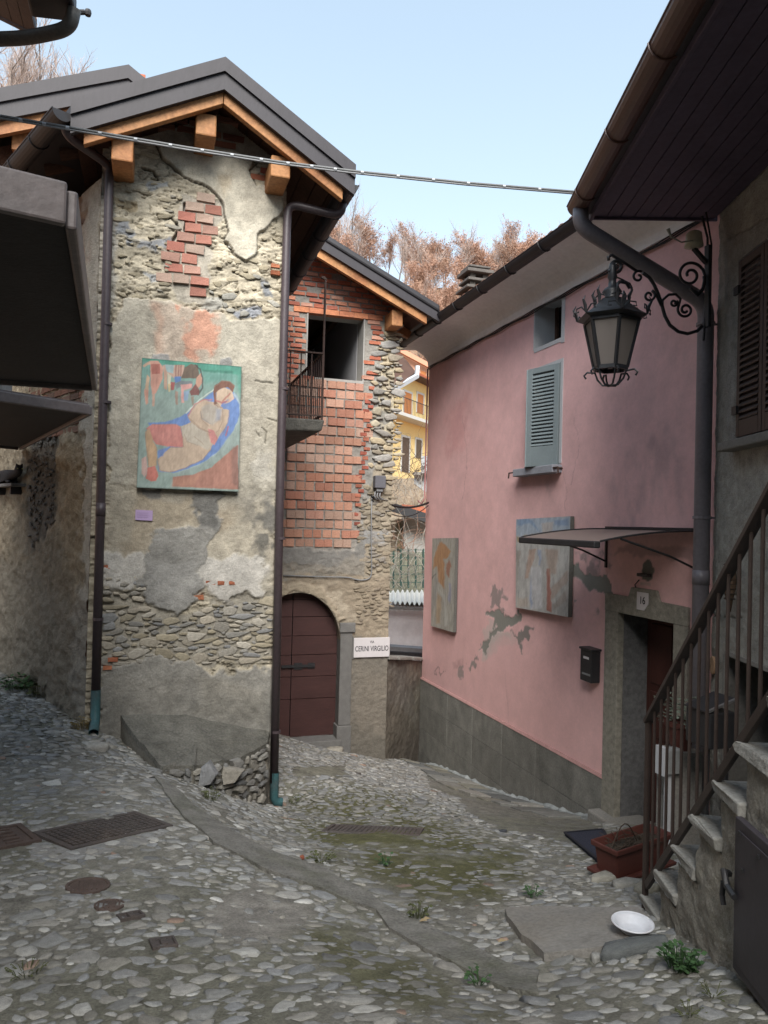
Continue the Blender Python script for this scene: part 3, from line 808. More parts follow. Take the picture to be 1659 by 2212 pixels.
    for q in ([(1100, 180), (1180, 190)], [(1130, 380), (1150, 400), (1140, 450)], [(1100, 400), (1120, 420)], [(1190, 350), (1150, 340)]): p.crack(c3(q), 2.2, .012, .5)
    p.crack(c1([(760, 960), (770, 1000), (750, 1040)]), 4, .05, .8); p.crack(c1([(800, 880), (805, 960), (800, 1000)]), 4, .06, .85)
    p.crack(c1([(610, 720), (660, 740), (680, 770)]), 2.5, .03, .7); p.crack(c1([(680, 930), (740, 940), (765, 980)]), 2.5, .03, .7)
    l_ = p.c.mean(1, keepdims=True); p.c = p.c * .8 + .2 * l_ * np.array((1.03, 1.0, .94))
    p.h += .016 * (fbm(A * 4, Z * 4, 4, 33) - .5) + .007 * (fbm(A * 22, Z * 22, 3, 34) - .5)
    p.vary(.24, 3.5, 61); p.vary(.20, 14, 62); p.vary(.14, 50, 64)
    # wear of the right arris
    edge = sstep(A, sR - .04, sR); p.h -= .05 * edge * fbm(Z * 7, Z * 3, 3, 8)
    keep = Z < ZT(A)
    return p.h, p.c, keep
fw_ = fgrid('front_wall', F1, sL - .01, sR, -1.75, 5.55, .0085, paint_f1, wall_att, stone_house)
# core behind the relief: right flank and back
m = MB(); m.box(sL + .05, sR - .012, 7.235, 9.6, -2, 4.72); m.build('wall_core', plain_m, stone_house)
def paint_s1(px, py, A, Z):
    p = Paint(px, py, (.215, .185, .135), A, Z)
    p.h = .08 * (fbm(A * 4, Z * 6, 4, 51) - .5) + .035 * (fbm(A * 18, Z * 26, 3, 52) - .5)
    p.vary(.3, 3, 53); p.vary(.3, 16, 54)
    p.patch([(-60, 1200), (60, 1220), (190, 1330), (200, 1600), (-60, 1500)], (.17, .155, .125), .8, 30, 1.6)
    p.patch([(60, 930), (122, 930), (118, 1130), (60, 1200)], (.085, .080, .070), .92, 8, 1.0, h=-.02)
    p.patch([(120, 960), (190, 950), (190, 1250), (140, 1230)], (.23, .185, .12), .5, 20, 1.5)
    p.patch([(170, 1260), (200, 1260), (196, 1560), (150, 1500)], (.25, .24, .21), .7, 12, 1.5)
    p.patch([(182, 330), (222, 330), (205, 1300), (180, 1300)], (.36, .345, .30), .85, 4, 1.2, h=.015)
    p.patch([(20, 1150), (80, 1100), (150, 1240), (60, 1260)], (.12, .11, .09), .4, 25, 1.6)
    br = (np.abs((Z * 12.2 + .15 * fbm(A * 3, Z * 3, 2, 5)) % 1 - .5) > .36)
    m = p.patch([(60, 380), (188, 380), (186, 720), (60, 720)], (.22, .12, .08), .6, 14, 1.0)
    keep = Z < 4.7
    return p.h, p.c, keep
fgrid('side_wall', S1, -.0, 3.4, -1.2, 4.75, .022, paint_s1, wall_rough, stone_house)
# uncovered bricks on the upper part of the side wall
S1poly = [(S1.w(.10, 2.55, 0), S1.w(1.9, 2.55, 0), S1.w(1.9, 4.5, 0), S1.w(.10, 4.5, 0))]
def polypx(fr, sz):
    a, b = proj([fr.w(s, z) for s, z in sz]); return list(zip(a.tolist(), b.tolist()))
lay_bricks(S1, [polypx(S1, [(.14, 2.4), (1.9, 2.4), (1.9, 4.55), (.14, 4.55)])], stone_house, 'side_brick', .21, .062, .016, .018, .012, [(.16, .085, .06), (.2, .10, .07), (.14, .09, .07)], seed=41, cap=240)
# dark walled-up strip in the side wall: rough lumps
wall_stones(S1, [([(62, 935), (120, 935), (116, 1130), (62, 1190)], [(.05, .022), (.03, .018)], [90, 140], [(.085, .080, .072), (.10, .095, .085), (.075, .07, .064)], .007)], stone_house, 'dark_stone', 60, 71)
# exposed bricks in the front wall
lay_bricks(F1, [BR_A], stone_house, 'brick', .165, .086, .012, .014, .04, [(.40, .185, .14), (.44, .26, .205), (.36, .15, .115), (.44, .33, .265), (.42, .30, .24)], seed=21, miss=.04, pj=.008)
lay_bricks(F1, [c1([(600, 520), (760, 500), (920, 470), (1080, 590), (1100, 640), (980, 640), (920, 600), (830, 600), (700, 560)])], stone_house, 'brick', .21, .058, .014, .02, .05, [(.27, .12, .085), (.22, .10, .075), (.30, .16, .12)], seed=22, miss=.15, pj=.012)
lay_bricks(F1, [c1([(1105, 720), (1165, 720), (1165, 800), (1115, 800)])], stone_house, 'brick', .17, .055, .012, .018, .05, PALB, seed=23)
lay_bricks(F1, [c1([(1165, 940), (1218, 940), (1218, 975), (1175, 975)]), c1([(1150, 1150), (1212, 1150), (1212, 1210), (1150, 1200)]), c3([(860, 1020), (1010, 1010), (1010, 1060), (880, 1065)]), c3([(852, 1060), (880, 1060), (875, 1130), (850, 1125)]), c3([(450, 975), (480, 975), (480, 1000), (455, 1000)]), c3([(455, 1110), (480, 1110), (480, 1140), (455, 1140)]), c3([(450, 1378), (495, 1378), (495, 1420), (450, 1420)])], stone_house, 'brick', .09, .04, .02, .03, .06, [(.40, .14, .075), (.44, .17, .09)], seed=24, miss=.35)
# bare stones
wall_stones(F1, [
    (c3([(435, 1140), (620, 1160), (700, 1205), (820, 1205), (920, 1140), (1170, 1120), (1175, 1380), (860, 1400), (640, 1385), (440, 1420)]), [(.085, .042), (.10, .027), (.065, .021), (.045, .015), (.028, .011)], [36, 90, 320, 700, 800], PALW, .013),
    (c1([(500, 700), (640, 640), (760, 760), (790, 860), (750, 1080), (700, 1270), (530, 1290), (500, 1100)]), [(.07, .02), (.045, .016), (.025, .012)], [20, 34, 46], [(.36, .315, .225), (.40, .355, .26), (.33, .29, .21), (.33, .31, .26)], .012),
    (c1([(985, 1050), (1060, 1150), (1120, 1030), (1215, 990), (1212, 1370), (1000, 1370), (900, 1250), (920, 1130)]), [(.06, .03), (.04, .02), (.025, .014)], [12, 22, 34], [(.37, .325, .235), (.40, .355, .26), (.32, .28, .20), (.34, .33, .29)], .013),
    (c3([(450, 1000), (620, 1010), (610, 1120), (450, 1130)]), [(.06, .022), (.035, .016)], [40, 60], PALW, .03)],
    stone_house, 'stone', 290, 31)
# arris stones / quoin edge of the left corner
q = MB()
# --- roof of the stone house: two slopes, metal verge, timber
rf = empty('roof', (0.5, 7.5, 5.5), None, None); rf.parent = stone_house; rf.location = Vector((0.5, 7.5, 5.5)) - stone_house.location
ap = (.50, EYE + 4.07)
def slope_pts(s): return ap[1] - (.62 if s > ap[0] else .50) * abs(s - ap[0])
eL, eR = -.74, 1.71
YB = 10.2
for sgn, e in ((-1, eL), (1, eR)):
    m = MB(); p = [(ap[0], YF + .02, ap[1] - .03), (e, YF + .02, slope_pts(e) - .03), (e, YB, slope_pts(e) - .03), (ap[0], YB, ap[1] - .03)]
    if sgn < 0: p[2] = (e - 1.55, YB, slope_pts(e) - .03)
    m.prism(p if sgn > 0 else p[::-1], (0, 0, -.10)); m.build('roof_slope', dark_metal, rf)
    # verge sheet: lower face and a prouder upper strip
    a0, a1 = (ap[0], ap[1]), (e, slope_pts(e))
    def strip(d0, d1, y0, y1, name):
        mm = MB(); mm.prism([(a0[0], y0, a0[1] - d0), (a1[0], y0, a1[1] - d0), (a1[0], y0, a1[1] - d1), (a0[0], y0, a0[1] - d1)], (0, y1 - y0, 0)); return mm.build(name, fascia_m, rf)
    strip(0, .125, YF - .025, YF + .10, 'verge_cap'); strip(.125, .275, YF, YF + .05, 'verge_board')
    # orange barge board behind the sheet
    mm = MB(); e2 = e - sgn * .10
    mm.prism([(ap[0] + sgn * .003, YF + .055, ap[1] - .22), (e2, YF + .055, slope_pts(e2) - .22), (e2, YF + .055, slope_pts(e2) - .375), (ap[0] + sgn * .003, YF + .055, ap[1] - .375)], (0, .07, 0)); mm.build('barge_board', wood_or, rf, bevel=.006)
    # soffit boards between barge board and wall
    nb = 9
    for k in range(nb):
        s0 = ap[0] + (e - ap[0]) * k / nb; s1 = ap[0] + (e - ap[0]) * (k + 1) / nb - sgn * .008
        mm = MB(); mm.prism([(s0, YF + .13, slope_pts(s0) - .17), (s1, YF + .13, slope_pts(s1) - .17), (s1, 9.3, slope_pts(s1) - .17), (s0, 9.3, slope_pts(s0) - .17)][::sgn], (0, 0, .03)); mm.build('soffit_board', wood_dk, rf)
# purlin ends: orange beams under the gable
for s, z in ((F1.at(441, 250)[0], None), (F1.at(266, 300, .36)[0], None), (F1.at(604, 378, .36)[0], None)):
    zt = slope_pts(s) - .375
    m = MB(); m.box(s - .09, s + .09, YF + .14, 7.3, zt - .20, zt); b = m.build('purlin_end', wood_or, rf, bevel=.014)
# gutters along the eaves
def halfpipe(path, r, mat, name, parent, thick=.004, n=10, lip=True):
    path = [Vector(p) for p in path]; m = MB(); vs = []
    for i, p in enumerate(path):
        d = (path[min(i + 1, len(path) - 1)] - path[max(i - 1, 0)]).normalized(); s = d.cross(Vector((0, 0, 1))).normalized(); u = s.cross(d)
        vs += [p + s * r * math.cos(math.pi + math.pi * k / n) + u * r * math.sin(math.pi + math.pi * k / n) for k in range(n + 1)]
        vs += [p + s * (r - thick) * math.cos(math.pi + math.pi * k / n) + u * (r - thick) * math.sin(math.pi + math.pi * k / n) for k in range(n + 1)]
    w2 = 2 * (n + 1); fs = []
    for i in range(len(path) - 1):
        for k in range(n):
            fs.append((i * w2 + k, i * w2 + k + 1, (i + 1) * w2 + k + 1, (i + 1) * w2 + k))
            fs.append((i * w2 + n + 1 + k + 1, i * w2 + n + 1 + k, (i + 1) * w2 + n + 1 + k, (i + 1) * w2 + n + 1 + k + 1))
    for i in (0, len(path) - 1): fs.append(tuple(range(i * w2, i * w2 + n + 1)))
    m.add(vs, fs)
    if lip:
        for sg in (0, n):
            m.tube([Vector(vs[i * w2 + sg]) for i in range(len(path))], .007, 6)
    return m.build(name, mat, parent, smooth=False)
gl0 = Vector((eL - .06, YF + .0, slope_pts(eL) - .10)); gl1 = gl0 + Vector((-.416 * 3.9, .909 * 3.9, -.02))
gut_l = halfpipe([gl0, gl0.lerp(gl1, .3), gl0.lerp(gl1, .65), gl1], .085, dark_metal, 'gutter', rf)
gr0 = Vector((eR - .03, YF + .06, slope_pts(eR) - .15)); gr1 = gr0 + Vector((0, 3.3, -.02))
gut_r = halfpipe([gr0, gr0.lerp(gr1, .3), gr0.lerp(gr1, .65), gr1], .085, dark_metal, 'gutter', rf)
for g, a, b in ((gut_l, gl0, gl1), (gut_r, gr0, gr1)):
    d = (b - a).normalized()
    for k in range(1, 6):
        c = a + d * (.62 * k)
        m = MB(); s = d.cross(Vector((0, 0, 1))).normalized()
        m.tube([c + s * .09 * math.cos(math.pi + math.pi * t / 8) + Vector((0, 0, 1)) * .09 * math.sin(math.pi + math.pi * t / 8) for t in range(9)], .006, 5); m.build('gutter_bracket', dark_metal, rf)
# red tiles showing past the metal verge
m = MB()
for (a, b) in ((365, 137), (286, 158)):
    p = hit(a, b + 4, (0, YF + .25, 0), Vector((0, -1, 0)))
    s = p.x; m = MB(); vs = []
    for k in range(7):
        t = math.pi * k / 6; vs += [(s + .085 * math.cos(t), YF + .12, slope_pts(s) + .055 * math.sin(t)), (s + .085 * math.cos(t), YF + .6, slope_pts(s) + .055 * math.sin(t))]
    m.add(vs, [(2 * k, 2 * k + 1, 2 * k + 3, 2 * k + 2) for k in range(6)] + [tuple(range(0, 14, 2))]); m.build('roof_tile', tile_m, rf)
for side in (-1, 1):
    for k in range(7):
        s = ap[0] + side * (.1 + .16 * k); m = MB(); vs = []
        for j in range(7):
            t = math.pi * j / 6
            for y in (YF + .3, YB - .1): vs.append((s + .07 * math.cos(t), y, slope_pts(s) - .04 + .05 * math.sin(t)))
        m.add(vs, [(2 * j, 2 * j + 1, 2 * j + 3, 2 * j + 2) for j in range(6)]); m.build('tile_row', tile_m, rf)
# half round eaves tiles seen from below on the alley side
for k in range(9):
    p = gl0 + Vector((-.416, .909, 0)) * (.35 + .42 * k) + Vector((.22, .05, .0)); m = MB(); vs = []
    for j in range(7):
        t = math.pi * j / 6; vs += [(p.x + .0, p.y - .11 * math.cos(t), p.z - .02 - .05 * math.sin(t)), (p.x + .45, p.y + .2 - .11 * math.cos(t), p.z + .23 - .05 * math.sin(t))]
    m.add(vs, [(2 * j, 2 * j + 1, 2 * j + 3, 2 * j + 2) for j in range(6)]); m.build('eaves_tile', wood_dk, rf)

# --- downpipes of the stone house (things of their own: brown tube, teal foot, clips)
def downpipe(label, path, r, mat, foot=None, foot_mat=None, clips=(), fr=None, cat='downpipe', joints=()):
    root = empty('downpipe', path[-1], label, cat)
    m = MB(); m.tube(path, r, 14); m.build('tube', mat, root, smooth=True)
    if foot:
        m = MB(); m.tube(foot, r * 1.06, 14, cap=False); m.build('foot', foot_mat or mat, root, smooth=True)
    for p in clips:
        m = MB(); m.tube([Vector(p) + Vector((0, 0, -.012)), Vector(p) + Vector((0, 0, .012))], r * 1.16, 14)
        if fr is not None: m.beam(Vector(p), Vector(p) - fr.n * .12, .02, .015)
        m.build('pipe_clip', mat, root)
    for p in joints:
        m = MB(); m.tube([Vector(p), Vector(p) + Vector((0, 0, .12))], r * 1.07, 14); m.build('pipe_joint', mat, root, smooth=True)
    return root
def smooth_path(pts, n=6):
    pts = [Vector(p) for p in pts]; out = [pts[0]]
    for i in range(1, len(pts) - 1):
        a, b, c = pts[i - 1], pts[i], pts[i + 1]; d1 = min(.12, (b - a).length * .45); d2 = min(.12, (c - b).length * .45)
        p0 = b + (a - b).normalized() * d1; p2 = b + (c - b).normalized() * d2
        for k in range(n + 1):
            t = k / n; out.append(p0 * (1 - t) ** 2 + b * 2 * t * (1 - t) + p2 * t * t)
    out.append(pts[-1]); return out
F1h = lambda a, b, off=.07: hit(a, b, (0, 7.18 - off, 0), Vector((0, -1, 0)))
b0 = F1h(208, 1500)
pl = [gl0 + Vector((.0, .12, -.02)), gl0 + Vector((.02, .13, -.14)), F1h(236, 356), Vector((F1h(236, 390).x, 7.11, F1h(236, 390).z)), Vector((F1h(222, 900).x, 7.11, F1h(222, 900).z)), F1h(207, 1495)]
ft = [F1h(207, 1490), F1h(205.5, 1552), F1h(205, 1560) + Vector((0, -.06, -.02)), F1h(205, 1562) + Vector((0, -.14, -.05))]
downpipe('brown downpipe with teal foot on the left corner of the stone house', smooth_path(pl), .040, pipe_m, ft, pipe_teal, [F1h(231, 700), F1h(229, 869), F1h(212, 1337)], F1, joints=[F1h(217, 1115)])
pr = [gr0 + Vector((0, .25, -.05)), gr0 + Vector((-.02, .27, -.20)), F1h(624, 440), F1h(620, 480), F1h(606, 1000), F1h(592, 1690)]
fr_ = [F1h(593.5, 1668), F1h(592, 1722), F1h(595, 1731), F1h(609, 1733)]
downpipe('brown downpipe with teal foot on the right corner of the stone house', smooth_path(pr), .040, pipe_m, fr_, pipe_teal, [F1h(613, 840), F1h(606, 1163), F1h(596, 1580)], F1)

# --- sloping concrete ramp with stone facing at the foot of the house
ramp = empty('stone_ramp', F1h(420, 1640), 'low concrete ramp with rough stone facing against the front of the stone house', 'ramp')
rt_pts = [F1.w(F1.at(258, 1540)[0], F1.at(258, 1540)[1]), F1.w(F1.at(400, 1541)[0], F1.at(400, 1541)[1] + .0), F1.w(F1.at(585, 1578)[0], F1.at(585, 1578)[1])]
fp = [atD(574, 1606, 6.95), atD(520, 1636, 6.55), atD(440, 1652, 6.25), atD(390, 1655, 6.15), atD(345, 1652, 6.1), atD(300, 1600, 6.4)]
top = rt_pts + fp
# refine the slab edge a little
V = []; r_ = random.Random(3)
for p, q in zip(top, top[1:] + top[:1]):
    for t in range(4):
        x = p.lerp(q, t / 4); V.append(x + Vector((r_.gauss(0, .008), r_.gauss(0, .008), r_.gauss(0, .006))))
m = MB(); n = len(V); cen = sum(V, Vector()) / n + Vector((0, 0, .015))
inner = [v.lerp(cen, .4) + Vector((0, 0, r_.gauss(0, .006))) for v in V]
m.add(V + inner + [cen] + [v + Vector((0, 0, -.05)) for v in V], [(k, (k + 1) % n, n + (k + 1) % n, n + k) for k in range(n)] + [(n + k, n + (k + 1) % n, 2 * n) for k in range(n)] + [((k + 1) % n, k, 2 * n + 1 + k, 2 * n + 1 + (k + 1) % n) for k in range(n)])
m.build('ramp_top', M('ramp_concrete', (.15, .146, .128), rough=.95, var=.5, scale=6, bump=1.0, bscale=40, col2=(.095, .092, .078), c2scale=2.6, c2amt=.8), ramp)
m = MB(); Vb = [v.lerp(cen, .01) for v in V]
m.add([v + Vector((0, 0, -.045)) for v in Vb] + [Vector((v.x, v.y, -1.6)) for v in Vb], [((k + 1) % n, k, n + k, n + (k + 1) % n) for k in range(n)])
m.build('ramp_core', M('ramp_earth', (.17, .16, .135), rough=.95, var=.4, scale=6, bump=.8, bscale=40), ramp)
def facing():
    r = random.Random(44)
    line = [atD(582, 1600, 7.0), atD(574, 1606, 6.95), atD(520, 1636, 6.55), atD(440, 1652, 6.25), atD(390, 1655, 6.15), atD(345, 1652, 6.1)]
    # two big dressed blocks first
    for (a, b, d, sx, sz, c) in ((449, 1672, 6.22, .10, .11, (.24, .245, .25)), (500, 1672, 6.42, .085, .085, (.30, .28, .24)), (570, 1660, 6.98, .04, .07, (.2, .185, .15))):
        p = atD(a, b, d - .02); t = r.gauss(0, .05)
        nn = Vector((-.25, -1, .12)).normalized(); ax = (Vector((1, 0, t)) - nn * Vector((1, 0, t)).dot(nn)).normalized(); ay = nn.cross(ax)
        place(stone_data('f', r.randrange(10), wstone), 'facing_stone', ramp, p, ax, ay, nn, sx, sz, .07, c)
    items = []
    seg = [(line[i + 1] - line[i]).length for i in range(len(line) - 1)]; tot = sum(seg)
    def on_line(t):
        for i, L in enumerate(seg):
            if t <= L or i == len(seg) - 1: return line[i].lerp(line[i + 1], min(1, t / L)), (line[i + 1] - line[i]).normalized()
            t -= L
    lev = 0
    for h in (.02, .075, .13, .19, .25, .32, .39, .46):
        t = r.uniform(0, .06)
        while t < tot:
            wd = r.choice((.05, .07, .10, .15, .19)) * r.uniform(.8, 1.2); p, dr_ = on_line(min(tot, t + wd / 2)); t += wd + .012
            z = p.z - .03 - h
            if z < g1(p.x, p.y - .1) - .06: continue
            ax = -dr_; ax.z = r.gauss(0, .13); ax.normalize(); nn = Vector((ax.y, -ax.x, .12))
            if nn.y > 0: nn = Vector((-ax.y, ax.x, .12))
            nn.normalize(); ax = (ax - nn * ax.dot(nn)).normalized(); ay = nn.cross(ax)
            items.append((r.randrange(10), Vector((p.x, p.y, z)) - nn * .012, ax, ay, nn, wd / 2, r.uniform(.018, .044), .05 * r.uniform(.6, 1.6), pick([(.24, .235, .22), (.28, .265, .23), (.20, .20, .195), (.31, .30, .27)], r)))
    for it in items: place(stone_data('f', it[0], wstone), 'facing_stone', ramp, *it[1:8], it[8])
facing()
# loose stones near the left pipe
for k, (a, b, s) in enumerate(((240, 1573, .07), (228, 1595, .05), (205, 1606, .05), (210, 1618, .09))):
    p = ghit(a, b); me = stone_data('r', k, wstone)
    o = place(me, 'loose_stone', None, p + Vector((0, 0, s * .2)), Vector((1, 0, 0)), Vector((0, 1, 0)), Vector((0, 0, 1)), s, s * .6, s * .45, (.34, .33, .30))
    tag(o, ['whitish rubble lump just right of the teal pipe foot', 'small stone below the teal pipe foot', 'dark stone under the mouth of the left downpipe', 'pale rounded stone in front of the left downpipe'][k], 'stone')

# ------------------------------------------------------------------ painted panels on the walls
paint_m = M('paint_panel', (.3, .3, .3), rough=.7, var=.10, scale=30, bump=.15, bscale=160, src='attr')
edge_m = M('panel_edge', (.10, .10, .09), rough=.8, var=.2)
def panel(name, label, fr, corners, off, thick, fn, cat='painting', nx=150, ny=190):
    """corners: photo points tl, tr, br, bl on the plane `off` in front of wall fr"""
    W = []
    for a, b in corners:
        s, z = fr.at(a, b, off); W.append((s, z))
    c = fr.w(sum(w_[0] for w_ in W) / 4, sum(w_[1] for w_ in W) / 4, off)
    root = empty(name, c, label, cat)
    S, T = np.meshgrid(np.linspace(0, 1, nx + 1), np.linspace(0, 1, ny + 1)); S = S.ravel(); T = T.ravel()
    W = np.array(W)
    sz = (1 - T)[:, None] * ((1 - S)[:, None] * W[0] + S[:, None] * W[1]) + T[:, None] * ((1 - S)[:, None] * W[3] + S[:, None] * W[2])
    o = np.array(fr.o) + np.array(fr.n) * off
    P = o + sz[:, :1] * np.array(fr.u); P[:, 2] = sz[:, 1]
    px, py = proj(P)
    c = fn(px, py, S, T)
    idx = np.arange((nx + 1) * (ny + 1)).reshape(ny + 1, nx + 1)
    q = np.stack([idx[1:, :-1].ravel(), idx[1:, 1:].ravel(), idx[:-1, 1:].ravel(), idx[:-1, :-1].ravel()], 1)
    a = P[q[0]]; nrm = np.cross(a[1] - a[0], a[2] - a[1])
    if nrm @ np.array(fr.n) < 0: q = q[:, ::-1]
    npmesh('painted_face', P, q, paint_m, root, c, False)
    m = MB(); pts = [fr.w(x, z, off - .001) for x, z in W]; m.prism(pts, fr.n * -(thick)); m.build('panel_body', edge_m, root)
    return root
def cp(pts, k=5.027, x0=330, y0=880): return [((x0 + x / k) * .864, (y0 + y / k) * .864) for x, y in pts]
def art1(px, py, S, T):
    n1 = fbm(S * 14, T * 18, 4, 80); n2 = fbm(S * 60, T * 12, 3, 81)
    c = np.empty((len(S), 3)); g = T[:, None]
    c[:] = np.array((.12, .29, .24)) * (1 - sstep(g, 0, .35)) + np.array((.235, .32, .28)) * sstep(g, 0, .35)
    x = px + 1.3 * (fbm(S * 25, T * 25, 3, 82) - .5) * 2; y = py + 1.3 * (fbm(S * 25, T * 25, 3, 83) - .5) * 2
    def P(pts, col, k=1.0, soft=.8):
        nonlocal c
        m = (k * (1 - sstep(sdf(x, y, cp(pts)), -soft, soft)))[:, None]; c = c * (1 - m) + np.array(col) * m
    def Ln(pts, r, col, k=.8):
        nonlocal c
        m = (k * (1 - sstep(dpolyline(x, y, cp(pts)), r * .7, r * 1.7)))[:, None]; c = c * (1 - m) + np.array(col) * m
    P([(120, 60), (900, 130), (1390, 180), (1390, 290), (900, 240), (120, 110)], (.045, .27, .19), .9, 3)
    P([(880, 220), (1270, 240), (1260, 270), (890, 250)], (.03, .16, .11), .7, 1.5)
    P([(1330, 200), (1385, 200), (1380, 600), (1320, 400)], (.06, .28, .2), .7, 5)
    P([(900, 250), (1290, 290), (1280, 380), (1150, 340), (920, 400)], (.09, .27, .22), .6, 5)
    # animals and jars along the top
    P([(230, 110), (330, 110), (390, 200), (385, 330), (300, 520), (250, 540), (235, 400)], (.50, .24, .17)); P([(240, 150), (350, 150), (355, 270), (250, 280)], (.35, .10, .07), .9)
    P([(130, 170), (230, 110), (235, 150), (150, 190)], (.48, .3, .2)); P([(190, 280), (220, 320), (205, 480), (160, 470)], (.5, .33, .2))
    P([(150, 470), (205, 480), (205, 640), (180, 665), (160, 560)], (.52, .25, .17)); P([(250, 530), (290, 530), (280, 680), (255, 680)], (.46, .28, .2))
    P([(380, 165), (660, 165), (640, 300), (540, 330), (400, 260)], (.42, .27, .2)); P([(410, 160), (530, 165), (520, 270), (440, 250)], (.25, .36, .36))
    P([(400, 220), (440, 240), (440, 480), (400, 460)], (.42, .25, .17)); P([(440, 260), (490, 300), (480, 500), (450, 420)], (.45, .42, .3)); P([(490, 380), (540, 380), (520, 480), (490, 480)], (.33, .08, .07))
    P([(450, 400), (490, 400), (480, 500), (460, 500)], (.5, .38, .18)); P([(530, 310), (620, 310), (610, 370), (540, 390)], (.08, .18, .42))
    for xx in (555, 590, 620): Ln([(xx, 170), (xx - 8, 300)], 1.4, (.25, .12, .09))
    P([(660, 190), (740, 150), (830, 170), (850, 330), (620, 330)], (.14, .10, .07)); P([(810, 320), (870, 260), (890, 380), (830, 470), (800, 400)], (.46, .24, .16))
    Ln([(790, 160), (860, 220), (890, 330), (885, 450), (830, 540)], 1.3, (.06, .05, .05))
    P([(540, 400), (620, 360), (760, 370), (770, 430), (620, 430), (560, 470)], (.16, .19, .2)); P([(610, 410), (760, 400), (750, 450), (650, 480), (660, 640), (620, 640)], (.52, .25, .22))
    P([(720, 500), (800, 400), (850, 480), (840, 540), (740, 550)], (.19, .07, .06)); P([(650, 500), (720, 480), (700, 610), (650, 610)], (.2, .3, .42))
    P([(540, 490), (580, 500), (575, 660), (550, 660)], (.3, .2, .15)); P([(740, 560), (780, 560), (775, 670), (755, 670)], (.25, .2, .15))
    # blue couch
    P([(200, 890), (420, 880), (600, 820), (760, 720), (900, 590), (1040, 480), (1200, 440), (1310, 530), (1360, 640), (1350, 800), (1290, 960), (1190, 1130), (1050, 1290), (900, 1390), (700, 1470), (520, 1520), (330, 1500), (320, 1250), (450, 1200), (640, 930), (220, 930)], (.10, .20, .47), .95, 1.5)
    Ln([(680, 770), (850, 600), (1030, 470)], 1.1, (.5, .55, .5)); Ln([(1290, 530), (1365, 660), (1360, 830), (1290, 1000), (1130, 1230), (900, 1400), (560, 1530)], 2.0, (.33, .42, .42), .8)
    P([(1050, 1290), (1340, 900), (1340, 1180), (1240, 1220), (1000, 1430), (760, 1520), (560, 1560), (520, 1530), (800, 1440)], (.25, .32, .29), .95, 2)
    # brown table
    P([(1330, 1170), (1340, 1730), (510, 1690), (520, 1570), (760, 1540), (1000, 1450), (1200, 1270)], (.36, .16, .11), 1, 1.5); P([(1260, 1200), (1340, 1180), (1335, 1720), (1250, 1640)], (.22, .11, .085), .8, 4)
    P([(520, 1600), (760, 1570), (900, 1500), (760, 1680), (510, 1690)], (.42, .20, .12), .6, 6)
    # resting figure
    P([(900, 600), (1030, 630), (1130, 690), (1220, 730), (1200, 900), (1080, 1090), (1000, 1180), (990, 1230), (870, 1360), (650, 1460), (480, 1515), (340, 1490), (320, 1350), (480, 1200), (640, 1190), (620, 940), (740, 880), (705, 820), (760, 720), (840, 630)], (.46, .34, .235), 1, 1.2)
    P([(620, 940), (750, 890), (930, 1000), (1000, 1180), (960, 1240), (850, 1180), (700, 1130), (640, 1060)], (.42, .37, .29), .9, 2)
    P([(870, 700), (980, 640), (1120, 720), (1100, 850), (1010, 920), (900, 850)], (.36, .33, .28), .8, 3); P([(1060, 720), (1130, 720), (1110, 860), (1050, 860)], (.22, .27, .38), .5, 4)
    Ln([(705, 800), (790, 660), (900, 600), (1000, 600)], 1.2, (.48, .16, .14)); Ln([(1030, 640), (1080, 690), (1130, 700)], 1.0, (.28, .2, .15)); Ln([(720, 830), (860, 960), (980, 1010)], 1.1, (.34, .24, .16))
    Ln([(870, 750), (880, 830), (980, 900)], 1.0, (.28, .26, .24)); Ln([(660, 1040), (690, 1130), (830, 1170)], 1.0, (.33, .27, .2)); Ln([(780, 1060), (900, 1160)], .9, (.33, .27, .2))
    P([(950, 960), (1030, 990), (1080, 1080), (1040, 1170), (990, 1140)], (.50, .19, .17)); Ln([(1180, 1050), (1210, 940)], 1.3, (.4, .1, .12))
    P([(180, 960), (250, 910), (560, 910), (610, 950), (650, 1190), (480, 1190), (300, 1160), (250, 1080)], (.50, .17, .14), 1, 1); P([(270, 1000), (560, 960), (600, 1150), (330, 1130)], (.54, .21, .17), .6, 6)
    P([(165, 1000), (220, 960), (270, 1130), (310, 1200), (310, 1430), (210, 1440), (180, 1230)], (.46, .29, .15), 1, 1.2); P([(330, 1230), (470, 1190), (380, 1310), (340, 1310)], (.13, .21, .45), .9, 2)
    P([(120, 1340), (180, 1310), (200, 1500), (160, 1570), (120, 1530)], (.50, .32, .27)); P([(200, 1450), (290, 1430), (330, 1560), (300, 1620), (240, 1630), (175, 1590)], (.50, .14, .10))
    P([(1140, 660), (1220, 640), (1290, 580), (1270, 540), (1240, 560), (1180, 640)], (.50, .35, .27)); P([(1140, 660), (1220, 640), (1220, 710), (1140, 715)], (.13, .22, .45))
    P([(1060, 500), (1160, 440), (1260, 490), (1280, 560), (1200, 600), (1130, 640), (1110, 690), (1060, 660)], (.52, .38, .26)); P([(1020, 500), (1040, 420), (1130, 355), (1230, 370), (1290, 420), (1270, 510), (1200, 440), (1120, 460), (1050, 520), (1070, 650), (1035, 660)], (.19, .08, .05))
    dk = (.27, .18, .13)
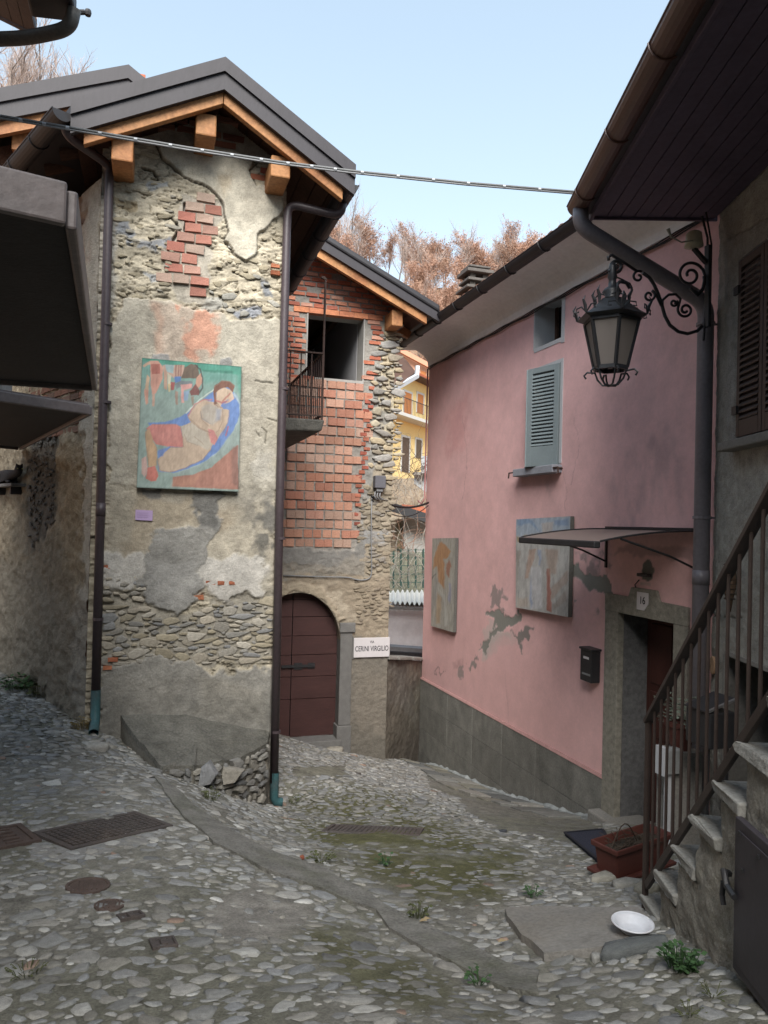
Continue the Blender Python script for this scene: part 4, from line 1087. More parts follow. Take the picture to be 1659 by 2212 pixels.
    for ln in ([(1135, 720), (1145, 860), (1090, 990), (1060, 1010)], [(1225, 730), (1210, 880), (1120, 1060)], [(705, 820), (760, 890), (870, 980), (985, 1012)], [(860, 740), (880, 850), (960, 930)], [(480, 1200), (640, 1195), (650, 1150)], [(320, 1350), (345, 1480), (480, 1512), (660, 1460), (880, 1355), (990, 1230)], [(180, 960), (170, 1100), (200, 1300), (210, 1440)], [(310, 1200), (312, 1430)], [(250, 910), (560, 905), (615, 945), (650, 1185)], [(1055, 520), (1060, 640), (1110, 690)], [(1030, 440), (1130, 365), (1230, 375), (1285, 430)]): Ln(ln, .8, dk, .55)
    Ln([(1140, 620), (1230, 520)], 1.4, (.4, .13, .1)); Ln([(1060, 610), (1130, 640), (1190, 620)], 1.6, (.42, .12, .1))
    lum = c.mean(1, keepdims=True); c = c * .82 + lum * .18 + .015; c *= (.80 + .4 * n1)[:, None]; c *= (.84 + .32 * n2)[:, None]; c *= (.90 + .20 * fbm((S + T * .8) * 70, (T - S * .8) * 14, 3, 84))[:, None]
    b = np.minimum(np.minimum(S, 1 - S), np.minimum(T, 1 - T)); c = c * (1 - .4 * (1 - sstep(b, 0, .012)))[:, None]
    return c
panel('wall_painting', 'large faded painting of a reclining figure in blue and green on the stone house', F1, [(307, 773), (522, 792), (515, 1062), (295, 1053)], .085, .045, art1, nx=210, ny=270)
def artb(bg, strokes, k, x0, y0):
    def fn(px, py, S, T):
        c = np.empty((len(S), 3)); c[:] = bg
        x = px + 5 * (fbm(S * 9, T * 14, 3, 90) - .5); y = py + 9 * (fbm(S * 9, T * 14, 3, 91) - .5)
        c *= (.82 + .36 * fbm(S * 16, T * 7, 4, 92))[:, None]
        for poly, col, kk, soft in strokes:
            m = (kk * (1 - sstep(sdf(x, y, cp(poly, k, x0, y0)), -soft, soft)))[:, None]; c = c * (1 - m) + np.array(col) * m
        c *= (.72 + .56 * fbm(S * 34, T * 12, 4, 93))[:, None]; c *= (.9 + .2 * fbm((S + T) * 50, (T - S) * 12, 3, 94))[:, None]
        return c
    return fn
K2 = 1659 / 460
panel('wall_painting', 'narrow ochre and grey painting at the far end of the pink wall', PK, [(934, 1163), (984, 1162), (979, 1366), (931, 1352)], .07, .05,
      artb((.32, .31, .275), [([(150, 590), (160, 480), (220, 340), (320, 420), (290, 480), (250, 500), (260, 760), (200, 700), (190, 560)], (.36, .19, .085), .85, 2), ([(270, 540), (300, 500), (315, 560), (300, 660), (275, 640)], (.30, .14, .09), .85, 1.5),
       ([(180, 1080), (195, 800), (230, 850), (215, 1080)], (.36, .24, .13), .6, 3), ([(290, 860), (300, 700), (320, 720), (310, 900)], (.22, .23, .33), .7, 2), ([(140, 900), (180, 640), (200, 700), (160, 960)], (.24, .24, .24), .5, 3), ([(200, 760), (250, 900), (260, 1100), (290, 1100), (260, 820)], (.40, .40, .37), .7, 2), ([(145, 660), (185, 620), (180, 640), (150, 680)], (.12, .12, .11), .7, 1)], K2, 1040, 1260), nx=80, ny=190)
panel('wall_painting', 'square white and rust painting behind the awning on the pink wall', PK, [(1115, 1122), (1232, 1115), (1227, 1333), (1114, 1312)], .07, .05,
      artb((.38, .375, .36), [([(900, 130), (1390, 110), (1385, 270), (1200, 290), (900, 290)], (.30, .36, .43), .85, 3), ([(910, 140), (1060, 150), (1100, 250), (1040, 180), (920, 200)], (.16, .25, .38), .7, 3), ([(1250, 150), (1370, 130), (1370, 190), (1260, 190)], (.17, .24, .36), .7, 3), ([(900, 300), (1090, 265), (1250, 280), (1240, 320), (910, 340)], (.30, .235, .15), .9, 2),
       ([(1130, 180), (1240, 160), (1230, 270), (1140, 270)], (.42, .38, .35), .8, 3), ([(1180, 580), (1210, 580), (1225, 980), (1180, 960)], (.30, .11, .08), .85, 2), ([(1040, 570), (1130, 570), (1140, 950), (1030, 940)], (.44, .44, .45), .85, 2), ([(1020, 420), (1090, 410), (1010, 660), (980, 660)], (.34, .24, .19), .8, 2.5), ([(1160, 410), (1290, 410), (1260, 640), (1200, 640)], (.33, .25, .20), .7, 4),
       ([(1025, 880), (1040, 640), (1050, 900), (1035, 945)], (.2, .27, .42), .6, 2), ([(1220, 760), (1370, 600), (1370, 700), (1220, 860)], (.33, .26, .22), .7, 3), ([(1230, 900), (1360, 780), (1350, 880), (1240, 960)], (.28, .24, .21), .6, 3), ([(910, 840), (1010, 850), (1010, 930), (915, 930)], (.40, .33, .27), .6, 4), ([(1100, 420), (1130, 420), (1125, 560), (1110, 560)], (.22, .28, .42), .6, 2), ([(900, 420), (950, 420), (930, 560), (900, 800)], (.26, .23, .2), .6, 3)], K2, 1040, 1260), nx=110, ny=190)
lil = M('lilac_card', (.42, .31, .50), rough=.5, var=.05, bump=0)
pq = [F1h(a, b, .03) for a, b in ((293, 1101), (330, 1103), (329, 1125), (292, 1123))]
root = empty('plaque', sum(pq, Vector()) / 4, 'small blank lilac plaque below the large painting', 'plaque')
m = MB(); m.prism(pq[::-1], (0, .012, 0)); m.build('card', lil, root)
m = MB(); 
for k in range(3):
    a = pq[0].lerp(pq[3], .3 + .2 * k) + Vector((.012, -.0025, 0)); m.box(a.x, a.x + .10, a.y, a.y + .002, a.z - .003, a.z + .003)
m.build('faint_lines', M('lilac_line', (.36, .27, .43), rough=.5, var=.05, bump=0), root)

# ------------------------------------------------------------------ the brick house (front F2)
bh = empty('brick_house', (2.4, 10.74, -1.6), 'unfinished brick house with a round arched door and a glassless window', 'house')
apx, apz = 1.35, None
rk = [hit(690, 497, (0, 10.2, 0), Vector((0, -1, 0))), hit(950, 660, (0, 10.2, 0), Vector((0, -1, 0)))]
sl2 = (rk[0].z - rk[1].z) / (rk[1].x - rk[0].x)
ZR2 = lambda s: rk[1].z + (rk[1].x - s) * sl2
s_c = F2.at(843, 1200)[0]                                 # right corner of the brick front
W_OP = [(666, 677), (786, 687), (782, 822), (660, 815)]   # window opening
wq = [F2.at(a, b) for a, b in W_OP]
ws0, ws1 = wq[0][0], wq[1][0]; wz0, wz1 = (wq[2][1] + wq[3][1]) / 2, (wq[0][1] + wq[1][1]) / 2
ds, dzb = F2.at(637, 1600); dr = F2.at(735, 1390)[0] - ds; dspr = F2.at(735, 1392)[1]; dzt = F2.at(637, 1280)[1]
dry = dzt - dspr
def in_door(A, Z):
    return (np.abs(A - ds) < dr) & (Z > dzb - .4) & ((Z < dspr) | (((A - ds) / dr) ** 2 + ((Z - dspr) / dry) ** 2 < 1))
BLK = [(600, 822), (665, 822), (800, 826), (797, 920), (775, 1000), (768, 1187), (600, 1183)]
SMB = [(600, 540), (655, 535), (860, 660), (870, 690), (822, 700), (800, 826), (786, 826), (786, 690), (600, 665)]
def paint_f2(px, py, A, Z):
    p = Paint(px, py, (.27, .235, .18), A, Z)
    p.h = .045 * (fbm(A * 5, Z * 9, 4, 111) - .5); p.vary(.25, 4, 112); p.vary(.2, 15, 113)
    p.patch([(590, 520), (900, 660), (800, 830), (770, 1190), (590, 1190)], (.25, .235, .21), 1, 2, .4, h=-.006)      # mortar behind the bricks
    p.patch([(822, 700), (870, 690), (862, 1000), (800, 1010), (796, 880)], (.33, .295, .22), 1, 4, 1, h=-.01)
    p.patch([(790, 860), (815, 760), (830, 690), (815, 1000), (790, 1100), (770, 1190)], (.25, .245, .23), .9, 5)
    p.patch([(815, 880), (862, 880), (858, 920), (815, 915)], (.14, .15, .16), .6, 5)
    p.patch([(835, 690), (866, 690), (862, 860), (820, 860)], (.42, .365, .265), .8, 8, 1.4)
    p.patch([(600, 1184), (766, 1189), (772, 1150), (800, 1160), (790, 1215), (700, 1225), (600, 1215)], (.205, .20, .185), 1, 3, .8, h=.012)
    p.patch([(600, 1215), (700, 1222), (800, 1200), (790, 1245), (690, 1260), (600, 1245)], (.235, .22, .19), .9, 5, 1.3)
    p.patch([(780, 1145), (845, 1150), (845, 1172), (785, 1176)], (.24, .24, .235), .9, 2, .4)
    p.patch([(600, 1245), (845, 1240), (845, 1380), (760, 1380), (740, 1350), (690, 1280), (600, 1270)], (.28, .235, .175), .9, 8, 1.3)
    p.patch([(690, 1275), (730, 1270), (780, 1345), (760, 1350), (735, 1340)], (.38, .33, .255), .8, 5, 1.2)
    p.patch([(600, 1262), (640, 1258), (700, 1275), (745, 1340), (735, 1345), (700, 1300), (640, 1278), (600, 1285)], (.34, .29, .215), .9, 3, .8, h=.03)
    p.patch([(748, 1342), (768, 1340), (765, 1360), (748, 1360)], (.13, .125, .1), .6, 5)
    p.patch([(750, 1380), (850, 1380), (860, 1660), (740, 1660)], (.175, .16, .135), 1, 10, 1.3, h=-.004)
    p.patch([(770, 1440), (840, 1450), (850, 1640), (760, 1620)], (.215, .19, .155), .6, 20, 1.6)
    p.patch([(740, 1560), (850, 1600), (850, 1680), (740, 1640)], (.14, .13, .11), .7, 18, 1.4)
    p.patch([(775, 1380), (846, 1380), (846, 1425), (775, 1425)], (.27, .25, .215), .6, 3)
    p.h += .016 * (fbm(A * 20, Z * 24, 3, 115) - .5)
    keep = ~in_door(A, Z) & ~((A > ws0) & (A < ws1) & (Z > wz0) & (Z < wz1)) & (Z < ZR2(A) - .16)
    return p.h, p.c, keep
f2w = fgrid('front_wall', F2, 1.18, s_c, -2.6, ZR2(1.2) + .05, .0125, paint_f2, wall_att, bh)
# the thickness of the wall at its right flank, round the window and behind
m = MB(); m.box(s_c - .45, s_c - .01, 10.83, 12.6, -3, ZR2(s_c) - .2); m.build('flank_wall', plain_m, bh)
m = MB(); tk = .34
for (a0, a1, z0, z1) in ((ws0 - .02, ws0, wz0, wz1), (ws1, ws1 + .02, wz0, wz1), (ws0 - .02, ws1 + .02, wz0 - .04, wz0), (ws0 - .02, ws1 + .02, wz1, wz1 + .02)):
    m.fbox(F2, a0, a1, z0, z1, -tk, .012)
m.build('window_reveal', M('reveal_plaster', (.30, .29, .27), rough=.9, var=.15, scale=4, bump=.2), bh)
room_m = M('room_grey', (.34, .34, .35), rough=.9, var=.12, scale=2, bump=.1)
m = MB()
m.fbox(F2, 1.3, s_c - .5, wz0 - .7, ZR2(2) , -3.6, -3.5); m.fbox(F2, 1.25, 1.3, wz0 - .7, ZR2(2), -3.5, -tk); m.fbox(F2, s_c - .52, s_c - .46, wz0 - .7, ZR2(2) - .5, -3.5, -tk)
m.fbox(F2, 1.3, s_c - .5, wz0 - .75, wz0 - .7, -3.5, -tk)
m.build('room', room_m, bh)
m = MB()
for k in range(7):
    a = 1.35 + k * .3
    m.beam(F2.w(a, ZR2(a) - .35, -tk), F2.w(a, ZR2(a) - .35, -3.5), .1, .14)
m.build('ceiling_beams', wood_dk, bh, kind='stuff')
m = MB(); m.prism([F2.w(a, ZR2(a) - .24, -tk) for a in (1.2, s_c)] + [F2.w(a, ZR2(a) - .24, -3.6) for a in (s_c, 1.2)], (0, 0, .03)); m.build('ceiling', wood_dk, bh)
lint = [(.52, .21, .11), (.46, .18, .10)]
for k in range(6):
    a0 = ws0 - .22 + k * (ws1 - ws0 + .52) / 6
    m = MB(); m.fbox(F2, a0, a0 + (ws1 - ws0 + .52) / 6 - .006, wz1 - .005, wz1 + .075, -.1, .024); o = m.build('lintel_block', brick_m, bh, bevel=.004); o.color = (*lint[k % 2], 1)
bx_hole = [[F2.w(ws0 - .23, wz1 - .01, 0), F2.w(ws1 + .32, wz1 - .01, 0), F2.w(ws1 + .32, wz1 + .08, 0), F2.w(ws0 - .23, wz1 + .08, 0)]]
hole_l = list(zip(*[q.tolist() for q in proj(bx_hole[0])])); hole_w = polypx(F2, [(ws0 - .005, wz0), (ws1 + .005, wz0), (ws1 + .005, wz1), (ws0 - .005, wz1)])
lay_bricks(F2, [BLK], bh, 'hollow_block', .268, .122, .019, .017, .034, [(.46, .25, .175), (.48, .285, .21), (.42, .20, .14), (.46, .31, .24), (.48, .23, .155), (.40, .22, .165)], hollow=True, pj=.011, z_ref=wz0 - 5.013, seed=61, holes=[hole_w])
lay_bricks(F2, [SMB, [(600, 640), (668, 650), (666, 830), (600, 830)], [(784, 690), (826, 700), (815, 740), (806, 822), (784, 822)]], bh, 'brick', .19, .056, .018, .021, .036, [(.46, .165, .10), (.40, .13, .08), (.50, .22, .14), (.54, .29, .21), (.40, .14, .095)], z_ref=wz1 + .095 - 8 * .078, seed=62, holes=[hole_l, hole_w], miss=.04)
lay_bricks(F2, [[(797, 830), (808, 830), (790, 1000), (768, 1190), (766, 1190), (776, 1000)]], bh, 'brick', .10, .055, .012, .016, .045, [(.32, .10, .07), (.38, .14, .09)], z_ref=0, seed=63)
wall_stones(F2, [
    ([(808, 830), (822, 720), (866, 700), (862, 1010), (850, 1035), (800, 1010)], [(.12, .055), (.085, .036), (.055, .024), (.032, .015)], [60, 180, 400, 600], [(.36, .32, .24), (.31, .27, .21), (.30, .29, .27), (.26, .245, .22), (.38, .32, .22)], .04),
    ([(776, 1050), (855, 1040), (846, 1240), (800, 1240), (775, 1190)], [(.07, .03), (.045, .018)], [120, 200], [(.27, .23, .17), (.30, .26, .2), (.24, .22, .19)], .018),
    ([(765, 1250), (845, 1245), (845, 1340), (775, 1350)], [(.06, .022), (.04, .014)], [60, 100], [(.30, .255, .19), (.26, .22, .17)], .014)], bh, 'stone', 230, 65)
# arched door: frame stones, dark boards, bolt
door_m = M('door_maroon', (.056, .024, .022), rough=.55, var=.25, scale=4, bump=.15, bscale=30, stretch=(.4, 1, 3), spec=.4)
dr_root = empty('door', F2.w(ds, dzb, -.2), None, None); dr_root.parent = bh; dr_root.location = F2.w(ds, dzb, -.2) - bh.location
rows = [F2.at(637, y)[1] for y in (1600, 1517, 1468, 1420, 1378, 1336, 1298, 1270)]
rows[0] = dzb
midx = F2.at(634, 1450)[0]
def board(a0, a1, z0, z1, o, name='door_board'):
    # clip to the arch
    pts = []
    N = 10
    def top(a): 
        t = 1 - ((a - ds) / (dr + .015)) ** 2
        return dspr + dry * math.sqrt(max(0, t)) + .01
    for k in range(N + 1):
        a = a0 + (a1 - a0) * k / N; pts.append((a, min(z1, max(z0, top(a)))))
    pts = [(a0, z0), ] + pts + [(a1, z0)]
    if max(p[1] for p in pts) - z0 < .02: return
    m = MB(); m.fpoly(F2, pts, -.24, o); m.build(name, door_m, dr_root)
for k in range(7):
    board(ds - dr - .01, midx - .006, rows[k] + .005, rows[k + 1] - .004, -.192 + .004 * (k % 2))
    board(midx + .006, ds + dr + .01, rows[k] + .005, rows[k + 1] - .004, -.188 + .004 * ((k + 1) % 2))
m = MB(); m.fbox(F2, ds - dr - .02, ds + dr + .02, dzb, dzt, -.262, -.243); m.build('door_back', black_m, dr_root)
m = MB(); a, z = F2.at(612, 1445); a2, z2 = F2.at(685, 1445); m.fbox(F2, a, a2, z - .018, z + .018, -.182, -.15); m.fbox(F2, (a + a2) / 2 - .06, (a + a2) / 2 + .06, z - .05, z + .045, -.186, -.165); m.fbox(F2, a2 - .10, a2, z - .04, z + .04, -.186, -.168); m.build('bolt', black_m, dr_root)
# reveal of the arch
m = MB(); N = 24; prof = [(ds + dr, dzb - .1), (ds + dr, dspr)] + [(ds + dr * math.cos(math.pi * k / N), dspr + dry * math.sin(math.pi * k / N)) for k in range(1, N)] + [(ds - dr, dspr), (ds - dr, dzb - .1)]
vs = []
for (a, z) in prof:
    ca, cz = (a - ds), (z - dspr)
    g = 1.035
    vs += [F2.w(a, z, -.24), F2.w(a, z, .01), F2.w(ds + ca * g, dspr + max(cz, 0) * g if cz > 0 else z, .006)]
m.add(vs, [f for k in range(len(prof) - 1) for f in ((3 * k, 3 * k + 1, 3 * k + 4, 3 * k + 3), (3 * k + 1, 3 * k + 2, 3 * k + 5, 3 * k + 4))]); m.build('arch_reveal', M('arch_plaster', (.24, .21, .165), rough=.95, var=.3, scale=9, bump=.8, bscale=50), dr_root)
stone_post = M('door_stone', (.165, .162, .155), rough=.9, var=.25, scale=10, bump=.5, bscale=90)
a0 = F2.at(735, 1450)[0]; a1 = F2.at(759, 1450)[0]
m = MB(); m.fbox(F2, a0 - .015, a1, F2.at(745, 1566)[1], F2.at(745, 1366)[1], -.23, .022); m.build('door_pier', stone_post, dr_root, bevel=.01)
m = MB(); m.fbox(F2, a0 - .03, a1 + .035, F2.at(745, 1366)[1] + .003, F2.at(745, 1345)[1], -.23, .05); m.build('pier_cap', stone_post, dr_root, bevel=.01)
m = MB(); m.fbox(F2, a0 - .04, a1 + .01, dzb - .25, F2.at(745, 1566)[1] - .003, -.23, .045); m.build('pier_base', stone_post, dr_root, bevel=.01)
m = MB(); m.fbox(F2, ds - dr - .1, a0 + .02, dzb - .22, dzb - .003, -.2, .10); m.build('threshold', stone_post, dr_root, bevel=.012)
p = F2.w(F2.at(717, 1612)[0], 0, .16); o = place(stone_data('r', 3, wstone), 'loose_stone', None, Vector((p.x, p.y, F2.at(717, 1616)[1] )), Vector((1, 0, 0)), Vector((0, 1, 0)), Vector((0, 0, 1)), .13, .08, .09, (.34, .32, .27)); tag(o, 'pale block beside the threshold of the arched door', 'stone')
# roof of the brick house
rf2 = empty('roof', (rk[1].x, 10.3, rk[1].z), None, None); rf2.parent = bh; rf2.location = Vector((rk[1].x, 10.3, rk[1].z)) - bh.location
X0 = 1.2
def rk_strip(d0, d1, y0, y1, name, mat, x1=None, bev=0):
    x1 = rk[1].x if x1 is None else x1
    mm = MB(); mm.prism([(X0, y0, ZR2(X0) - d0), (x1, y0, ZR2(x1) - d0), (x1, y0, ZR2(x1) - d1), (X0, y0, ZR2(X0) - d1)], (0, y1 - y0, 0)); return mm.build(name, mat, rf2, bevel=bev)
rk_strip(0, .11, 10.17, 10.30, 'verge_cap', dark_metal, bev=.03); rk_strip(.112, .24, 10.20, 10.25, 'verge_board', fascia_m)
rk_strip(.20, .36, 10.255, 10.33, 'barge_board', wood_or, rk[1].x - .18)
rk_strip(.10, .16, 10.31, 15, 'roof_slope', dark_metal)
for k in range(12):
    x0 = 1.25 + k * (rk[1].x - .1 - 1.25) / 12; x1 = x0 + (rk[1].x - .1 - 1.25) / 12 - .008
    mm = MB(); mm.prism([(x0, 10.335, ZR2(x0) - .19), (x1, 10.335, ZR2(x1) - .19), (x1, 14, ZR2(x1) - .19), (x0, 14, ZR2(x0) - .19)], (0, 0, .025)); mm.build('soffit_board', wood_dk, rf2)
s, z = F2.at(856, 690, .3)
m = MB(); m.box(s - .085, s + .085, 10.38, 10.9, ZR2(s) - .6, ZR2(s) - .36); m.build('purlin_end', wood_or, rf2, bevel=.015)
for k in range(3):
    m = MB(); y = 11.2 + k * .8; m.beam((s_c - .3, y, ZR2(s_c - .3) - .28), (rk[1].x - .12, y, ZR2(rk[1].x - .12) - .28), .1, .13, (0, 0, 1)); m.build('rafter_end', wood_or, rf2, bevel=.012)
halfpipe([Vector((rk[1].x + .06, 10.15, rk[1].z - .1)), Vector((rk[1].x + .06, 14.5, rk[1].z - .13))], .085, dark_metal, 'gutter', rf2)
for k in range(4):
    m = MB(); y = 10.4 + .25 * k; vs = []
    for j in range(7):
        t = math.pi * j / 6; vs += [(rk[1].x - .02, y + .1 * math.cos(t), rk[1].z - .02 + .05 * math.sin(t)), (rk[1].x - .9, y + .1 * math.cos(t), ZR2(rk[1].x - .9) - .02 + .05 * math.sin(t))]
    m.add(vs, [(2 * j, 2 * j + 1, 2 * j + 3, 2 * j + 2) for j in range(6)] + [tuple(range(0, 14, 2))]); m.build('roof_tile', tile_m, rf2)
# street sign
wht = M('sign_white', (.60, .575, .585), rough=.5, var=.05, scale=3, bump=.03)
ink = M('ink', (.028, .028, .032), rough=.6, var=.05, bump=0)
q = [F2.at(a, b, .03) for a, b in ((765, 1379), (842, 1376), (841, 1418), (764, 1421))]
s0, s1 = min(q[0][0], q[3][0]), max(q[1][0], q[2][0]); z0, z1 = (q[2][1] + q[3][1]) / 2, (q[0][1] + q[1][1]) / 2
root = empty('street_sign', F2.w((s0 + s1) / 2, (z0 + z1) / 2, .03), 'white street name sign reading via Cerini Virgilio beside the arched door', 'street sign')
m = MB(); m.fbox(F2, s0, s1, z0, z1, .012, .034); m.build('sign_plate', wht, root, bevel=.004)
lettering('VIA', .055, F2, (s0 + s1) / 2, z1 - .065, .0345, ink, root, .8)
lt = lettering('CERINI VIRGILIO', .105, F2, (s0 + s1) / 2, (z0 + z1) / 2 - .02, .0345, ink, root, 1)
wd = lt.data.vertices; xs = [v.co.x for v in wd]; lt.scale.x = (s1 - s0) * .93 / (max(xs) - min(xs)); lt.scale.y = 1.05
m = MB(); m.fbox(F2, s0 - .02, s0 + .0, z0 - .02, z1 + .02, .005, .02); m.build('sign_shadow_edge', stone_post, root)
# electric box and conduit
gal = M('galvanised', (.20, .205, .21), rough=.5, var=.2, scale=9, bump=.1)
pbox = F2.w(*F2.at(817, 1040, .1), .1)
root = empty('junction_box', pbox, 'grey electric junction box on the stone quoin of the brick house', 'junction box')
a, z = F2.at(817, 1041); m = MB(); m.fbox(F2, a - .085, a + .085, z - .10, z + .09, .0, .13); m.build('box', M('box_grey', (.105, .105, .12), rough=.6, var=.15, bump=.1), root, bevel=.012)
m = MB(); m.fbox(F2, a - .05, a + .05, z - .15, z - .102, .02, .10); m.build('box_neck', gal, root, bevel=.005)
m = MB()
for dx in (-.06, -.02, .02):
    m.tube([F2.w(a + dx, z - .15, .06), F2.w(a + dx - .02, z - .22, .09), F2.w(a + dx + .02, z - .27, .06), F2.w(a + .05 + dx, z - .25, .03)], .012, 6)
m.build('wires', gal, root, smooth=True)
cpts = [(803, 1070), (802, 1150), (803, 1240), (798, 1251), (780, 1254), (765, 1251), (755, 1247), (700, 1246), (612, 1243)]
m = MB(); m.tube(smooth_path([F2.w(*F2.at(a, b, .03), .03) for a, b in cpts], 3), .0095, 8); o = m.build('conduit', gal, None, smooth=True); tag(o, 'thin grey conduit running down and left above the arched door', 'conduit')
blk = M('black_cable', (.02, .02, .022), rough=.6, var=.1, bump=0)
def cable(name, pts, r, label, mat=blk, cat='cable'):
    m = MB(); m.tube(pts, r, 7); o = m.build(name, mat, None, smooth=True); return tag(o, label, cat)
pA = F2.w(*F2.at(803, 1072, .05), .05); pB = PK.w(*PK.at(925, 1086, .05), .05)
cable('power_cable', [pA.lerp(pB, t) + Vector((0, 0, -.12 * 4 * t * (1 - t))) for t in np.linspace(0, 1, 14)], .018, 'thick black cable from the junction box to the pink corner')
cable('power_cable', [pA.lerp(pB, t) + Vector((0, 0, -.05 - .22 * 4 * t * (1 - t))) for t in np.linspace(0, 1, 14)], .008, 'thinner cable sagging below the thick black one')

# iron balcony on the flank of the stone house
bal = empty('iron_balcony', (1.5, 9.4, EYE + 1.16), 'small balcony with thin rusty bars between the stone and brick houses', 'balcony')
bx0, bx1, by0, by1 = 1.20, 1.86, 8.42, 10.70; bz = EYE + 1.19
m = MB(); m.hexa([(bx0, by0 + .03, bz - .16), (bx1, by0 + .03, bz - .13), (bx1, by1, bz - .13), (bx0, by1, bz - .16), (bx0, by0, bz), (bx1 + .03, by0, bz), (bx1 + .03, by1, bz), (bx0, by1, bz)]); m.build('slab', M('balcony_stone', (.13, .125, .11), rough=.95, var=.45, scale=8, bump=.7, bscale=50), bal, bevel=.02)
rust = M('rusty_iron', (.065, .04, .032), rough=.7, var=.4, scale=14, bump=.2)
rz = bz + .78
def bars(a, b, n, r=.008):
    for k in range(n):
        p = a.lerp(b, k / (n - 1)); m = MB(); m.tube([p, p + Vector((0, 0, .78))], r, 5); m.build('bar', rust, bal)
bars(Vector((bx0 + .02, by0 + .04, bz)), Vector((bx1 - .01, by0 + .04, bz)), 6); bars(Vector((bx1 - .01, by0 + .15, bz)), Vector((bx1 - .01, by1 - .05, bz)), 20)
for a, b in (((bx0, by0 + .04, rz), (bx1, by0 + .04, rz)), ((bx1 - .01, by0 + .04, rz), (bx1 - .01, by1, rz)), ((bx1 - .01, by0 + .04, bz + .05), (bx1 - .01, by1, bz + .05)), ((bx0, by0 + .04, bz + .05), (bx1, by0 + .04, bz + .05))):
    m = MB(); m.beam(a, b, .035, .014); m.build('rail', rust, bal)
m = MB(); tp = hit(690, 600, (0, by0 + .04, 0), Vector((0, -1, 0))); m.tube([(bx1, by0 + .04, bz), (bx1, by0 + .04, tp.z)], .014, 8); m.beam((bx1, by0 + .04, tp.z), (bx1 - .05, by0 + .04, tp.z + .01), .03, .03); m.build('tall_post', rust, bal)

# ------------------------------------------------------------------ the higher house behind, upper left
h3 = empty('rear_house', (-1.0, 10.2, 3.5), 'higher house behind the stone house with an orange verge', 'house')
y3 = 9.75
a3 = hit(278, 142, (0, y3, 0), Vector((0, -1, 0))); l3 = hit(-60, 203, (0, y3, 0), Vector((0, -1, 0))); s3 = (a3.z - l3.z) / (a3.x - l3.x)
for sgn, e in ((-1, l3.x - 1.2), (1, a3.x + 2.0)):
    z3 = lambda x: a3.z - s3 * abs(x - a3.x) * (1 if sgn < 0 else 1.6)
    for d0, d1, y0, yy, mt, nm in ((0, .17, -.03, .12, fascia_m, 'verge_cap'), (.172, .37, 0, .05, fascia_m, 'verge_board'), (.32, .52, .06, .14, wood_or, 'barge_board'), (.06, .14, .13, 4.5, dark_metal, 'roof_slope')):
        m = MB(); m.prism([(a3.x, y3 + y0, z3(a3.x) - d0), (e, y3 + y0, z3(e) - d0), (e, y3 + y0, z3(e) - d1), (a3.x, y3 + y0, z3(a3.x) - d1)][::-sgn], (0, yy - y0, 0)); m.build(nm, mt, h3)
m = MB(); m.prism([(l3.x - .9, 10.3, -1), (a3.x + 1.8, 10.3, -1), (a3.x + 1.8, 10.3, a3.z - 1.9), (a3.x, 10.3, a3.z - .45), (l3.x - .9, 10.3, l3.z - .75)], (0, 3.8, 0)); m.build('wall', M('dark_brick_wall', (.20, .11, .075), rough=.95, var=.5, scale=9, bump=.8, bscale=30), h3)
for (a, b) in ((48, 300), (-40, 320)):
    p = hit(a, b, (0, y3 + .25, 0), Vector((0, -1, 0))); m = MB(); m.box(p.x - .11, p.x + .11, y3 + .2, 10.4, p.z - .17, p.z + .17); m.build('purlin_end', wood_or, h3, bevel=.012)
for k, (a, b) in enumerate(((262, 157), (283, 157), (203, 178))):
    p = hit(a + 10, b, (0, y3 - .05, 0), Vector((0, -1, 0)))
for k in range(3):
    x = a3.x + .1 + .2 * k; m = MB(); m.box(x - .08, x + .1, y3 + .1, y3 + 3, a3.z - s3 * 1.6 * (x - a3.x) - .02, a3.z - s3 * 1.6 * (x - a3.x) + .05); m.build('roof_tile', tile_m, h3)

# ------------------------------------------------------------------ the pink house
pink = empty('pink_house', (4.55, 9, -1.5), 'pink plastered house with grey stone plinth, peeling patches and wall paintings', 'house')
yC = PK.at(915, 1300)[0]; yN = 5.05
zc = EYE + 2.78
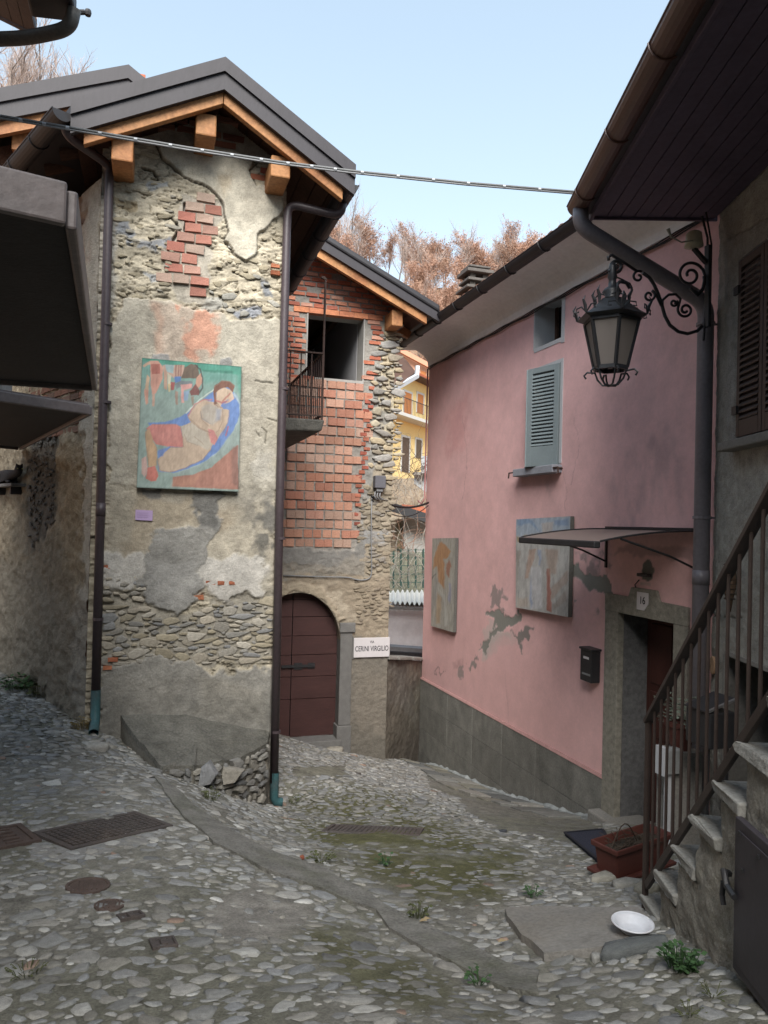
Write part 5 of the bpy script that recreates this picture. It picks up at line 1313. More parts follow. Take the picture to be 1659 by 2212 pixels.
# openings in the pink wall
sh = [PK.at(a, b) for a, b in ((1143, 797), (1213, 784), (1210, 1003), (1143, 1020))]
sy0, sy1 = sh[1][0], sh[0][0]; shz0, shz1 = EYE + .76, EYE + 1.95
uw = [PK.at(a, b) for a, b in ((1156, 700), (1214, 690))]
uy0, uy1 = uw[1][0], uw[0][0]; uz0, uz1 = PK.at(1185, 741)[1], EYE + 2.80
dy1 = PK.at(1336, 1500)[0]; dy0 = PK.at(1457, 1500)[0]; dz1 = PK.at(1340, 1323)[1]; dz0 = EYE - 2.92
fy1 = PK.at(1308, 1500)[0]; fy0 = PK.at(1490, 1400)[0]
def pz(a, b): return PK.at(a, b)
plz = lambda A: None
def paint_pk(px, py, A, Z):
    p = Paint(px, py, (.69, .43, .42), A, Z)
    p.h = .004 * (fbm(A * 6, Z * 6, 4, 201) - .5); p.vary(.11, 1.1, 202); p.vary(.09, 6, 203); p.vary(.06, 24, 205)
    for cr in ([(1000, 900), (1010, 990), (1000, 1080)], [(1240, 900), (1250, 960), (1235, 1050)], [(1090, 1450), (1100, 1540), (1085, 1600)], [(1215, 1010), (1225, 1060), (1220, 1110)]): p.crack(cr, .9, .002, .22)
    g = fbm(A * 2.4, Z * .8, 4, 204)
    # grey weather streaks with a shape of their own
    for poly, k, sd in (([(1300, 760), (1500, 700), (1500, 900), (1380, 960), (1310, 900)], .12, 210), ([(1310, 1000), (1440, 930), (1470, 1000), (1480, 1145), (1330, 1148)], .34, 211), ([(1340, 950), (1420, 940), (1410, 990), (1350, 1000)], .2, 212), ([(1400, 860), (1480, 840), (1480, 1000), (1420, 980)], .15, 213), ([(1180, 1030), (1195, 1030), (1192, 1080), (1182, 1075)], .35, 214), ([(1450, 760), (1510, 720), (1510, 860), (1440, 850)], .14, 216)):
        m = k * (1 - sstep(sdf(p.wx, p.wy, poly), -14, 16)) * sstep(fbm(A * 7, Z * 3.6, 5, sd), .34, .72); p.c = p.c * (1 - m[:, None]) + np.array((.255, .215, .21)) * m[:, None]
    m = .28 * (1 - sstep(sdf(p.wx, p.wy, [(965, 900), (1010, 850), (1000, 960), (970, 980)]), -12, 18)); p.c = p.c * (1 - m[:, None]) + np.array((.45, .13, .12)) * m[:, None]
    p.patch([(905, 1080), (1000, 1300), (1300, 1600), (1310, 1690), (905, 1470)], (.67, .405, .39), .45, 60)
    k2 = K2
    grey = (.24, .235, .21); pale = (.50, .44, .41)
    def q(poly, col, k=1.0, soft=1.5, rag=.55, h=None, seed=None): p.patch(cp(poly, k2, 1040, 1260), col, k, soft, rag, h, seed)
    q([(700, 1100), (760, 1150), (870, 1160), (910, 1250), (740, 1300), (640, 1400), (600, 1400), (590, 1350)], pale, .85, 5); q([(650, 1050), (705, 1080), (700, 1150), (620, 1250), (570, 1330), (620, 1150)], pale, .6, 4)
    q([(800, 1190), (900, 1200), (920, 1300), (860, 1500), (700, 1500), (640, 1450), (680, 1300)], (.69, .43, .42), .7, 9)
    q([(630, 990), (680, 960), (760, 960), (790, 1010), (850, 1020), (910, 1020), (920, 960), (950, 960), (930, 1060), (870, 1110), (800, 1105), (790, 1150), (740, 1155), (690, 1210), (640, 1290), (600, 1360), (590, 1330), (565, 1310), (580, 1250), (630, 1210), (650, 1220), (710, 1130), (700, 1060), (650, 1020)], grey, 1, 1.2, .7, h=-.006)
    q([(660, 950), (680, 850), (660, 820), (720, 740), (800, 740), (815, 840), (780, 900), (800, 1000), (740, 960), (720, 920)], (.26, .225, .215), .85, 2, 1.2, seed=221)
    q([(870, 1130), (920, 1180), (960, 1130), (1060, 1120), (1010, 1210), (970, 1230), (975, 1330), (945, 1350), (940, 1260), (890, 1180)], (.22, .205, .19), .95, 2, .8)
    q([(530, 1390), (550, 1370), (540, 1440), (490, 1520), (465, 1500), (470, 1460)], (.24, .215, .2), .9, 2, .8); q([(395, 1480), (425, 1480), (420, 1530), (395, 1580), (385, 1540)], (.25, .225, .21), .8, 2, .8); q([(340, 1430), (420, 1400), (420, 1470), (350, 1480)], (.42, .25, .24), .6, 6)
    q([(1390, 480), (1430, 560), (1480, 640), (1560, 680), (1659, 720), (1659, 800), (1560, 760), (1450, 680), (1385, 590)], grey, 1, 1.5, .6, h=-.005)
    p.patch([(1238, 1215), (1262, 1238), (1300, 1250), (1318, 1235), (1320, 1290), (1290, 1278), (1250, 1252), (1232, 1235)], grey, 1, 1.2, .8, h=-.005); p.patch([(1245, 1190), (1300, 1180), (1322, 1220), (1310, 1255), (1270, 1240)], (.24, .21, .2), .7, 3, 1.2, seed=222)
    q([(1590, 960), (1645, 945), (1650, 1000), (1610, 1005)], (.25, .22, .205), .8, 2, .8, seed=223); q([(1430, 870), (1455, 862), (1450, 880), (1435, 885)], grey, .9, .8, .3)
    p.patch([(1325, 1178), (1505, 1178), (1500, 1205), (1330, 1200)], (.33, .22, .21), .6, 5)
    c7 = lambda pts: [((1440 + x / 2.7646) * .864, (1300 + y / 2.7646) * .864) for x, y in pts]
    p.patch(c7([(460, 300), (490, 275), (520, 290), (540, 340), (535, 400), (500, 425), (455, 410), (450, 350)]), (.17, .17, .155), 1, 1, .3)
    p.patch(c7([(440, 430), (520, 430), (515, 450), (440, 450)]), (.42, .34, .31), .7, 2, .3)
    p.patch([(940, 1445), (960, 1448), (958, 1452), (938, 1449)], (.3, .2, .19), .8, 2)
    keep = ~((A > sy0) & (A < sy1) & (Z > shz0) & (Z < shz1)) & ~((A > uy0) & (A < uy1) & (Z > uz0) & (Z < uz1)) & ~((A > fy0 + .05) & (A < fy1 - .05) & (Z < dz1 + .10)) & (Z < zc + .12)
    return p.h, p.c, keep
pink_m = M('pink_plaster', (.3, .3, .3), rough=.92, var=.07, scale=4, bump=.28, bscale=110, src='attr')
fgrid('pink_wall', PK, yN, yC, -3.3, zc + .2, .014, paint_pk, pink_m, pink)
m = MB(); m.box(4.58, 9.5, yC - .35, yC - .004, -3.4, zc + .3); m.build('end_wall', M('pink_plain', (.69, .43, .42), rough=.92, var=.08, scale=3, bump=.25, bscale=90), pink)
m = MB(); m.box(4.96, 9.4, yN, yC - .36, -3.4, zc); m.build('house_core', plain_m, pink)
# plinth of grey slabs following the slope: top level falls, joints recessed
plinth_m = M('plinth_slab', (.20, .195, .175), rough=.9, var=.35, scale=5, bump=.5, bscale=90, objvar=.12, col2=(.10, .10, .09), c2scale=3, c2amt=.4)
P0 = PK.at(912, 1466); P1 = PK.at(1306, 1682)
def ptop(y): return P0[1] + (P1[1] - P0[1]) * (y - P0[0]) / (P1[0] - P0[0])
m = MB(); m.hexa([PK.w(a, z, o) for (a, z, o) in ((P1[0], -3.4, -.02), (yC, -3.4, -.02), (yC, -3.4, .012), (P1[0], -3.4, .012), (P1[0], ptop(P1[0]) - .006, -.02), (yC, ptop(yC) - .006, -.02), (yC, ptop(yC) - .006, .012), (P1[0], ptop(P1[0]) - .006, .012))]); m.build('plinth_bed', stone_post, pink)
ys = [P1[0], 7.2, 8.05, 8.95, 9.9, 10.85, yC]
for k in range(len(ys) - 1):
    a, b = ys[k] + .004, ys[k + 1] - .004
    for j in range(4):
        ta, tb = ptop(a) - .42 * j - .003, ptop(b) - .42 * j - .003
        if tb < g1(4.5, b) - .1 and ta < g1(4.5, a) - .1: continue
        sh_ = .0 if j % 2 == 0 else .0
        m = MB(); m.hexa([PK.w(a, ta - .412, .005), PK.w(b, tb - .412, .005), PK.w(b, tb - .412, .024), PK.w(a, ta - .412, .024), PK.w(a, ta, .005), PK.w(b, tb, .005), PK.w(b, tb, .024), PK.w(a, ta, .024)])
        m.build('plinth_slab', plinth_m, pink, bevel=.004)
m = MB(); m.hexa([PK.w(P1[0], ptop(P1[0]), .0), PK.w(yC, ptop(yC), .0), PK.w(yC, ptop(yC), .032), PK.w(P1[0], ptop(P1[0]), .032), PK.w(P1[0], ptop(P1[0]) + .028, .0), PK.w(yC, ptop(yC) + .028, .0), PK.w(yC, ptop(yC) + .028, .018), PK.w(P1[0], ptop(P1[0]) + .028, .018)]); m.build('plinth_edge', M('pink_edge', (.42, .25, .235), rough=.9, var=.2, scale=10, bump=.3), pink)
# mortar line on the ground along the plinth
m = MB(); r_ = random.Random(5)
ypts = np.linspace(6.6, 11.6, 60); zz = gz(np.full(60, 4.47), ypts)
m.tube([(4.505 + r_.uniform(-.01, .01), y, z + .008) for y, z in zip(ypts, zz)], .03, 6, rad=[.035 + r_.uniform(-.015, .02) for _ in ypts]); m.build('mortar_fillet', M('mortar_pale', (.30, .32, .32), rough=.95, var=.3, scale=12, bump=.4), pink)
# cornice cove, gutter, roof
cove_m = M('cornice_white', (.78, .78, .78), rough=.85, var=.10, scale=2, bump=.15, bscale=60)
XG = 4.06; ye0, ye1 = 4.9, yC + .28
prof = []
for k in range(9):
    t = k / 8 * math.pi / 2; prof.append((4.55 - .02 - (.44) * (1 - math.cos(t)), zc + .01 + .27 * math.sin(t)))
prof = [(4.555, zc - .02), (4.53, zc - .02)] + prof + [(XG, zc + .30), (XG, zc + .33), (4.555, zc + .33)]
m = MB(); m.prism([Vector((x, ye0, z)) for x, z in prof], (0, yC + .02 - ye0, 0)); m.build('cornice', cove_m, pink)
m = MB(); m.prism([Vector((x, yC + .022, z)) for x, z in prof[10:]], (0, .24, 0)); m.build('cornice_end', cove_m, pink)
halfpipe([Vector((XG - .03, ye0, zc + .345)), Vector((XG - .03, 7.4, zc + .345)), Vector((XG - .03, 9.8, zc + .345)), Vector((XG - .03, ye1, zc + .345))], .085, dark_metal, 'gutter', pink)
for k in range(9):
    y = 5.6 + k * .8; m = MB(); m.tube([(XG - .03 + .092 * math.cos(math.pi + math.pi * t / 8), y, zc + .345 + .092 * math.sin(math.pi + math.pi * t / 8)) for t in range(9)], .008, 5); m.build('gutter_bracket', dark_metal, pink)
m = MB(); m.prism([(XG - .02, ye0, zc + .35), (6.9, ye0, zc + 1.15), (6.9, ye0, zc + 1.25), (XG - .02, ye0, zc + .42)], (0, ye1 - ye0, 0)); m.build('roof', M('roof_slate', (.16, .105, .08), rough=.8, var=.3, scale=9, bump=.5), pink)
for k in range(34):
    y = ye0 + .1 + k * .215
    if y > ye1 - .05: break
    m = MB(); vs = []
    for j in range(7):
        t = math.pi * j / 6; vs += [(XG + .0, y + .09 * math.cos(t), zc + .40 + .06 * math.sin(t)), (6.9, y + .09 * math.cos(t), zc + 1.23 + .06 * math.sin(t))]
    m.add(vs, [(2 * j, 2 * j + 1, 2 * j + 3, 2 * j + 2) for j in range(6)] + [tuple(range(0, 14, 2))]); m.build('roof_tile', M('roof_tile_brown', (.22, .115, .075), rough=.85, var=.35, scale=10, bump=.3), pink)
# cables clipped along the foot of the cornice
for k in range(3):
    cable('wall_cable', [PK.w(y, zc - .035 - .016 * k + .010 * math.sin(y * 7 + k), .022 + .004 * k) for y in np.linspace(yN, yC + .02, 46)], .007, '%s of three dark wires clipped along the foot of the pink house cornice' % ['topmost', 'middle', 'lowest'][k])
    bpy.data.objects[-1] if False else None
for o in [o for o in COL.objects if o.name.startswith('wall_cable')]: o['group'] = 'wires along the cornice'
pp = M('pink_pipe', (.52, .25, .245), rough=.7, var=.1, bump=.05)
cable('cable_duct', [PK.w(PK.at(926, 840)[0] + .02, z, .018) for z in np.linspace(zc - .05, EYE + .55, 8)] + [PK.w(PK.at(921, 1095)[0], EYE + .46, .03), PK.w(PK.at(917, 1098)[0], EYE + .36, .06), PK.w(PK.at(913, 1086)[0] - .03, EYE + .42, .10)], .014, 'pink painted pipe on the far corner of the pink house', pp, 'pipe')
# upper window: grey reveal, dark glass
rev = M('reveal_grey', (.46, .47, .48), rough=.8, var=.1, bump=.1)
glass = M('dark_glass', (.02, .022, .026), rough=.12, var=.1, bump=0, spec=.6)
def reveal(y0, y1, z0, z1, depth, mat, name='window_reveal', top=True, par=pink):
    m = MB(); t = .02
    m.fbox(PK, y0 - t, y0, z0 - t, z1, -depth, .004); m.fbox(PK, y1, y1 + t, z0 - t, z1, -depth, .004); m.fbox(PK, y0, y1, z0 - t, z0, -depth, .004)
    if top: m.fbox(PK, y0, y1, z1, z1 + t, -depth, .004)
    return m.build(name, mat, par)
reveal(uy0, uy1, uz0, uz1, .34, rev)
win = empty('window', PK.w((uy0 + uy1) / 2, uz0, -.3), None, None); win.parent = pink; win.location = PK.w((uy0 + uy1) / 2, uz0, -.3) - pink.location
m = MB(); m.fbox(PK, uy0, uy1, uz0, uz1, -.345, -.31); m.build('pane', glass, win)
m = MB(); m.fbox(PK, uy0, uy0 + .05, uz0, uz1, -.31, -.28); m.fbox(PK, uy1 - .05, uy1, uz0, uz1, -.31, -.28); m.fbox(PK, uy0 + .05, uy1 - .05, uz0, uz0 + .05, -.31, -.28); m.fbox(PK, (uy0 + uy1) / 2 - .03, (uy0 + uy1) / 2 + .03, uz0 + .05, uz1, -.31, -.285); m.build('frame', wood_dk, win)
m = MB(); w_ = .07
for q in ((uy0 - w_, uy0 - .001, uz0 - w_, uz1), (uy1 + .001, uy1 + .02, uz0 - .02, uz1), (uy0, uy1, uz0 - .05, uz0 - .001)): m.fbox(PK, *q, 0, .008)
m.build('painted_surround', rev, pink)
# shuttered window
reveal(sy0, sy1, shz0, shz1, .25, rev)
m = MB(); m.fbox(PK, sy0, sy1, shz0, shz1, -.26, -.22); m.build('window_pane', glass, pink)
m = MB(); m.fbox(PK, sy0 - .05, sy1 + .04, shz1 + .001, shz1 + .045, 0, .01); m.fbox(PK, sy0 - .05, sy0 - .001, shz0, shz1, 0, .01); m.fbox(PK, sy1 + .001, sy1 + .04, shz0, shz1, 0, .01); m.build('painted_surround', rev, pink)
m = MB(); m.fbox(PK, sy0 - .06, sy1 + .14, shz0 - .115, shz0 - .02, -.1, .13); m.build('window_sill', M('sill_stone', (.27, .28, .31), rough=.8, var=.2, bump=.3), pink, bevel=.01)
shut_m = M('shutter_green', (.20, .24, .25), rough=.55, var=.1, scale=5, bump=.08, spec=.4)
def shutter(hinge, far, z0, z1, name, root, mat, nsl, thick=.035, upv=Vector((0, 0, 1))):
    """a louvred leaf between two plan points"""
    h = Vector((hinge.x, hinge.y, 0)); f = Vector((far.x, far.y, 0)); u = (f - h).normalized(); L = (f - h).length; n = Vector((u.y, -u.x, 0))
    if n.x > 0 and abs(n.x) > .2: n = -n
    fr = Fr((h.x, h.y), (u.x, u.y), (n.x, n.y))
    g = empty(name, h + Vector((0, 0, z0)), None, None); g.parent = root; g.location = h + Vector((0, 0, z0)) - root.location
    st = .075
    m = MB(); m.fbox(fr, 0, st, z0, z1, -thick / 2, thick / 2); m.fbox(fr, L - st, L, z0, z1, -thick / 2, thick / 2); m.fbox(fr, st, L - st, z1 - .07, z1, -thick / 2, thick / 2); m.fbox(fr, st, L - st, z0, z0 + .24, -thick / 2, thick / 2); m.build('leaf_frame', mat, g, bevel=.004)
    zz0, zz1 = z0 + .25, z1 - .08
    for k in range(nsl):
        z = zz0 + (zz1 - zz0) * (k + .5) / nsl; d = (zz1 - zz0) / nsl
        m = MB(); p = [fr.w(st, z - d * .55, thick * .52), fr.w(st, z - d * .35, thick * .52), fr.w(st, z + d * .55, -thick * .4), fr.w(st, z + d * .38, -thick * .4)]
        m.prism(p, u * (L - 2 * st)); m.build('slat', mat, g)
    return g
hx = 4.55
n1 = Vector((hx - .015, sy0 + .005, 0)); f1 = Vector((hx - .16, sy0 + .49, 0)); n2 = Vector((hx - .015, sy1 - .005, 0)); f2 = Vector((hx - .165, sy0 + .505, 0))
shutter(n1, f1, shz0 - .02, shz1 - .005, 'shutter_leaf', pink, shut_m, 20); shutter(n2, f2, shz0 - .02, shz1 - .005, 'shutter_leaf', pink, shut_m, 20)
for y, sg in ((sy0 - .07, -1), (sy1 + .16, 1)):
    m = MB(); z = shz0 - .06; m.tube([PK.w(y, z, 0), PK.w(y, z, .12), PK.w(y + sg * .10, z, .12), PK.w(y + sg * .11, z - .07, .12)], .010, 6); m.build('shutter_hook', rust, pink)
# door 16: stone frame, deep reveal, dark wooden door
frame_m = M('door_frame_stone', (.26, .245, .205), rough=.92, var=.5, scale=20, bump=.6, bscale=130)
frame_dk = M('door_reveal_stone', (.14, .14, .14), rough=.92, var=.5, scale=24, bump=.7, bscale=130)
dw = dz1 - .0
zf_top = PK.at(1320, 1282)[1]
m = MB(); m.fbox(PK, dy1, fy1, -2.2, dz1, -.05, .028); m.build('door_jamb', frame_m, pink, bevel=.006)
m = MB(); m.fbox(PK, fy0, dy0, -2.2, dz1, -.05, .028); m.build('door_jamb', frame_m, pink, bevel=.006)
cy = (fy0 + fy1) / 2; N = 10
lp = [(fy0, dz1 + .002), (fy1, dz1 + .002), (fy1, zf_top)] + [(cy + .18 + .06 * (1 - t / 4), zf_top + .10 * (1 - math.cos(t / 4 * math.pi)) / 2) for t in range(5)] + [(cy - .18 - .06 * t / 4, zf_top + .10 * (1 - math.cos((1 - t / 4) * math.pi)) / 2) for t in range(5)] + [(fy0, zf_top - .01)]
m = MB(); m.fpoly(PK, lp, -.05, .03); m.build('door_lintel', frame_m, pink)
for a0, a1 in ((dy1 + .001, dy1 + .03), (dy0 - .03, dy0 - .001)):
    m = MB(); m.fbox(PK, a0, a1, -2.2, dz1 - .001, -.36, -.051); m.build('door_reveal', frame_dk, pink)
m = MB(); m.fbox(PK, dy0, dy1, dz1 + .0, dz1 + .03, -.36, -.051); m.build('door_reveal', frame_dk, pink)
door2 = empty('door', PK.w((dy0 + dy1) / 2, dz0, -.34), None, None); door2.parent = pink; door2.location = PK.w((dy0 + dy1) / 2, dz0, -.34) - pink.location
dkred = M('door_dark_red', (.060, .021, .016), rough=.5, var=.25, scale=4, bump=.1, spec=.4, stretch=(2, 2, .5))
m = MB(); m.fbox(PK, dy0, dy1, -2.0, dz1, -.37, -.335); m.build('door_leaf', dkred, door2)
L = dy1 - dy0
for a0, a1 in ((.08, .46), (.54, .92)):
    for z0, z1 in ((dz0 + .12, dz0 + .75), (dz0 + .85, dz0 + 1.30), (dz0 + 1.38, dz1 - .10)):
        m = MB(); m.fbox(PK, dy0 + L * a0, dy0 + L * a1, z0, z1, -.335, -.318); m.build('door_panel', dkred, door2, bevel=.012)
# stoop
m = MB(); m.fbox(PK, fy0 - .12, fy1 + .05, -2.0, dz0 + .02, -.3, .16); m.build('door_step', conc_l, pink, bevel=.02)
# number plate
s, z = PK.at(1389, 1299, .03)
np_ = empty('house_number', PK.w(s, z, .03), 'small white enamel house number 16 above the dark doorway', 'house number')
m = MB(); hw = .085; hh = .085; m.fpoly(PK, [(s - hw, z - hh * .2), (s - hw * .3, z - hh), (s + hw, z - hh), (s + hw, z + hh), (s - hw, z + hh)], .030, .038); m.build('plate', wht, np_)
lettering('16', .10, PK, s, z + .005, .0385, ink, np_, .9, -1)
# spot lamp / bell on the grey patch over the door
s, z = PK.at(1390, 1243, .02); rt_ = empty('bell_plate', PK.w(s, z, .02), 'dark little fitting on a grey mortar blob over the door', 'door fitting')
m = MB(); m.fbox(PK, s - .10, s + .07, z - .012, z + .02, 0, .05); m.build('fitting', black_m, rt_, bevel=.008); m = MB(); m.tube([PK.w(s + .08, z - .05, .01), PK.w(s + .13, z - .10, .02), PK.w(s + .10, z - .16, .02)], .006, 5); m.build('wire', black_m, rt_)
# letter box
q = [PK.at(a, b) for a, b in ((1268, 1392), (1309, 1400))]; s1_, s0_ = PK.at(1272, 1430)[0], PK.at(1306, 1430)[0]
zb1, zb0 = PK.at(1288, 1392)[1], PK.at(1288, 1472)[1]
ml = empty('letter_box', PK.w((s0_ + s1_) / 2, zb0, .1), 'black metal letter box on the pink wall left of the door', 'letter box')
m = MB(); m.fbox(PK, s0_ + .06, s1_ - .02, zb0, zb1 - .06, .01, .12); m.build('box', black_m, ml, bevel=.008)
m = MB(); m.fpoly(PK, [(s0_ + .05, zb1 - .058), (s1_ - .01, zb1 - .058), (s1_ - .01, zb1 - .035), (s0_ + .05, zb1 - .035)], 0, .135); m.build('lid', black_m, ml, bevel=.006)
m = MB(); m.fbox(PK, (s0_ + s1_) / 2 - .04, (s0_ + s1_) / 2 + .06, zb0 + .24, zb0 + .265, .12, .124); m.build('name_label', wht, ml)
m = MB(); m.fbox(PK, (s0_ + s1_) / 2 - .07, (s0_ + s1_) / 2 + .08, zb0 + .07, zb0 + .09, .12, .1235); m.build('slot', gal, ml)
# awning over the door
aw = empty('door_awning', PK.w(6.0, EYE - .1, 0), 'curved smoke grey plastic awning with a dark gutter over the door', 'awning')
ay0, ay1 = PK.at(1512, 1150)[0], PK.at(1312, 1150)[0]; az = EYE + .0; pj = 1.0
poly_m, _n, _b = _base('smoked_sheet'); _b.inputs['Base Color'].default_value = (.30, .24, .215, 1); _b.inputs['Roughness'].default_value = .35; _b.inputs['Transmission Weight'].default_value = .35; _b.inputs['IOR'].default_value = 1.1
arc = []
for k in range(11):
    t = k / 10; arc.append((pj * t, az - .105 * t * t))
m = MB(); vs = []
for o, z in arc:
    for y in (ay0, ay1): vs += [PK.w(y, z, o), PK.w(y, z - .005, o)]
fs = []
for k in range(10):
    b = 4 * k; fs += [(b, b + 2, b + 6, b + 4), (b + 1, b + 5, b + 7, b + 3), (b, b + 4, b + 5, b + 1), (b + 2, b + 3, b + 7, b + 6)]
m.add(vs, fs); m.build('roof_sheet', poly_m, aw)
for y in (ay0, ay1):
    m = MB(); m.tube([PK.w(y, z + .004, o) for o, z in arc], .009, 6); m.build('arch_rib', black_m, aw)
    m = MB(); m.tube([PK.w(y, az - .34 + .0, .0), PK.w(y, az - .22, .3), PK.w(y, arc[8][1] - .01, arc[8][0])], .010, 6); m.build('brace', black_m, aw)
    m = MB(); m.fbox(PK, y - .012, y + .012, az - .40, az + .01, 0, .02); m.build('wall_bar', black_m, aw)
m = MB(); m.fbox(PK, ay0, ay1, az + .0, az + .03, 0, .03); m.build('wall_rail', black_m, aw)
m = MB(); m.fbox(PK, ay0 + .02, ay1 - .02, arc[-1][1] - .055, arc[-1][1] + .004, pj - .02, pj + .045); m.build('front_gutter', black_m, aw, bevel=.012)
# chimney on the pink roof
ch = empty('chimney', atD(1015, 640, 10.9), 'stone chimney with stacked slab cap on the pink house roof', 'chimney')
p = atD(1015, 640, 10.9); p = Vector((p.x + .08, p.y, p.z - .14))
chm = M('chimney_stone', (.08, .072, .062), rough=.9, var=.35, scale=7, bump=.6)
dim = M('chimney_slab', (.12, .11, .10), rough=.9, var=.35, scale=7, bump=.6)
zz = p.z; h_ = [(.17, .62, chm, 'chimney_stack')]
m = MB(); m.box(p.x - .16, p.x + .16, p.y - .16, p.y + .16, zz, zz + .20); m.build('stack', chm, ch, bevel=.01)
for k, (w1, z0, t) in enumerate(((.22, .205, .04), (.19, .325, .04), (.21, .445, .05), (.17, .525, .03))):
    m = MB(); m.box(p.x - w1, p.x + w1, p.y - w1, p.y + w1, zz + z0, zz + z0 + t); m.build('cap_slab', dim, ch, bevel=.008)
for z0, z1 in ((.246, .324), (.366, .444), (.496, .524)):
    m = MB()
    for dx in (-1, 1):
        for dy in (-1, 1): m.box(p.x + dx * .10 - .04, p.x + dx * .10 + .04, p.y + dy * .10 - .04, p.y + dy * .10 + .04, zz + z0, zz + z1)
    m.build('cap_blocks', chm, ch)
# low wall with a coping between the brick corner and the pink corner
lw = empty('low_wall', (4.0, 11.5, -2), 'low roughcast wall with stone coping between the brick and pink houses', 'wall')
lA, lB = Vector((s_c - .01, 10.745, 0)), Vector((4.62, yC + .12, 0)); lu = (lB - lA).normalized(); LW = Fr((lA.x, lA.y), (lu.x, lu.y), (lu.y, -lu.x)); LL = (lB - lA).length
zt0, zt1 = LW.at(846, 1420)[1], LW.at(911, 1428)[1]
def paint_lw(px, py, A, Z):
    p = Paint(px, py, (.175, .155, .125), A, Z); p.h = .03 * (fbm(A * 5, Z * 5, 4, 300) - .5) + .012 * (fbm(A * 20, Z * 20, 3, 303) - .5); p.vary(.4, 2.5, 301); p.vary(.25, 12, 302)
    p.patch([(840, 1430), (880, 1430), (900, 1560), (850, 1520)], (.21, .20, .18), .6, 16, 1.5); p.patch([(860, 1600), (915, 1560), (915, 1680), (860, 1660)], (.12, .10, .085), .6, 20, 1.5)
    return p.h, p.c, Z < zt0 + (zt1 - zt0) * A / LL
fgrid('wall_face', LW, 0, LL, -3.3, zt0 + .02, .016, paint_lw, wall_rough, lw)
m = MB(); m.hexa([LW.w(0, -3.3, -.4), LW.w(LL, -3.3, -.4), LW.w(LL, -3.3, -.05), LW.w(0, -3.3, -.05), LW.w(0, zt0 - .02, -.4), LW.w(LL, zt1 - .02, -.4), LW.w(LL, zt1 - .02, -.05), LW.w(0, zt0 - .02, -.05)]); m.build('wall_back', plain_m, lw)
r_ = random.Random(8); n = 5
for k in range(n):
    a, b = LL * k / n + .004, LL * (k + 1) / n - .004; za, zb = zt0 + (zt1 - zt0) * k / n, zt0 + (zt1 - zt0) * (k + 1) / n; o = .06 + r_.uniform(-.015, .02)
    m = MB(); m.hexa([LW.w(a, za, -.42), LW.w(b, zb, -.42), LW.w(b, zb, o), LW.w(a, za, o), LW.w(a, za + .05, -.42), LW.w(b, zb + .05, -.42), LW.w(b, zb + .05, o - .01), LW.w(a, za + .05, o - .01)]); m.build('coping_stone', conc_l, lw, bevel=.012)

# ------------------------------------------------------------------ house on the right: wall, eaves, window
rh = empty('right_house', (RHO[0], RHO[1], -1.0), 'grey roughcast house on the right with a deep dark boarded eave', 'house')
rw = {'z_op': RH.at(1610, 1432)[1]}
wy = [RH.at(a, b) for a, b in ((1597, 560), (1597, 945))]
a_w0 = RH.at(1597, 750)[0]; wz1_, wz0_ = RH.at(1599, 566)[1], RH.at(1599, 946)[1]
a_op = RH.at(1566, 1500)[0]; z_op = RH.at(1600, 1427)[1]
ZS = EYE + 2.66
def paint_rh(px, py, A, Z):
    p = Paint(px, py, (.33, .32, .285), A, Z); p.h = .022 * (fbm(A * 7, Z * 7, 4, 320) - .5) + .014 * (fbm(A * 30, Z * 34, 3, 321) - .5); p.vary(.16, 2, 322); p.vary(.12, 14, 323)
    p.patch([(1540, 480), (1600, 460), (1590, 900), (1545, 960)], (.20, .195, .18), .5, 20); p.patch([(1500, 1330), (1570, 1330), (1560, 1700), (1500, 1700)], (.27, .255, .215), .5, 15)
    p.patch([(1572, 520), (1660, 470), (1660, 560), (1590, 590), (1592, 960), (1575, 965)], (.27, .265, .25), .8, 2, .4, h=.02)
    p.crack([(1500, 1330), (1560, 1332), (1600, 1336)], 1.5, .02, .5); p.crack([(1555, 962), (1576, 965)], 1.5, .02, .5)
    keep = ~((A > a_w0) & (A < a_w0 + 1.0) & (Z > wz0_) & (Z < wz1_)) & ~((A > a_op) & (A < a_op + 2.2) & (Z < z_op)) & (Z < ZS + .03)
    return p.h, p.c, keep
fgrid('roughcast_wall', RH, -.02, 4.2, -2.3, ZS + .05, .014, paint_rh, wall_rough, rh)
fgrid('roughcast_wall', RH, 4.2, 9.5, -1.2, ZS + .05, .10, paint_rh, wall_rough, rh)
m = MB(); m.hexa([RH.w(a, z, o) for z in (-2.4, ZS) for (a, o) in ((0, -.9), (9.5, -4), (9.5, -.7), (0, -.7))]); m.build('house_core', plain_m, rh)
m = MB(); m.fbox(RH, .0, a_op, -2.4, z_op, -.69, -.03); m.build('corner_pier', plain_m, rh)
m = MB(); m.fbox(RH, a_op - .03, a_op, -2.4, z_op, -.6, .01); m.fbox(RH, a_op, a_op + 2.2, z_op, z_op + .03, -.6, .012); m.build('cellar_reveal', plain_m, rh)
m = MB()
for k in range(7): m.fbox(RH, a_op + .31 * k + .003, a_op + .31 * (k + 1) - .003, -2.4, z_op, -.5, -.42 + .004 * (k % 2))
m.build('cellar_boards', M('cellar_door', (.045, .04, .042), rough=.7, var=.3, scale=4, bump=.2), rh)
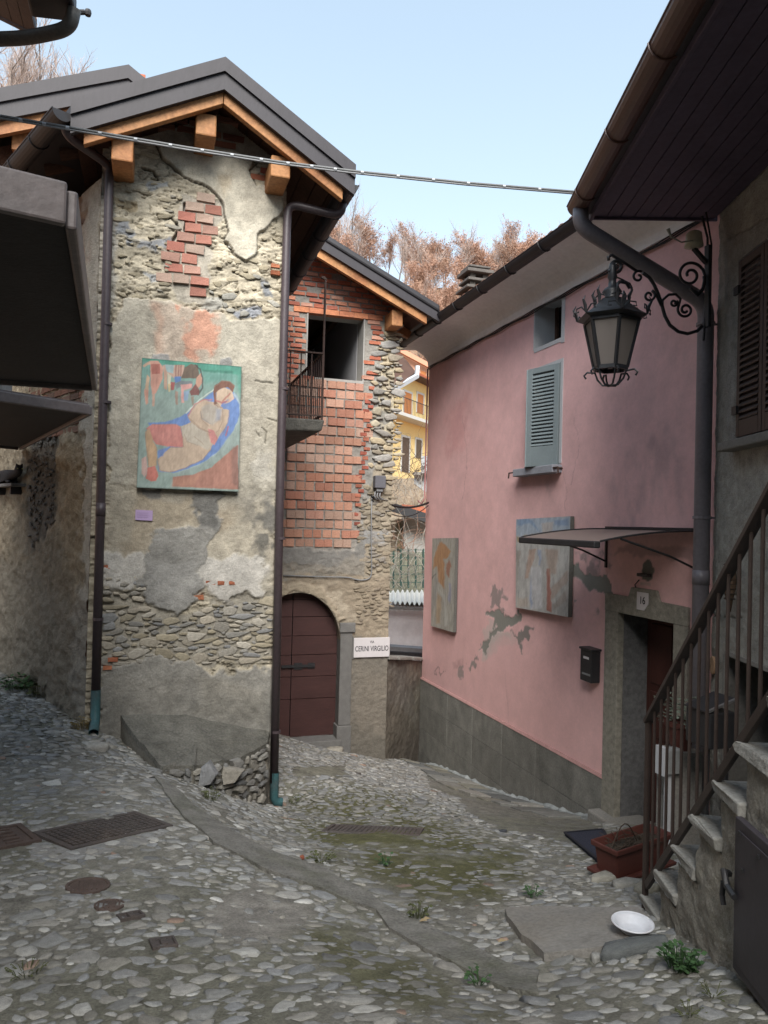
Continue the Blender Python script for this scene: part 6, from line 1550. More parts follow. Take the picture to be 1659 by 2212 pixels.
# window: surround, two louvred brown shutters, sill
m = MB(); m.fbox(RH, a_w0, a_w0 + 1.0, wz0_, wz1_, -.3, -.26); m.build('window_pane', glass, rh)
shb = M('shutter_brown', (.060, .042, .036), rough=.55, var=.2, scale=5, bump=.1, spec=.4)
def leaf_on(fr, a0, a1, z0, z1, o, root, mat, nsl, name):
    g = empty(name, fr.w(a0, z0, o), None, None); g.parent = root; g.location = fr.w(a0, z0, o) - root.location
    st = .05; m = MB(); t = .03
    m.fbox(fr, a0, a0 + st, z0, z1, o - t, o); m.fbox(fr, a1 - st, a1, z0, z1, o - t, o); m.fbox(fr, a0 + st, a1 - st, z1 - .06, z1, o - t, o); m.fbox(fr, a0 + st, a1 - st, z0, z0 + .13, o - t, o); m.build('leaf_frame', mat, g, bevel=.004)
    for k in range(nsl):
        d = (z1 - z0 - .2) / nsl; z = z0 + .135 + d * (k + .5)
        m = MB(); m.prism([fr.w(a0 + st, z - d * .52, o + .004), fr.w(a0 + st, z - d * .30, o + .006), fr.w(a0 + st, z + d * .55, o - t), fr.w(a0 + st, z + d * .34, o - t)], fr.u * (a1 - a0 - 2 * st)); m.build('slat', mat, g)
    return g
leaf_on(RH, a_w0 + .005, a_w0 + .42, wz0_ + .005, wz1_ - .01, .02, rh, shb, 24, 'shutter_leaf'); leaf_on(RH, a_w0 + .43, a_w0 + .86, wz0_ + .005, wz1_ - .01, .02, rh, shb, 24, 'shutter_leaf')
for z in (wz0_ + .2, wz1_ - .25):
    m = MB(); m.fbox(RH, a_w0 - .03, a_w0 + .05, z - .015, z + .05, .02, .04); m.build('hinge', black_m, rh)
m = MB(); m.fbox(RH, a_w0 - .08, a_w0 + 1.05, wz0_ - .10, wz0_ - .03, -.2, .13); m.build('window_sill', M('sill_grey', (.19, .185, .17), rough=.9, var=.25, bump=.5), rh, bevel=.012)
# boarded eave
EW = 1.17
soff = M('eave_board_dark', (.080, .064, .098), rough=.6, var=.25, scale=2.5, bump=.12, bscale=40, spec=.4)
e0 = -.06; nb = 9
for k in range(nb):
    o0 = .02 + (EW - .14) * k / nb; o1 = .02 + (EW - .14) * (k + 1) / nb - .007
    m = MB(); m.fbox(RH, e0, 9.5, ZS, ZS + .022, o0, o1); m.build('eave_board', soff, rh)
m = MB(); m.fbox(RH, e0 - .001, 9.5, ZS + .0225, ZS + .04, 0, EW - .02); m.build('eave_backing', black_m, rh)
m = MB(); m.fbox(RH, e0 - .02, 9.5, ZS - .03, ZS + .11, EW - .12, EW - .09); m.build('fascia_board', soff, rh, bevel=.004)
m = MB(); m.fbox(RH, e0 - .025, e0 - .004, ZS - .02, ZS + .07, .0, EW - .13); m.build('end_fascia', soff, rh)
gp0, gp1 = RH.w(e0 - .04, ZS + .10, EW + .0), RH.w(9.5, ZS + .10, EW + .0)
brg = M('gutter_brown', (.095, .048, .035), rough=.4, var=.2, scale=4, bump=.05, spec=.5)
halfpipe([gp0.lerp(gp1, t) for t in (0, .1, .2, .3, .5, 1)], .092, brg, 'gutter', rh)
for k in range(9):
    c = gp0.lerp(gp1, .035 + k * .095); d = RH.u; s_ = RH.n
    m = MB(); m.tube([c + s_ * .098 * math.cos(math.pi + math.pi * t / 8) + Vector((0, 0, .098 * math.sin(math.pi + math.pi * t / 8))) for t in range(9)], .007, 5); m.build('gutter_bracket', brg, rh)
m = MB(); m.prism([RH.w(e0 - .05, ZS + .12, EW + .02), RH.w(e0 - .05, ZS + .19, EW + .02), RH.w(e0 - .05, ZS + 1.7, -2.6), RH.w(e0 - .05, ZS + 1.6, -2.6)], RH.u * 9.5); m.build('roof', dark_metal, rh)
# its downpipe
pd = [gp0 + RH.u * .12 + Vector((0, 0, -.07)), gp0 + RH.u * .12 + Vector((0, 0, -.22)), RH.w(.0, RH.at(1528, 660, .10)[1], .10) - RH.u * .02, RH.w(-.02, RH.at(1528, 700, .10)[1], .10)]
pcorner = RH.w(-.02, 0, .10)
dpz = [RH.at(1525, 720, .1)[1], -1.6]
pd = pd[:2] + [Vector((pcorner.x, pcorner.y, RH.at(1530, 652, .1)[1])), Vector((pcorner.x, pcorner.y, RH.at(1526, 760, .1)[1])), Vector((pcorner.x, pcorner.y, -1.45))]
grey_pipe = M('pipe_grey', (.150, .138, .152), rough=.4, var=.2, scale=4, bump=.05, spec=.5)
dpr = downpipe('thick grey downpipe crossing to the corner of the right house', smooth_path(pd), .066, grey_pipe, None, None, [Vector((pcorner.x, pcorner.y, RH.at(1525, y, .1)[1])) for y in (700, 1118)], RH, joints=[Vector((pcorner.x, pcorner.y, RH.at(1512, 1262, .1)[1]))])

# ------------------------------------------------------------------ wrought iron lantern on its scroll bracket
wrought = M('wrought_iron', (.020, .022, .026), rough=.45, var=.3, scale=12, bump=.1, spec=.5)
LD = 5.7
lc = atD(1321, 690, LD)
mt = RH.w(-.03, lc.z, .05); mt = atD(1527, 640, 6.05)
bd = Vector((mt.x - lc.x, mt.y - lc.y, 0)).normalized(); bnm = Vector((-bd.y, bd.x, 0))
BP = lambda a, b: hit(a, b, lc, bnm)
c5 = lambda x, y: ((1400 + x / 3.318) * .864, (600 + y / 3.318) * .864)
def spiral(cx, cy, r0, r1, a0, a1, n=28):
    return [BP(*c5(cx + (r0 + (r1 - r0) * t) * math.cos(math.radians(a0 + (a1 - a0) * t)), cy + (r0 + (r1 - r0) * t) * math.sin(math.radians(a0 + (a1 - a0) * t)))) for t in np.linspace(0, 1, n)]
br = empty('lantern_bracket', mt, 'black wrought iron scroll bracket at the pink corner holding the lantern', 'bracket')
def scroll(pts, r=.013, name='scroll', rad=None):
    m = MB(); m.tube(pts, r, 7, rad=rad); return m.build(name, wrought, br, smooth=True)
scroll([BP(*c5(x, y)) for x, y in ((1195, 300), (1200, 360), (1180, 420), (1140, 460), (1080, 400))] , .013)
scroll(spiral(1080, 290, 110, 22, -30, -560, 44), .012); scroll([BP(*c5(x, y)) for x, y in ((1180, 235), (1205, 300), (1185, 400), (1150, 440), (1100, 420))], .012)
scroll([BP(*c5(x, y)) for x, y in ((1180, 715), (1140, 755), (1060, 778), (980, 760), (910, 705), (870, 630), (845, 540), (815, 450), (780, 370), (740, 310), (690, 275))], .014, 'main_arm')
scroll(spiral(650, 305, 50, 14, -60, -440, 30), .010); scroll(spiral(740, 462, 52, 14, -60, 370, 30)[::-1], .010); scroll([BP(*c5(x, y)) for x, y in ((765, 420), (800, 460), (840, 545))], .011)
scroll(spiral(1040, 580, 64, 16, 200, -330, 40), .011); scroll([BP(*c5(x, y)) for x, y in ((850, 560), (850, 500), (900, 455), (960, 450), (1000, 490), (980, 560))], .011); scroll(spiral(945, 522, 30, 12, -40, 400, 26), .010)
scroll(spiral(460, 215, 62, 16, 150, -330, 36), .014); scroll([BP(*c5(x, y)) for x, y in ((405, 170), (400, 140), (430, 125), (520, 180), (640, 260))], .012, 'top_arm')
scroll([BP(*c5(x, y)) for x, y in ((455, 300), (520, 330), (580, 360), (600, 400), (590, 415))], .006); scroll([BP(*c5(x, y)) for x, y in ((462, 375), (500, 345), (550, 355), (580, 400))], .014)
pb0 = BP(*c5(1205, 40)); pb1 = BP(*c5(1200, 720))
m = MB(); m.beam(pb0 + bd * .03, pb1 + bd * .03, .05, .03, (bd.x, bd.y, 0)); m.build('wall_plate', wrought, br, bevel=.004)
lan = empty('street_lantern', lc, 'black six sided street lantern with frosted panes hanging from the scroll bracket', 'lantern')
def lz(b): return BP(CX + (1321 - CX), b).z
Lz = {k: hit(1325, v, lc, bnm).z for k, v in dict(ring=600, fin=622, top=648, eave=688, g0=694, g1=797, rb=803, bas=834, stem=585).items()}
X0_, Y0_ = lc.x, lc.y
rot6 = math.radians(12)
def hexring(r, z): return [Vector((X0_ + r * math.cos(rot6 + math.pi / 3 * k), Y0_ + r * math.sin(rot6 + math.pi / 3 * k), z)) for k in range(6)]
m = MB(); a, b, c, d = hexring(.085, Lz['top']), hexring(.215, Lz['eave'] + .035), hexring(.27, Lz['eave']), hexring(.22, Lz['g0'])
for P_, Q_ in ((a, b), (b, c), (c, d)): m.add(P_ + Q_, [(k, (k + 1) % 6, 6 + (k + 1) % 6, 6 + k) for k in range(6)])
m.add(a, [tuple(range(6))]); m.build('lantern_roof', wrought, lan)
m = MB(); m.lathe([(.085, Lz['top']), (.05, Lz['top'] + .02), (.075, Lz['top'] + .06), (.06, Lz['fin'] - .01), (.03, Lz['fin'] + .01), (.028, Lz['ring'] - .02), (.035, Lz['ring']), (.028, Lz['stem'] + .03), (.02, Lz['stem'] + .06)], (X0_, Y0_, 0), 12); m.build('finial', wrought, lan, smooth=True)
g0, g1_ = hexring(.205, Lz['g0'] - .005), hexring(.122, Lz['g1'])
frost, fn_, fb_ = _base('frosted_glass'); fb_.inputs['Base Color'].default_value = (.30, .27, .25, 1); fb_.inputs['Roughness'].default_value = .5; fb_.inputs['Transmission Weight'].default_value = .45; fb_.inputs['IOR'].default_value = 1.15
for k in range(6):
    j = (k + 1) % 6; m = MB(); m.prism([g0[k].lerp(g0[j], .06), g0[k].lerp(g0[j], .94), g1_[k].lerp(g1_[j], .94), g1_[k].lerp(g1_[j], .06)], (Vector((X0_, Y0_, 0)) - Vector(((g0[k].x + g0[j].x) / 2, (g0[k].y + g0[j].y) / 2, 0))).normalized() * .004); m.build('pane', frost, lan)
    m = MB(); m.beam(g0[k], g1_[k], .026, .02, (1, 0, 0)); m.build('frame_bar', wrought, lan)
    for R_ in (g0, g1_):
        m = MB(); m.beam(R_[k], R_[j], .022, .03); m.build('frame_ring', wrought, lan)
    # crown crests on the roof edge
    mid = (hexring(.265, Lz['eave'] + .005)[k]); cdir = Vector((mid.x - X0_, mid.y - Y0_, 0)).normalized(); tdir = Vector((-cdir.y, cdir.x, 0))
    m = MB()
    m.tube([mid, mid + Vector((0, 0, .05)) + cdir * .01, mid + Vector((0, 0, .09)) + cdir * .03, mid + Vector((0, 0, .125)) + cdir * .012], .008, 5, rad=[.010, .014, .010, .002])
    for sg in (-1, 1): m.tube([mid, mid + tdir * sg * .05 + Vector((0, 0, .05)), mid + tdir * sg * .10 + Vector((0, 0, .045)), mid + tdir * sg * .105 + Vector((0, 0, .015)), mid + tdir * sg * .08 + Vector((0, 0, .018))], .006, 5)
    m.build('crest', wrought, lan)
    top_ = hexring(.13, Lz['top'] - .045)[k]
    m = MB(); m.tube([top_, top_ + Vector((0, 0, .06)), top_ + cdir * .02 + Vector((0, 0, .10)), top_ + Vector((0, 0, .14))], .007, 5, rad=[.009, .016, .010, .002]); m.tube([top_ + tdir * -.04 + Vector((0, 0, .05)), top_ + Vector((0, 0, .07)), top_ + tdir * .04 + Vector((0, 0, .05))], .006, 5); m.build('crest', wrought, lan)
    # basket under the lantern
    b0 = hexring(.118, Lz['rb'])[k]
    m = MB(); m.tube([b0 + cdir * .07 + Vector((0, 0, -.045)), b0 + cdir * .085 + Vector((0, 0, -.02)), b0 + cdir * .06 + Vector((0, 0, .005)), b0 + Vector((0, 0, -.005)), b0 - cdir * .02 + Vector((0, 0, -.06)), b0 - cdir * .06 + Vector((0, 0, -.105)), Vector((X0_, Y0_, Lz['bas']))], .008, 5); m.build('basket_scroll', wrought, lan)
m = MB(); m.lathe([(.02, Lz['g1'] + .005), (.02, Lz['g1'] + .09), (.05, Lz['g1'] + .14), (.045, Lz['g1'] + .22), (.005, Lz['g1'] + .25)], (X0_, Y0_, 0), 12); m.build('bulb', M('bulb_white', (.6, .58, .55), rough=.3, var=.05, bump=0), lan, smooth=True)
# cream insulator with loose wires above the bracket
ins = empty('insulator', atD(1500, 520, 6.0), 'cream bell shaped insulator on the corner above the lantern bracket', 'insulator')
p = atD(1499, 518, 6.0); m = MB(); m.lathe([(.02, -.07), (.075, -.055), (.07, -.03), (.062, .05), (.045, .065), (.002, .068)], p, 14); m.build('bell', M('cream_ceramic', (.42, .40, .30), rough=.4, var=.1, bump=.05), ins, smooth=True)
m = MB(); m.beam(p + Vector((.0, 0, -.07)), p + Vector((.14, .02, -.16)), .03, .03); m.beam(p + Vector((.0, 0, -.12)), p + Vector((0, 0, -.05)), .03, .03); m.build('hook', black_m, ins)
m = MB(); m.tube([p + Vector((-.05, -.05, -.03)), p + Vector((-.16, -.05, -.06)), p + Vector((-.26, -.05, -.03)), p + Vector((-.29, -.05, .03))], .006, 5, rad=[.005, .006, .008, .016]); m.build('loose_wire', M('pale_wire', (.30, .30, .26), rough=.7, var=.1, bump=0), ins)
m = MB(); m.tube([p + Vector((.10, .03, .22)), p + Vector((.16, .03, .05)), p + Vector((.17, .03, -.3)), p + Vector((.14, .03, -.8))], .010, 5); m.tube([p + Vector((.14, .03, .26)), p + Vector((.20, .03, .0)), p + Vector((.2, .03, -.5))], .008, 5); m.build('wires', blk, ins)
# cable across the street with its white ties
cw = [(-60, 240, 5.2), (0, 250, 5.25), (160, 277, 5.4), (400, 318, 5.6), (600, 349, 5.75), (760, 369, 5.85), (1000, 394, 6.0), (1240, 414, 6.15)]
pts = [atD(*c) for c in cw]
sc = empty('span_cable', pts[4], 'grey twisted cable with white ties strung across the street', 'cable')
m = MB(); m.tube(pts, .010, 8); m.build('cable', M('cable_grey', (.16, .165, .165), rough=.6, var=.2, scale=30, bump=.1), sc, smooth=True)
m = MB(); m.tube([q + Vector((0, 0, -.017)) for q in pts], .008, 6); m.build('carrier_wire', gal, sc, smooth=True)
for k in range(1, 22):
    t = k / 22 * (len(pts) - 1); i = int(t); q = pts[i].lerp(pts[i + 1], t - i); d = (pts[i + 1] - pts[i]).normalized()
    m = MB(); m.tube([q - d * .012 + Vector((0, 0, -.007)), q + d * .012 + Vector((0, 0, -.007))], .0165, 7); m.build('cable_tie', M('tie_white', (.36, .38, .40), rough=.5, var=.05, bump=0), sc)

# ------------------------------------------------------------------ stone stairs with iron railing, lower right
vdir = Vector((math.sin(YAW + math.radians(1.8)), math.cos(YAW + math.radians(1.8)), 0))        # along the street, away
SB = atD(1397, 1985, 3.62); ST = Fr((SB.x, SB.y), (-vdir.x, -vdir.y), (-vdir.y, vdir.x))
if ST.n.dot(Vector((0, 0, 0)) - Vector((SB.x, SB.y, 0))) < 0: ST = Fr((SB.x, SB.y), (-vdir.x, -vdir.y), (vdir.y, -vdir.x))
stairs = empty('stone_stairs', SB, 'steep outdoor stone stairs rising towards the camera on the right', 'stairs')
rough_st = M('stair_masonry', (.3, .3, .3), rough=.97, var=.35, scale=12, bump=.9, bscale=45, src='attr')
step_m = M('step_stone', (.30, .295, .27), rough=.85, var=.35, scale=7, bump=.6, bscale=45, objvar=.1)
nose = [(1395, 1935), (1422, 1880), (1465, 1826), (1511, 1760), (1560, 1688), (1612, 1606)]
N_ = [ST.at(a, b) for a, b in nose]
run = (N_[-1][0] - N_[0][0]) / 5; rise = (N_[-1][1] - N_[0][1]) / 5
a0_, z0_ = N_[0]
nst = 9
def paint_st(px, py, A, Z):
    p = Paint(px, py, (.30, .285, .245), A, Z); p.h = .04 * (fbm(A * 7, Z * 8, 4, 340) - .5) + .012 * (fbm(A * 30, Z * 30, 3, 341) - .5); p.vary(.3, 3, 342); p.vary(.25, 16, 343)
    p.patch([(1400, 1950), (1480, 1950), (1500, 2150), (1420, 2080)], (.22, .21, .18), .6, 20, 1.4); p.patch([(1540, 1800), (1590, 1780), (1590, 2000), (1540, 1980)], (.36, .34, .29), .5, 18, 1.4)
    k = np.floor((A - a0_) / run)
    return p.h, p.c, Z < z0_ + rise * k - .055
fgrid('side_masonry', ST, a0_ + .02, a0_ + run * nst, -1.0, z0_ + rise * nst, .012, paint_st, rough_st, stairs)
for k in range(nst):
    a, z = a0_ + run * k, z0_ + rise * k
    m = MB(); r_ = random.Random(k)
    # rounded, worn slab
    P = []
    na, nb_ = 6, 10
    V = []
    for i in range(nb_ + 1):
        o = .022 - 1.12 * i / nb_ + (r_.uniform(-.015, .015) if 0 < i < nb_ else 0)
        wob = r_.uniform(-.012, .012)
        for (da, dz) in ((-.02, -.040), (-.045 + wob, -.028), (-.048 + wob, -.012), (-.03 + wob, -.001), (.02, .002 + r_.uniform(-.003, .003)), (run + .01, .004), (run + .01, -.05)):
            V.append(ST.w(a + da, z + dz, o + (r_.uniform(-.012, .012) if i == 0 else 0)))
    Fq = [(i * 7 + j, i * 7 + (j + 1) % 7, (i + 1) * 7 + (j + 1) % 7, (i + 1) * 7 + j) for i in range(nb_) for j in range(7)] + [tuple(range(7))[::-1], tuple(range(nb_ * 7, nb_ * 7 + 7))]
    m.add(V, Fq); m.build('step', step_m, stairs, bevel=.014)
    m = MB(); m.fbox(ST, a + .02, a + run * 1.0, z - rise - .3, z - .052, -1.1, -.03); m.build('riser_block', conc_l, stairs)
m = MB(); m.fbox(ST, a0_ + run * nst + .012, a0_ + run * nst + .10, -1.0, z0_ + rise * (nst - 1) - .002, -1.09, .02); m.build('end_wall', conc_l, stairs)
# dark sheet metal hatch in the stair flank
qa = ST.at(1588, 1762, .045); qb = ST.at(1588, 2098, .045)
ha, hz1, hz0 = qa[0], qa[1], qb[1]
hatch = empty('metal_hatch', ST.w(ha, hz0, .02), 'dark purple grey metal door in the flank of the stone stairs', 'hatch')
hm = M('hatch_paint', (.050, .044, .052), rough=.5, var=.18, scale=3, bump=.06, spec=.4)
m = MB(); m.fbox(ST, ha, ha + .75, hz0, hz1, .02, .045); m.build('door_sheet', hm, hatch, bevel=.004)
m = MB(); m.fbox(ST, ha + .035, ha + .72, hz0 + .035, hz1 - .035, .0455, .050); m.build('door_inset', hm, hatch, bevel=.003)
for (a, b) in ((1605, 1880), (1640, 1850), (1600, 1800)):
    s, z = ST.at(a, b, .05); m = MB(); m.fbox(ST, s - .006, s + .006, z - .006, z + .006, .05, .056); m.build('rivet', black_m, hatch)
s, z = ST.at(1582, 1920, .05)
m = MB(); m.tube([ST.w(s - .07, z + .02, .03), ST.w(s - .05, z + .04, .06), ST.w(s - .02, z, .06), ST.w(s + .04, z - .01, .06)], .012, 6); m.tube([ST.w(s - .05, z, .06), ST.w(s - .06, z - .05, .06), ST.w(s - .045, z - .08, .06)], .010, 6); m.build('latch', black_m, hatch)
# railing
rail_m = M('rail_iron', (.040, .028, .024), rough=.5, var=.3, scale=12, bump=.1, spec=.5)
rl = empty('stair_railing', SB, 'dark iron railing with thin vertical bars along the stone stairs', 'railing')
ro = .0
pt0, pt1 = ST.at(1401, 1560, ro), ST.at(1659, 1078, ro)
sl_ = (pt1[1] - pt0[1]) / (pt1[0] - pt0[0])
lb0, lb1 = ST.at(1399, 1915, ro), ST.at(1612, 1590, ro); sl2_ = (lb1[1] - lb0[1]) / (lb1[0] - lb0[0])
aE = pt0[0] + 2.3
m = MB(); m.beam(ST.w(pt0[0] - .01, pt0[1], ro), ST.w(aE, pt0[1] + sl_ * (aE - pt0[0]), ro), .045, .022); m.build('handrail', rail_m, rl, bevel=.003)
m = MB(); m.beam(ST.w(lb0[0] - .01, lb0[1], ro), ST.w(aE, lb0[1] + sl2_ * (aE - lb0[0]), ro), .02, .036); m.build('lower_rail', rail_m, rl, bevel=.003)
pb = ST.at(1396, 2004, ro)
m = MB(); m.beam(ST.w(pt0[0] + .0, pt0[1], ro), ST.w(pt0[0] + .0, pb[1] - .05, ro), .022, .022, (1, 0, 0)); m.build('newel_post', rail_m, rl)
k = 0
a = pt0[0] + .088
while a < aE - .05:
    m = MB(); m.tube([ST.w(a, lb0[1] + sl2_ * (a - lb0[0]), ro), ST.w(a, pt0[1] + sl_ * (a - pt0[0]) - .005, ro)], .0075, 6); m.build('bar', rail_m, rl); a += .088

# ------------------------------------------------------------------ small things in the street
terra = M('terracotta_plastic', (.085, .028, .022), rough=.55, var=.15, scale=5, bump=.08, spec=.4)
soil = M('soil', (.05, .04, .03), rough=.95, var=.5, scale=20, bump=.8)
twig_m = M('dry_twig', (.055, .04, .03), rough=.9, var=.3, bump=.2)
pc = ghit(1385, 1882); q0, q1 = ghit(1300, 1875), ghit(1462, 1850)
pu = Vector((q1.x - q0.x, q1.y - q0.y, 0)); plen = .50; pu.normalize(); pv = Vector((-pu.y, pu.x, 0))
qn = ghit(1340, 1902)
PC = Vector((qn.x, qn.y, 0)) + pu * .27 + pv * .13; pzb = g1(PC.x, PC.y) + .02
pzb = max(pzb, g1(*(PC - pu * .25).xy) + .0)
pl = empty('planter', (PC.x, PC.y, pzb), 'rectangular terracotta plastic planter with dead twigs by the stair railing', 'planter')
def rect(l, w_, z): return [PC + pu * (sx * l / 2) + pv * (sy * w_ / 2) + Vector((0, 0, pzb + z)) for sx, sy in ((-1, -1), (1, -1), (1, 1), (-1, 1))]
def loft(rings, close_bottom=True, close_top=False):
    m = MB(); n = len(rings[0]); vs = [p for r in rings for p in r]; fs = [(i * n + k, i * n + (k + 1) % n, (i + 1) * n + (k + 1) % n, (i + 1) * n + k) for i in range(len(rings) - 1) for k in range(n)]
    if close_bottom: fs.append(tuple(range(n))[::-1])
    if close_top: fs.append(tuple(range((len(rings) - 1) * n, len(rings) * n)))
    m.add(vs, fs); return m
loft([rect(.46, .15, .012), rect(.50, .175, .16), rect(.54, .205, .162), rect(.545, .21, .195), rect(.52, .185, .197), rect(.48, .15, .14)]).build('box', terra, pl, bevel=.006)
loft([rect(.50, .19, -.01), rect(.56, .24, .0), rect(.565, .245, .02), rect(.55, .23, .022), rect(.49, .18, .012)], close_top=True).build('saucer', terra, pl, bevel=.004)
loft([rect(.47, .14, .14), rect(.46, .13, .155)], close_top=True).build('soil', soil, pl)
r_ = random.Random(3); m = MB()
for k in range(34):
    a = PC + pu * r_.uniform(-.2, .12) + pv * r_.uniform(-.05, .05) + Vector((0, 0, pzb + .15)); d = Vector((r_.gauss(0, .08), r_.gauss(0, .05), r_.uniform(.02, .10)))
    m.tube([a, a + d * .6, a + d + Vector((r_.gauss(0, .04), 0, -.02))], .0025, 4, cap=False)
m.tube([PC + pu * (-.2 + .24 * t) + Vector((0, 0, pzb + .16 + .13 * math.sin(math.pi * t))) for t in np.linspace(0, 1, 9)], .004, 5)
m.build('dead_twigs', twig_m, pl, kind='stuff')
mat_m = M('mat_blue', (.035, .04, .062), rough=.95, var=.3, scale=60, bump=.5, bscale=200)
mq = [ghit(a, b) + Vector((0, 0, .02)) for a, b in ((1220, 1804), (1302, 1796), (1330, 1850), (1290, 1862))]
mroot = empty('doormat', sum(mq, Vector()) / 4, 'dark blue doormat lying in front of the planter', 'doormat')
m = MB(); m.hexa([p + Vector((0, 0, -.03)) for p in mq] + mq); m.build('mat', mat_m, mroot, bevel=.004)
edge = M('mat_edge', (.018, .02, .028), rough=.8, var=.1, bump=.1)
for a, b in zip(mq, mq[1:] + mq[:1]):
    m = MB(); m.beam(a + Vector((0, 0, .002)), b + Vector((0, 0, .002)), .022, .008); m.build('mat_border', edge, mroot)
# white bowl
bp = ghit(1366, 2030); bn = Vector((0, 0, 1)); bowl = empty('bowl', bp + Vector((0, 0, .036)), 'white enamel bowl on the concrete slab by the stairs', 'bowl')
m = MB(); r0 = .080
m.lathe([(.042, 0), (.050, .004), (.070, .032), (r0 * 1.06, .036), (r0 * 1.08, .039), (r0 * 1.03, .041), (r0 * .86, .033), (.050, .012), (.040, .008), (.001, .007)], (0, 0, 0), 32); m.build('bowl_body', M('enamel_white', (.62, .64, .68), rough=.3, var=.06, bump=.02, spec=.5), bowl, smooth=True, local=True)
m = MB(); m.tube([(r0 * 1.07 * math.cos(2 * math.pi * k / 32), r0 * 1.07 * math.sin(2 * math.pi * k / 32), .039) for k in range(33)], .004, 6); m.build('rim', MATS['enamel_white'], bowl, local=True, smooth=True)
# long dark stone in front of the bowl, loose stones, weeds
LS = [((1365, 2053), .19, .045, .042, (.13, .14, .14), 'long dark stone lying in front of the white bowl'), ((1287, 1668 + 402), .028, .02, .02, (.34, .34, .32), 'tiny pale pebble left of the bowl stone'), ((1525, 2068), .02, .02, .02, (.4, .4, .38), None),
      ((1510, 1885 + 5), .05, .04, .04, (.25, .25, .24), None), ((1085, 1796), .035, .02, .015, (.07, .075, .085), 'small dark slate piece on the paving of the lower street'), ((652, 2060 - 208), .018, .012, .012, (.30, .10, .06), 'small brick red fragment on the cobbles')]
for k, ((a, b), sx, sy, sz, c, lab) in enumerate(LS):
    if not lab: continue
    p = ghit(a, b); o = place(stone_data('r', k, wstone), 'loose_stone', None, p + Vector((0, 0, sz * .25)), Vector((math.cos(.1), math.sin(.1), 0)), Vector((-math.sin(.1), math.cos(.1), 0)), Vector((0, 0, 1)), sx, sy, sz, c); tag(o, lab, 'stone')
for k, (a, b) in enumerate(((1330, 1893), (1352, 1915), (1300, 1902), (1395, 1925), (1420, 1840))):
    p = ghit(a, b); o = place(stone_data('r', 3 + k, wstone), 'loose_stone', None, p + Vector((0, 0, .012)), Vector((1, 0, 0)), Vector((0, 1, 0)), Vector((0, 0, 1)), .07 + .02 * (k % 3), .04 + .01 * (k % 2), .04, (.26 + .02 * k, .26 + .015 * k, .25)); tag(o, ['grey stone under the near corner of the planter saucer', 'flat stone between the planter and the concrete slab', 'small stone at the left end of the planter saucer', 'grey stone by the foot of the stair railing', 'stone wedged behind the planter by the railing'][k], 'stone')
leaf_m = M('weed_green', (.045, .095, .035), rough=.7, var=.4, scale=20, bump=.1)
leaf_d = M('weed_dull', (.075, .085, .035), rough=.8, var=.4, scale=20, bump=.1)
def weed(px, py, r, n, seed, label, mat=leaf_m, ht=1.0, leaf=.022):
    p = ghit(px, py); rr = random.Random(seed); m = MB()
    for k in range(n):
        t = rr.uniform(0, 2 * math.pi); d = r * math.sqrt(rr.random()); b = Vector((p.x + d * math.cos(t), p.y + d * math.sin(t), g1(p.x, p.y)))
        e = b + Vector((math.cos(t) * rr.uniform(.005, .03), math.sin(t) * rr.uniform(.005, .03), ht * rr.uniform(.015, .07))); L = leaf * rr.uniform(.6, 1.3); w2 = Vector((-math.sin(t), math.cos(t), rr.gauss(0, .3))).normalized() * L * .45; f = Vector((math.cos(t), math.sin(t), rr.uniform(-.4, .5))).normalized() * L
        m.add([e, e + f * .5 + w2, e + f, e + f * .5 - w2], [(0, 1, 2, 3)]); m.tube([b, e], .0015, 3, cap=False)
    o = m.build('weed', mat, None); tag(o, label, 'plant')
weed(1470, 2092, .042, 150, 1, 'bushy green weed at the foot of the stair flank'); weed(1490, 2190, .03, 24, 2, 'dark green weed low at the bottom right', leaf_d, .3, .010)
weed(1540, 2150, .02, 14, 3, 'thin weed against the stair wall under the hatch', leaf_d, .5, .010); weed(905, 1985, .03, 30, 4, 'small weed in the gap of the concrete strip', leaf_d); weed(695, 1858, .05, 40, 5, 'low weed along the upper edge of the concrete strip', leaf_d, .6)
weed(548, 1652, .03, 30, 6, 'bright weed on the stone facing of the ramp'); weed(38, 1700 - 210, .12, 120, 7, 'grass tuft at the far left where the alley meets the wall', leaf_m, 2.0, .05); weed(85, 1496 + 10, .08, 60, 8, 'weed clump at the foot of the alley wall', leaf_d, 2.2, .05)
weed(175, 1575, .06, 60, 9, 'dry yellowish tuft left of the teal pipe foot', M('dry_grass', (.16, .12, .05), rough=.9, var=.4), 1.4, .03)
weed(455, 1726, .05, 40, 10, 'weed under the stone facing of the ramp', leaf_d, 1.2); weed(640, 1735, .05, 30, 11, 'small weed right of the right downpipe foot', leaf_d)
weed(60, 2100, .05, 30, 12, 'thin grass tuft in the left foreground', leaf_d, .4, .010)
weed(835, 1862 + 5, .03, 25, 14, 'tiny weed in the mossy street', leaf_m, .7)
weed(1150, 1935, .03, 25, 16, 'tiny weed left of the concrete slab', leaf_m, .7); weed(1035, 2125, .02, 20, 17, 'bright tiny weed by the end of the concrete strip', leaf_m, .7)
rl_ = random.Random(9)
for k, (a, b) in enumerate(((905, 2000), (912, 1996), (1075, 2045))):
    p = ghit(a, b); m = MB(); m.add([p + Vector((0, 0, .02)), p + Vector((.02, .012, .028)), p + Vector((.045, .0, .02)), p + Vector((.02, -.012, .026))], [(0, 1, 2, 3)]); o = m.build('dead_leaf', M('dead_leaf', (.28, .22, .13), rough=.9, var=.2), None); tag(o, ['pale dead leaf on the moss by the strip', 'second pale dead leaf touching the first', 'yellow dead leaf on the lower street'][k], 'leaf')

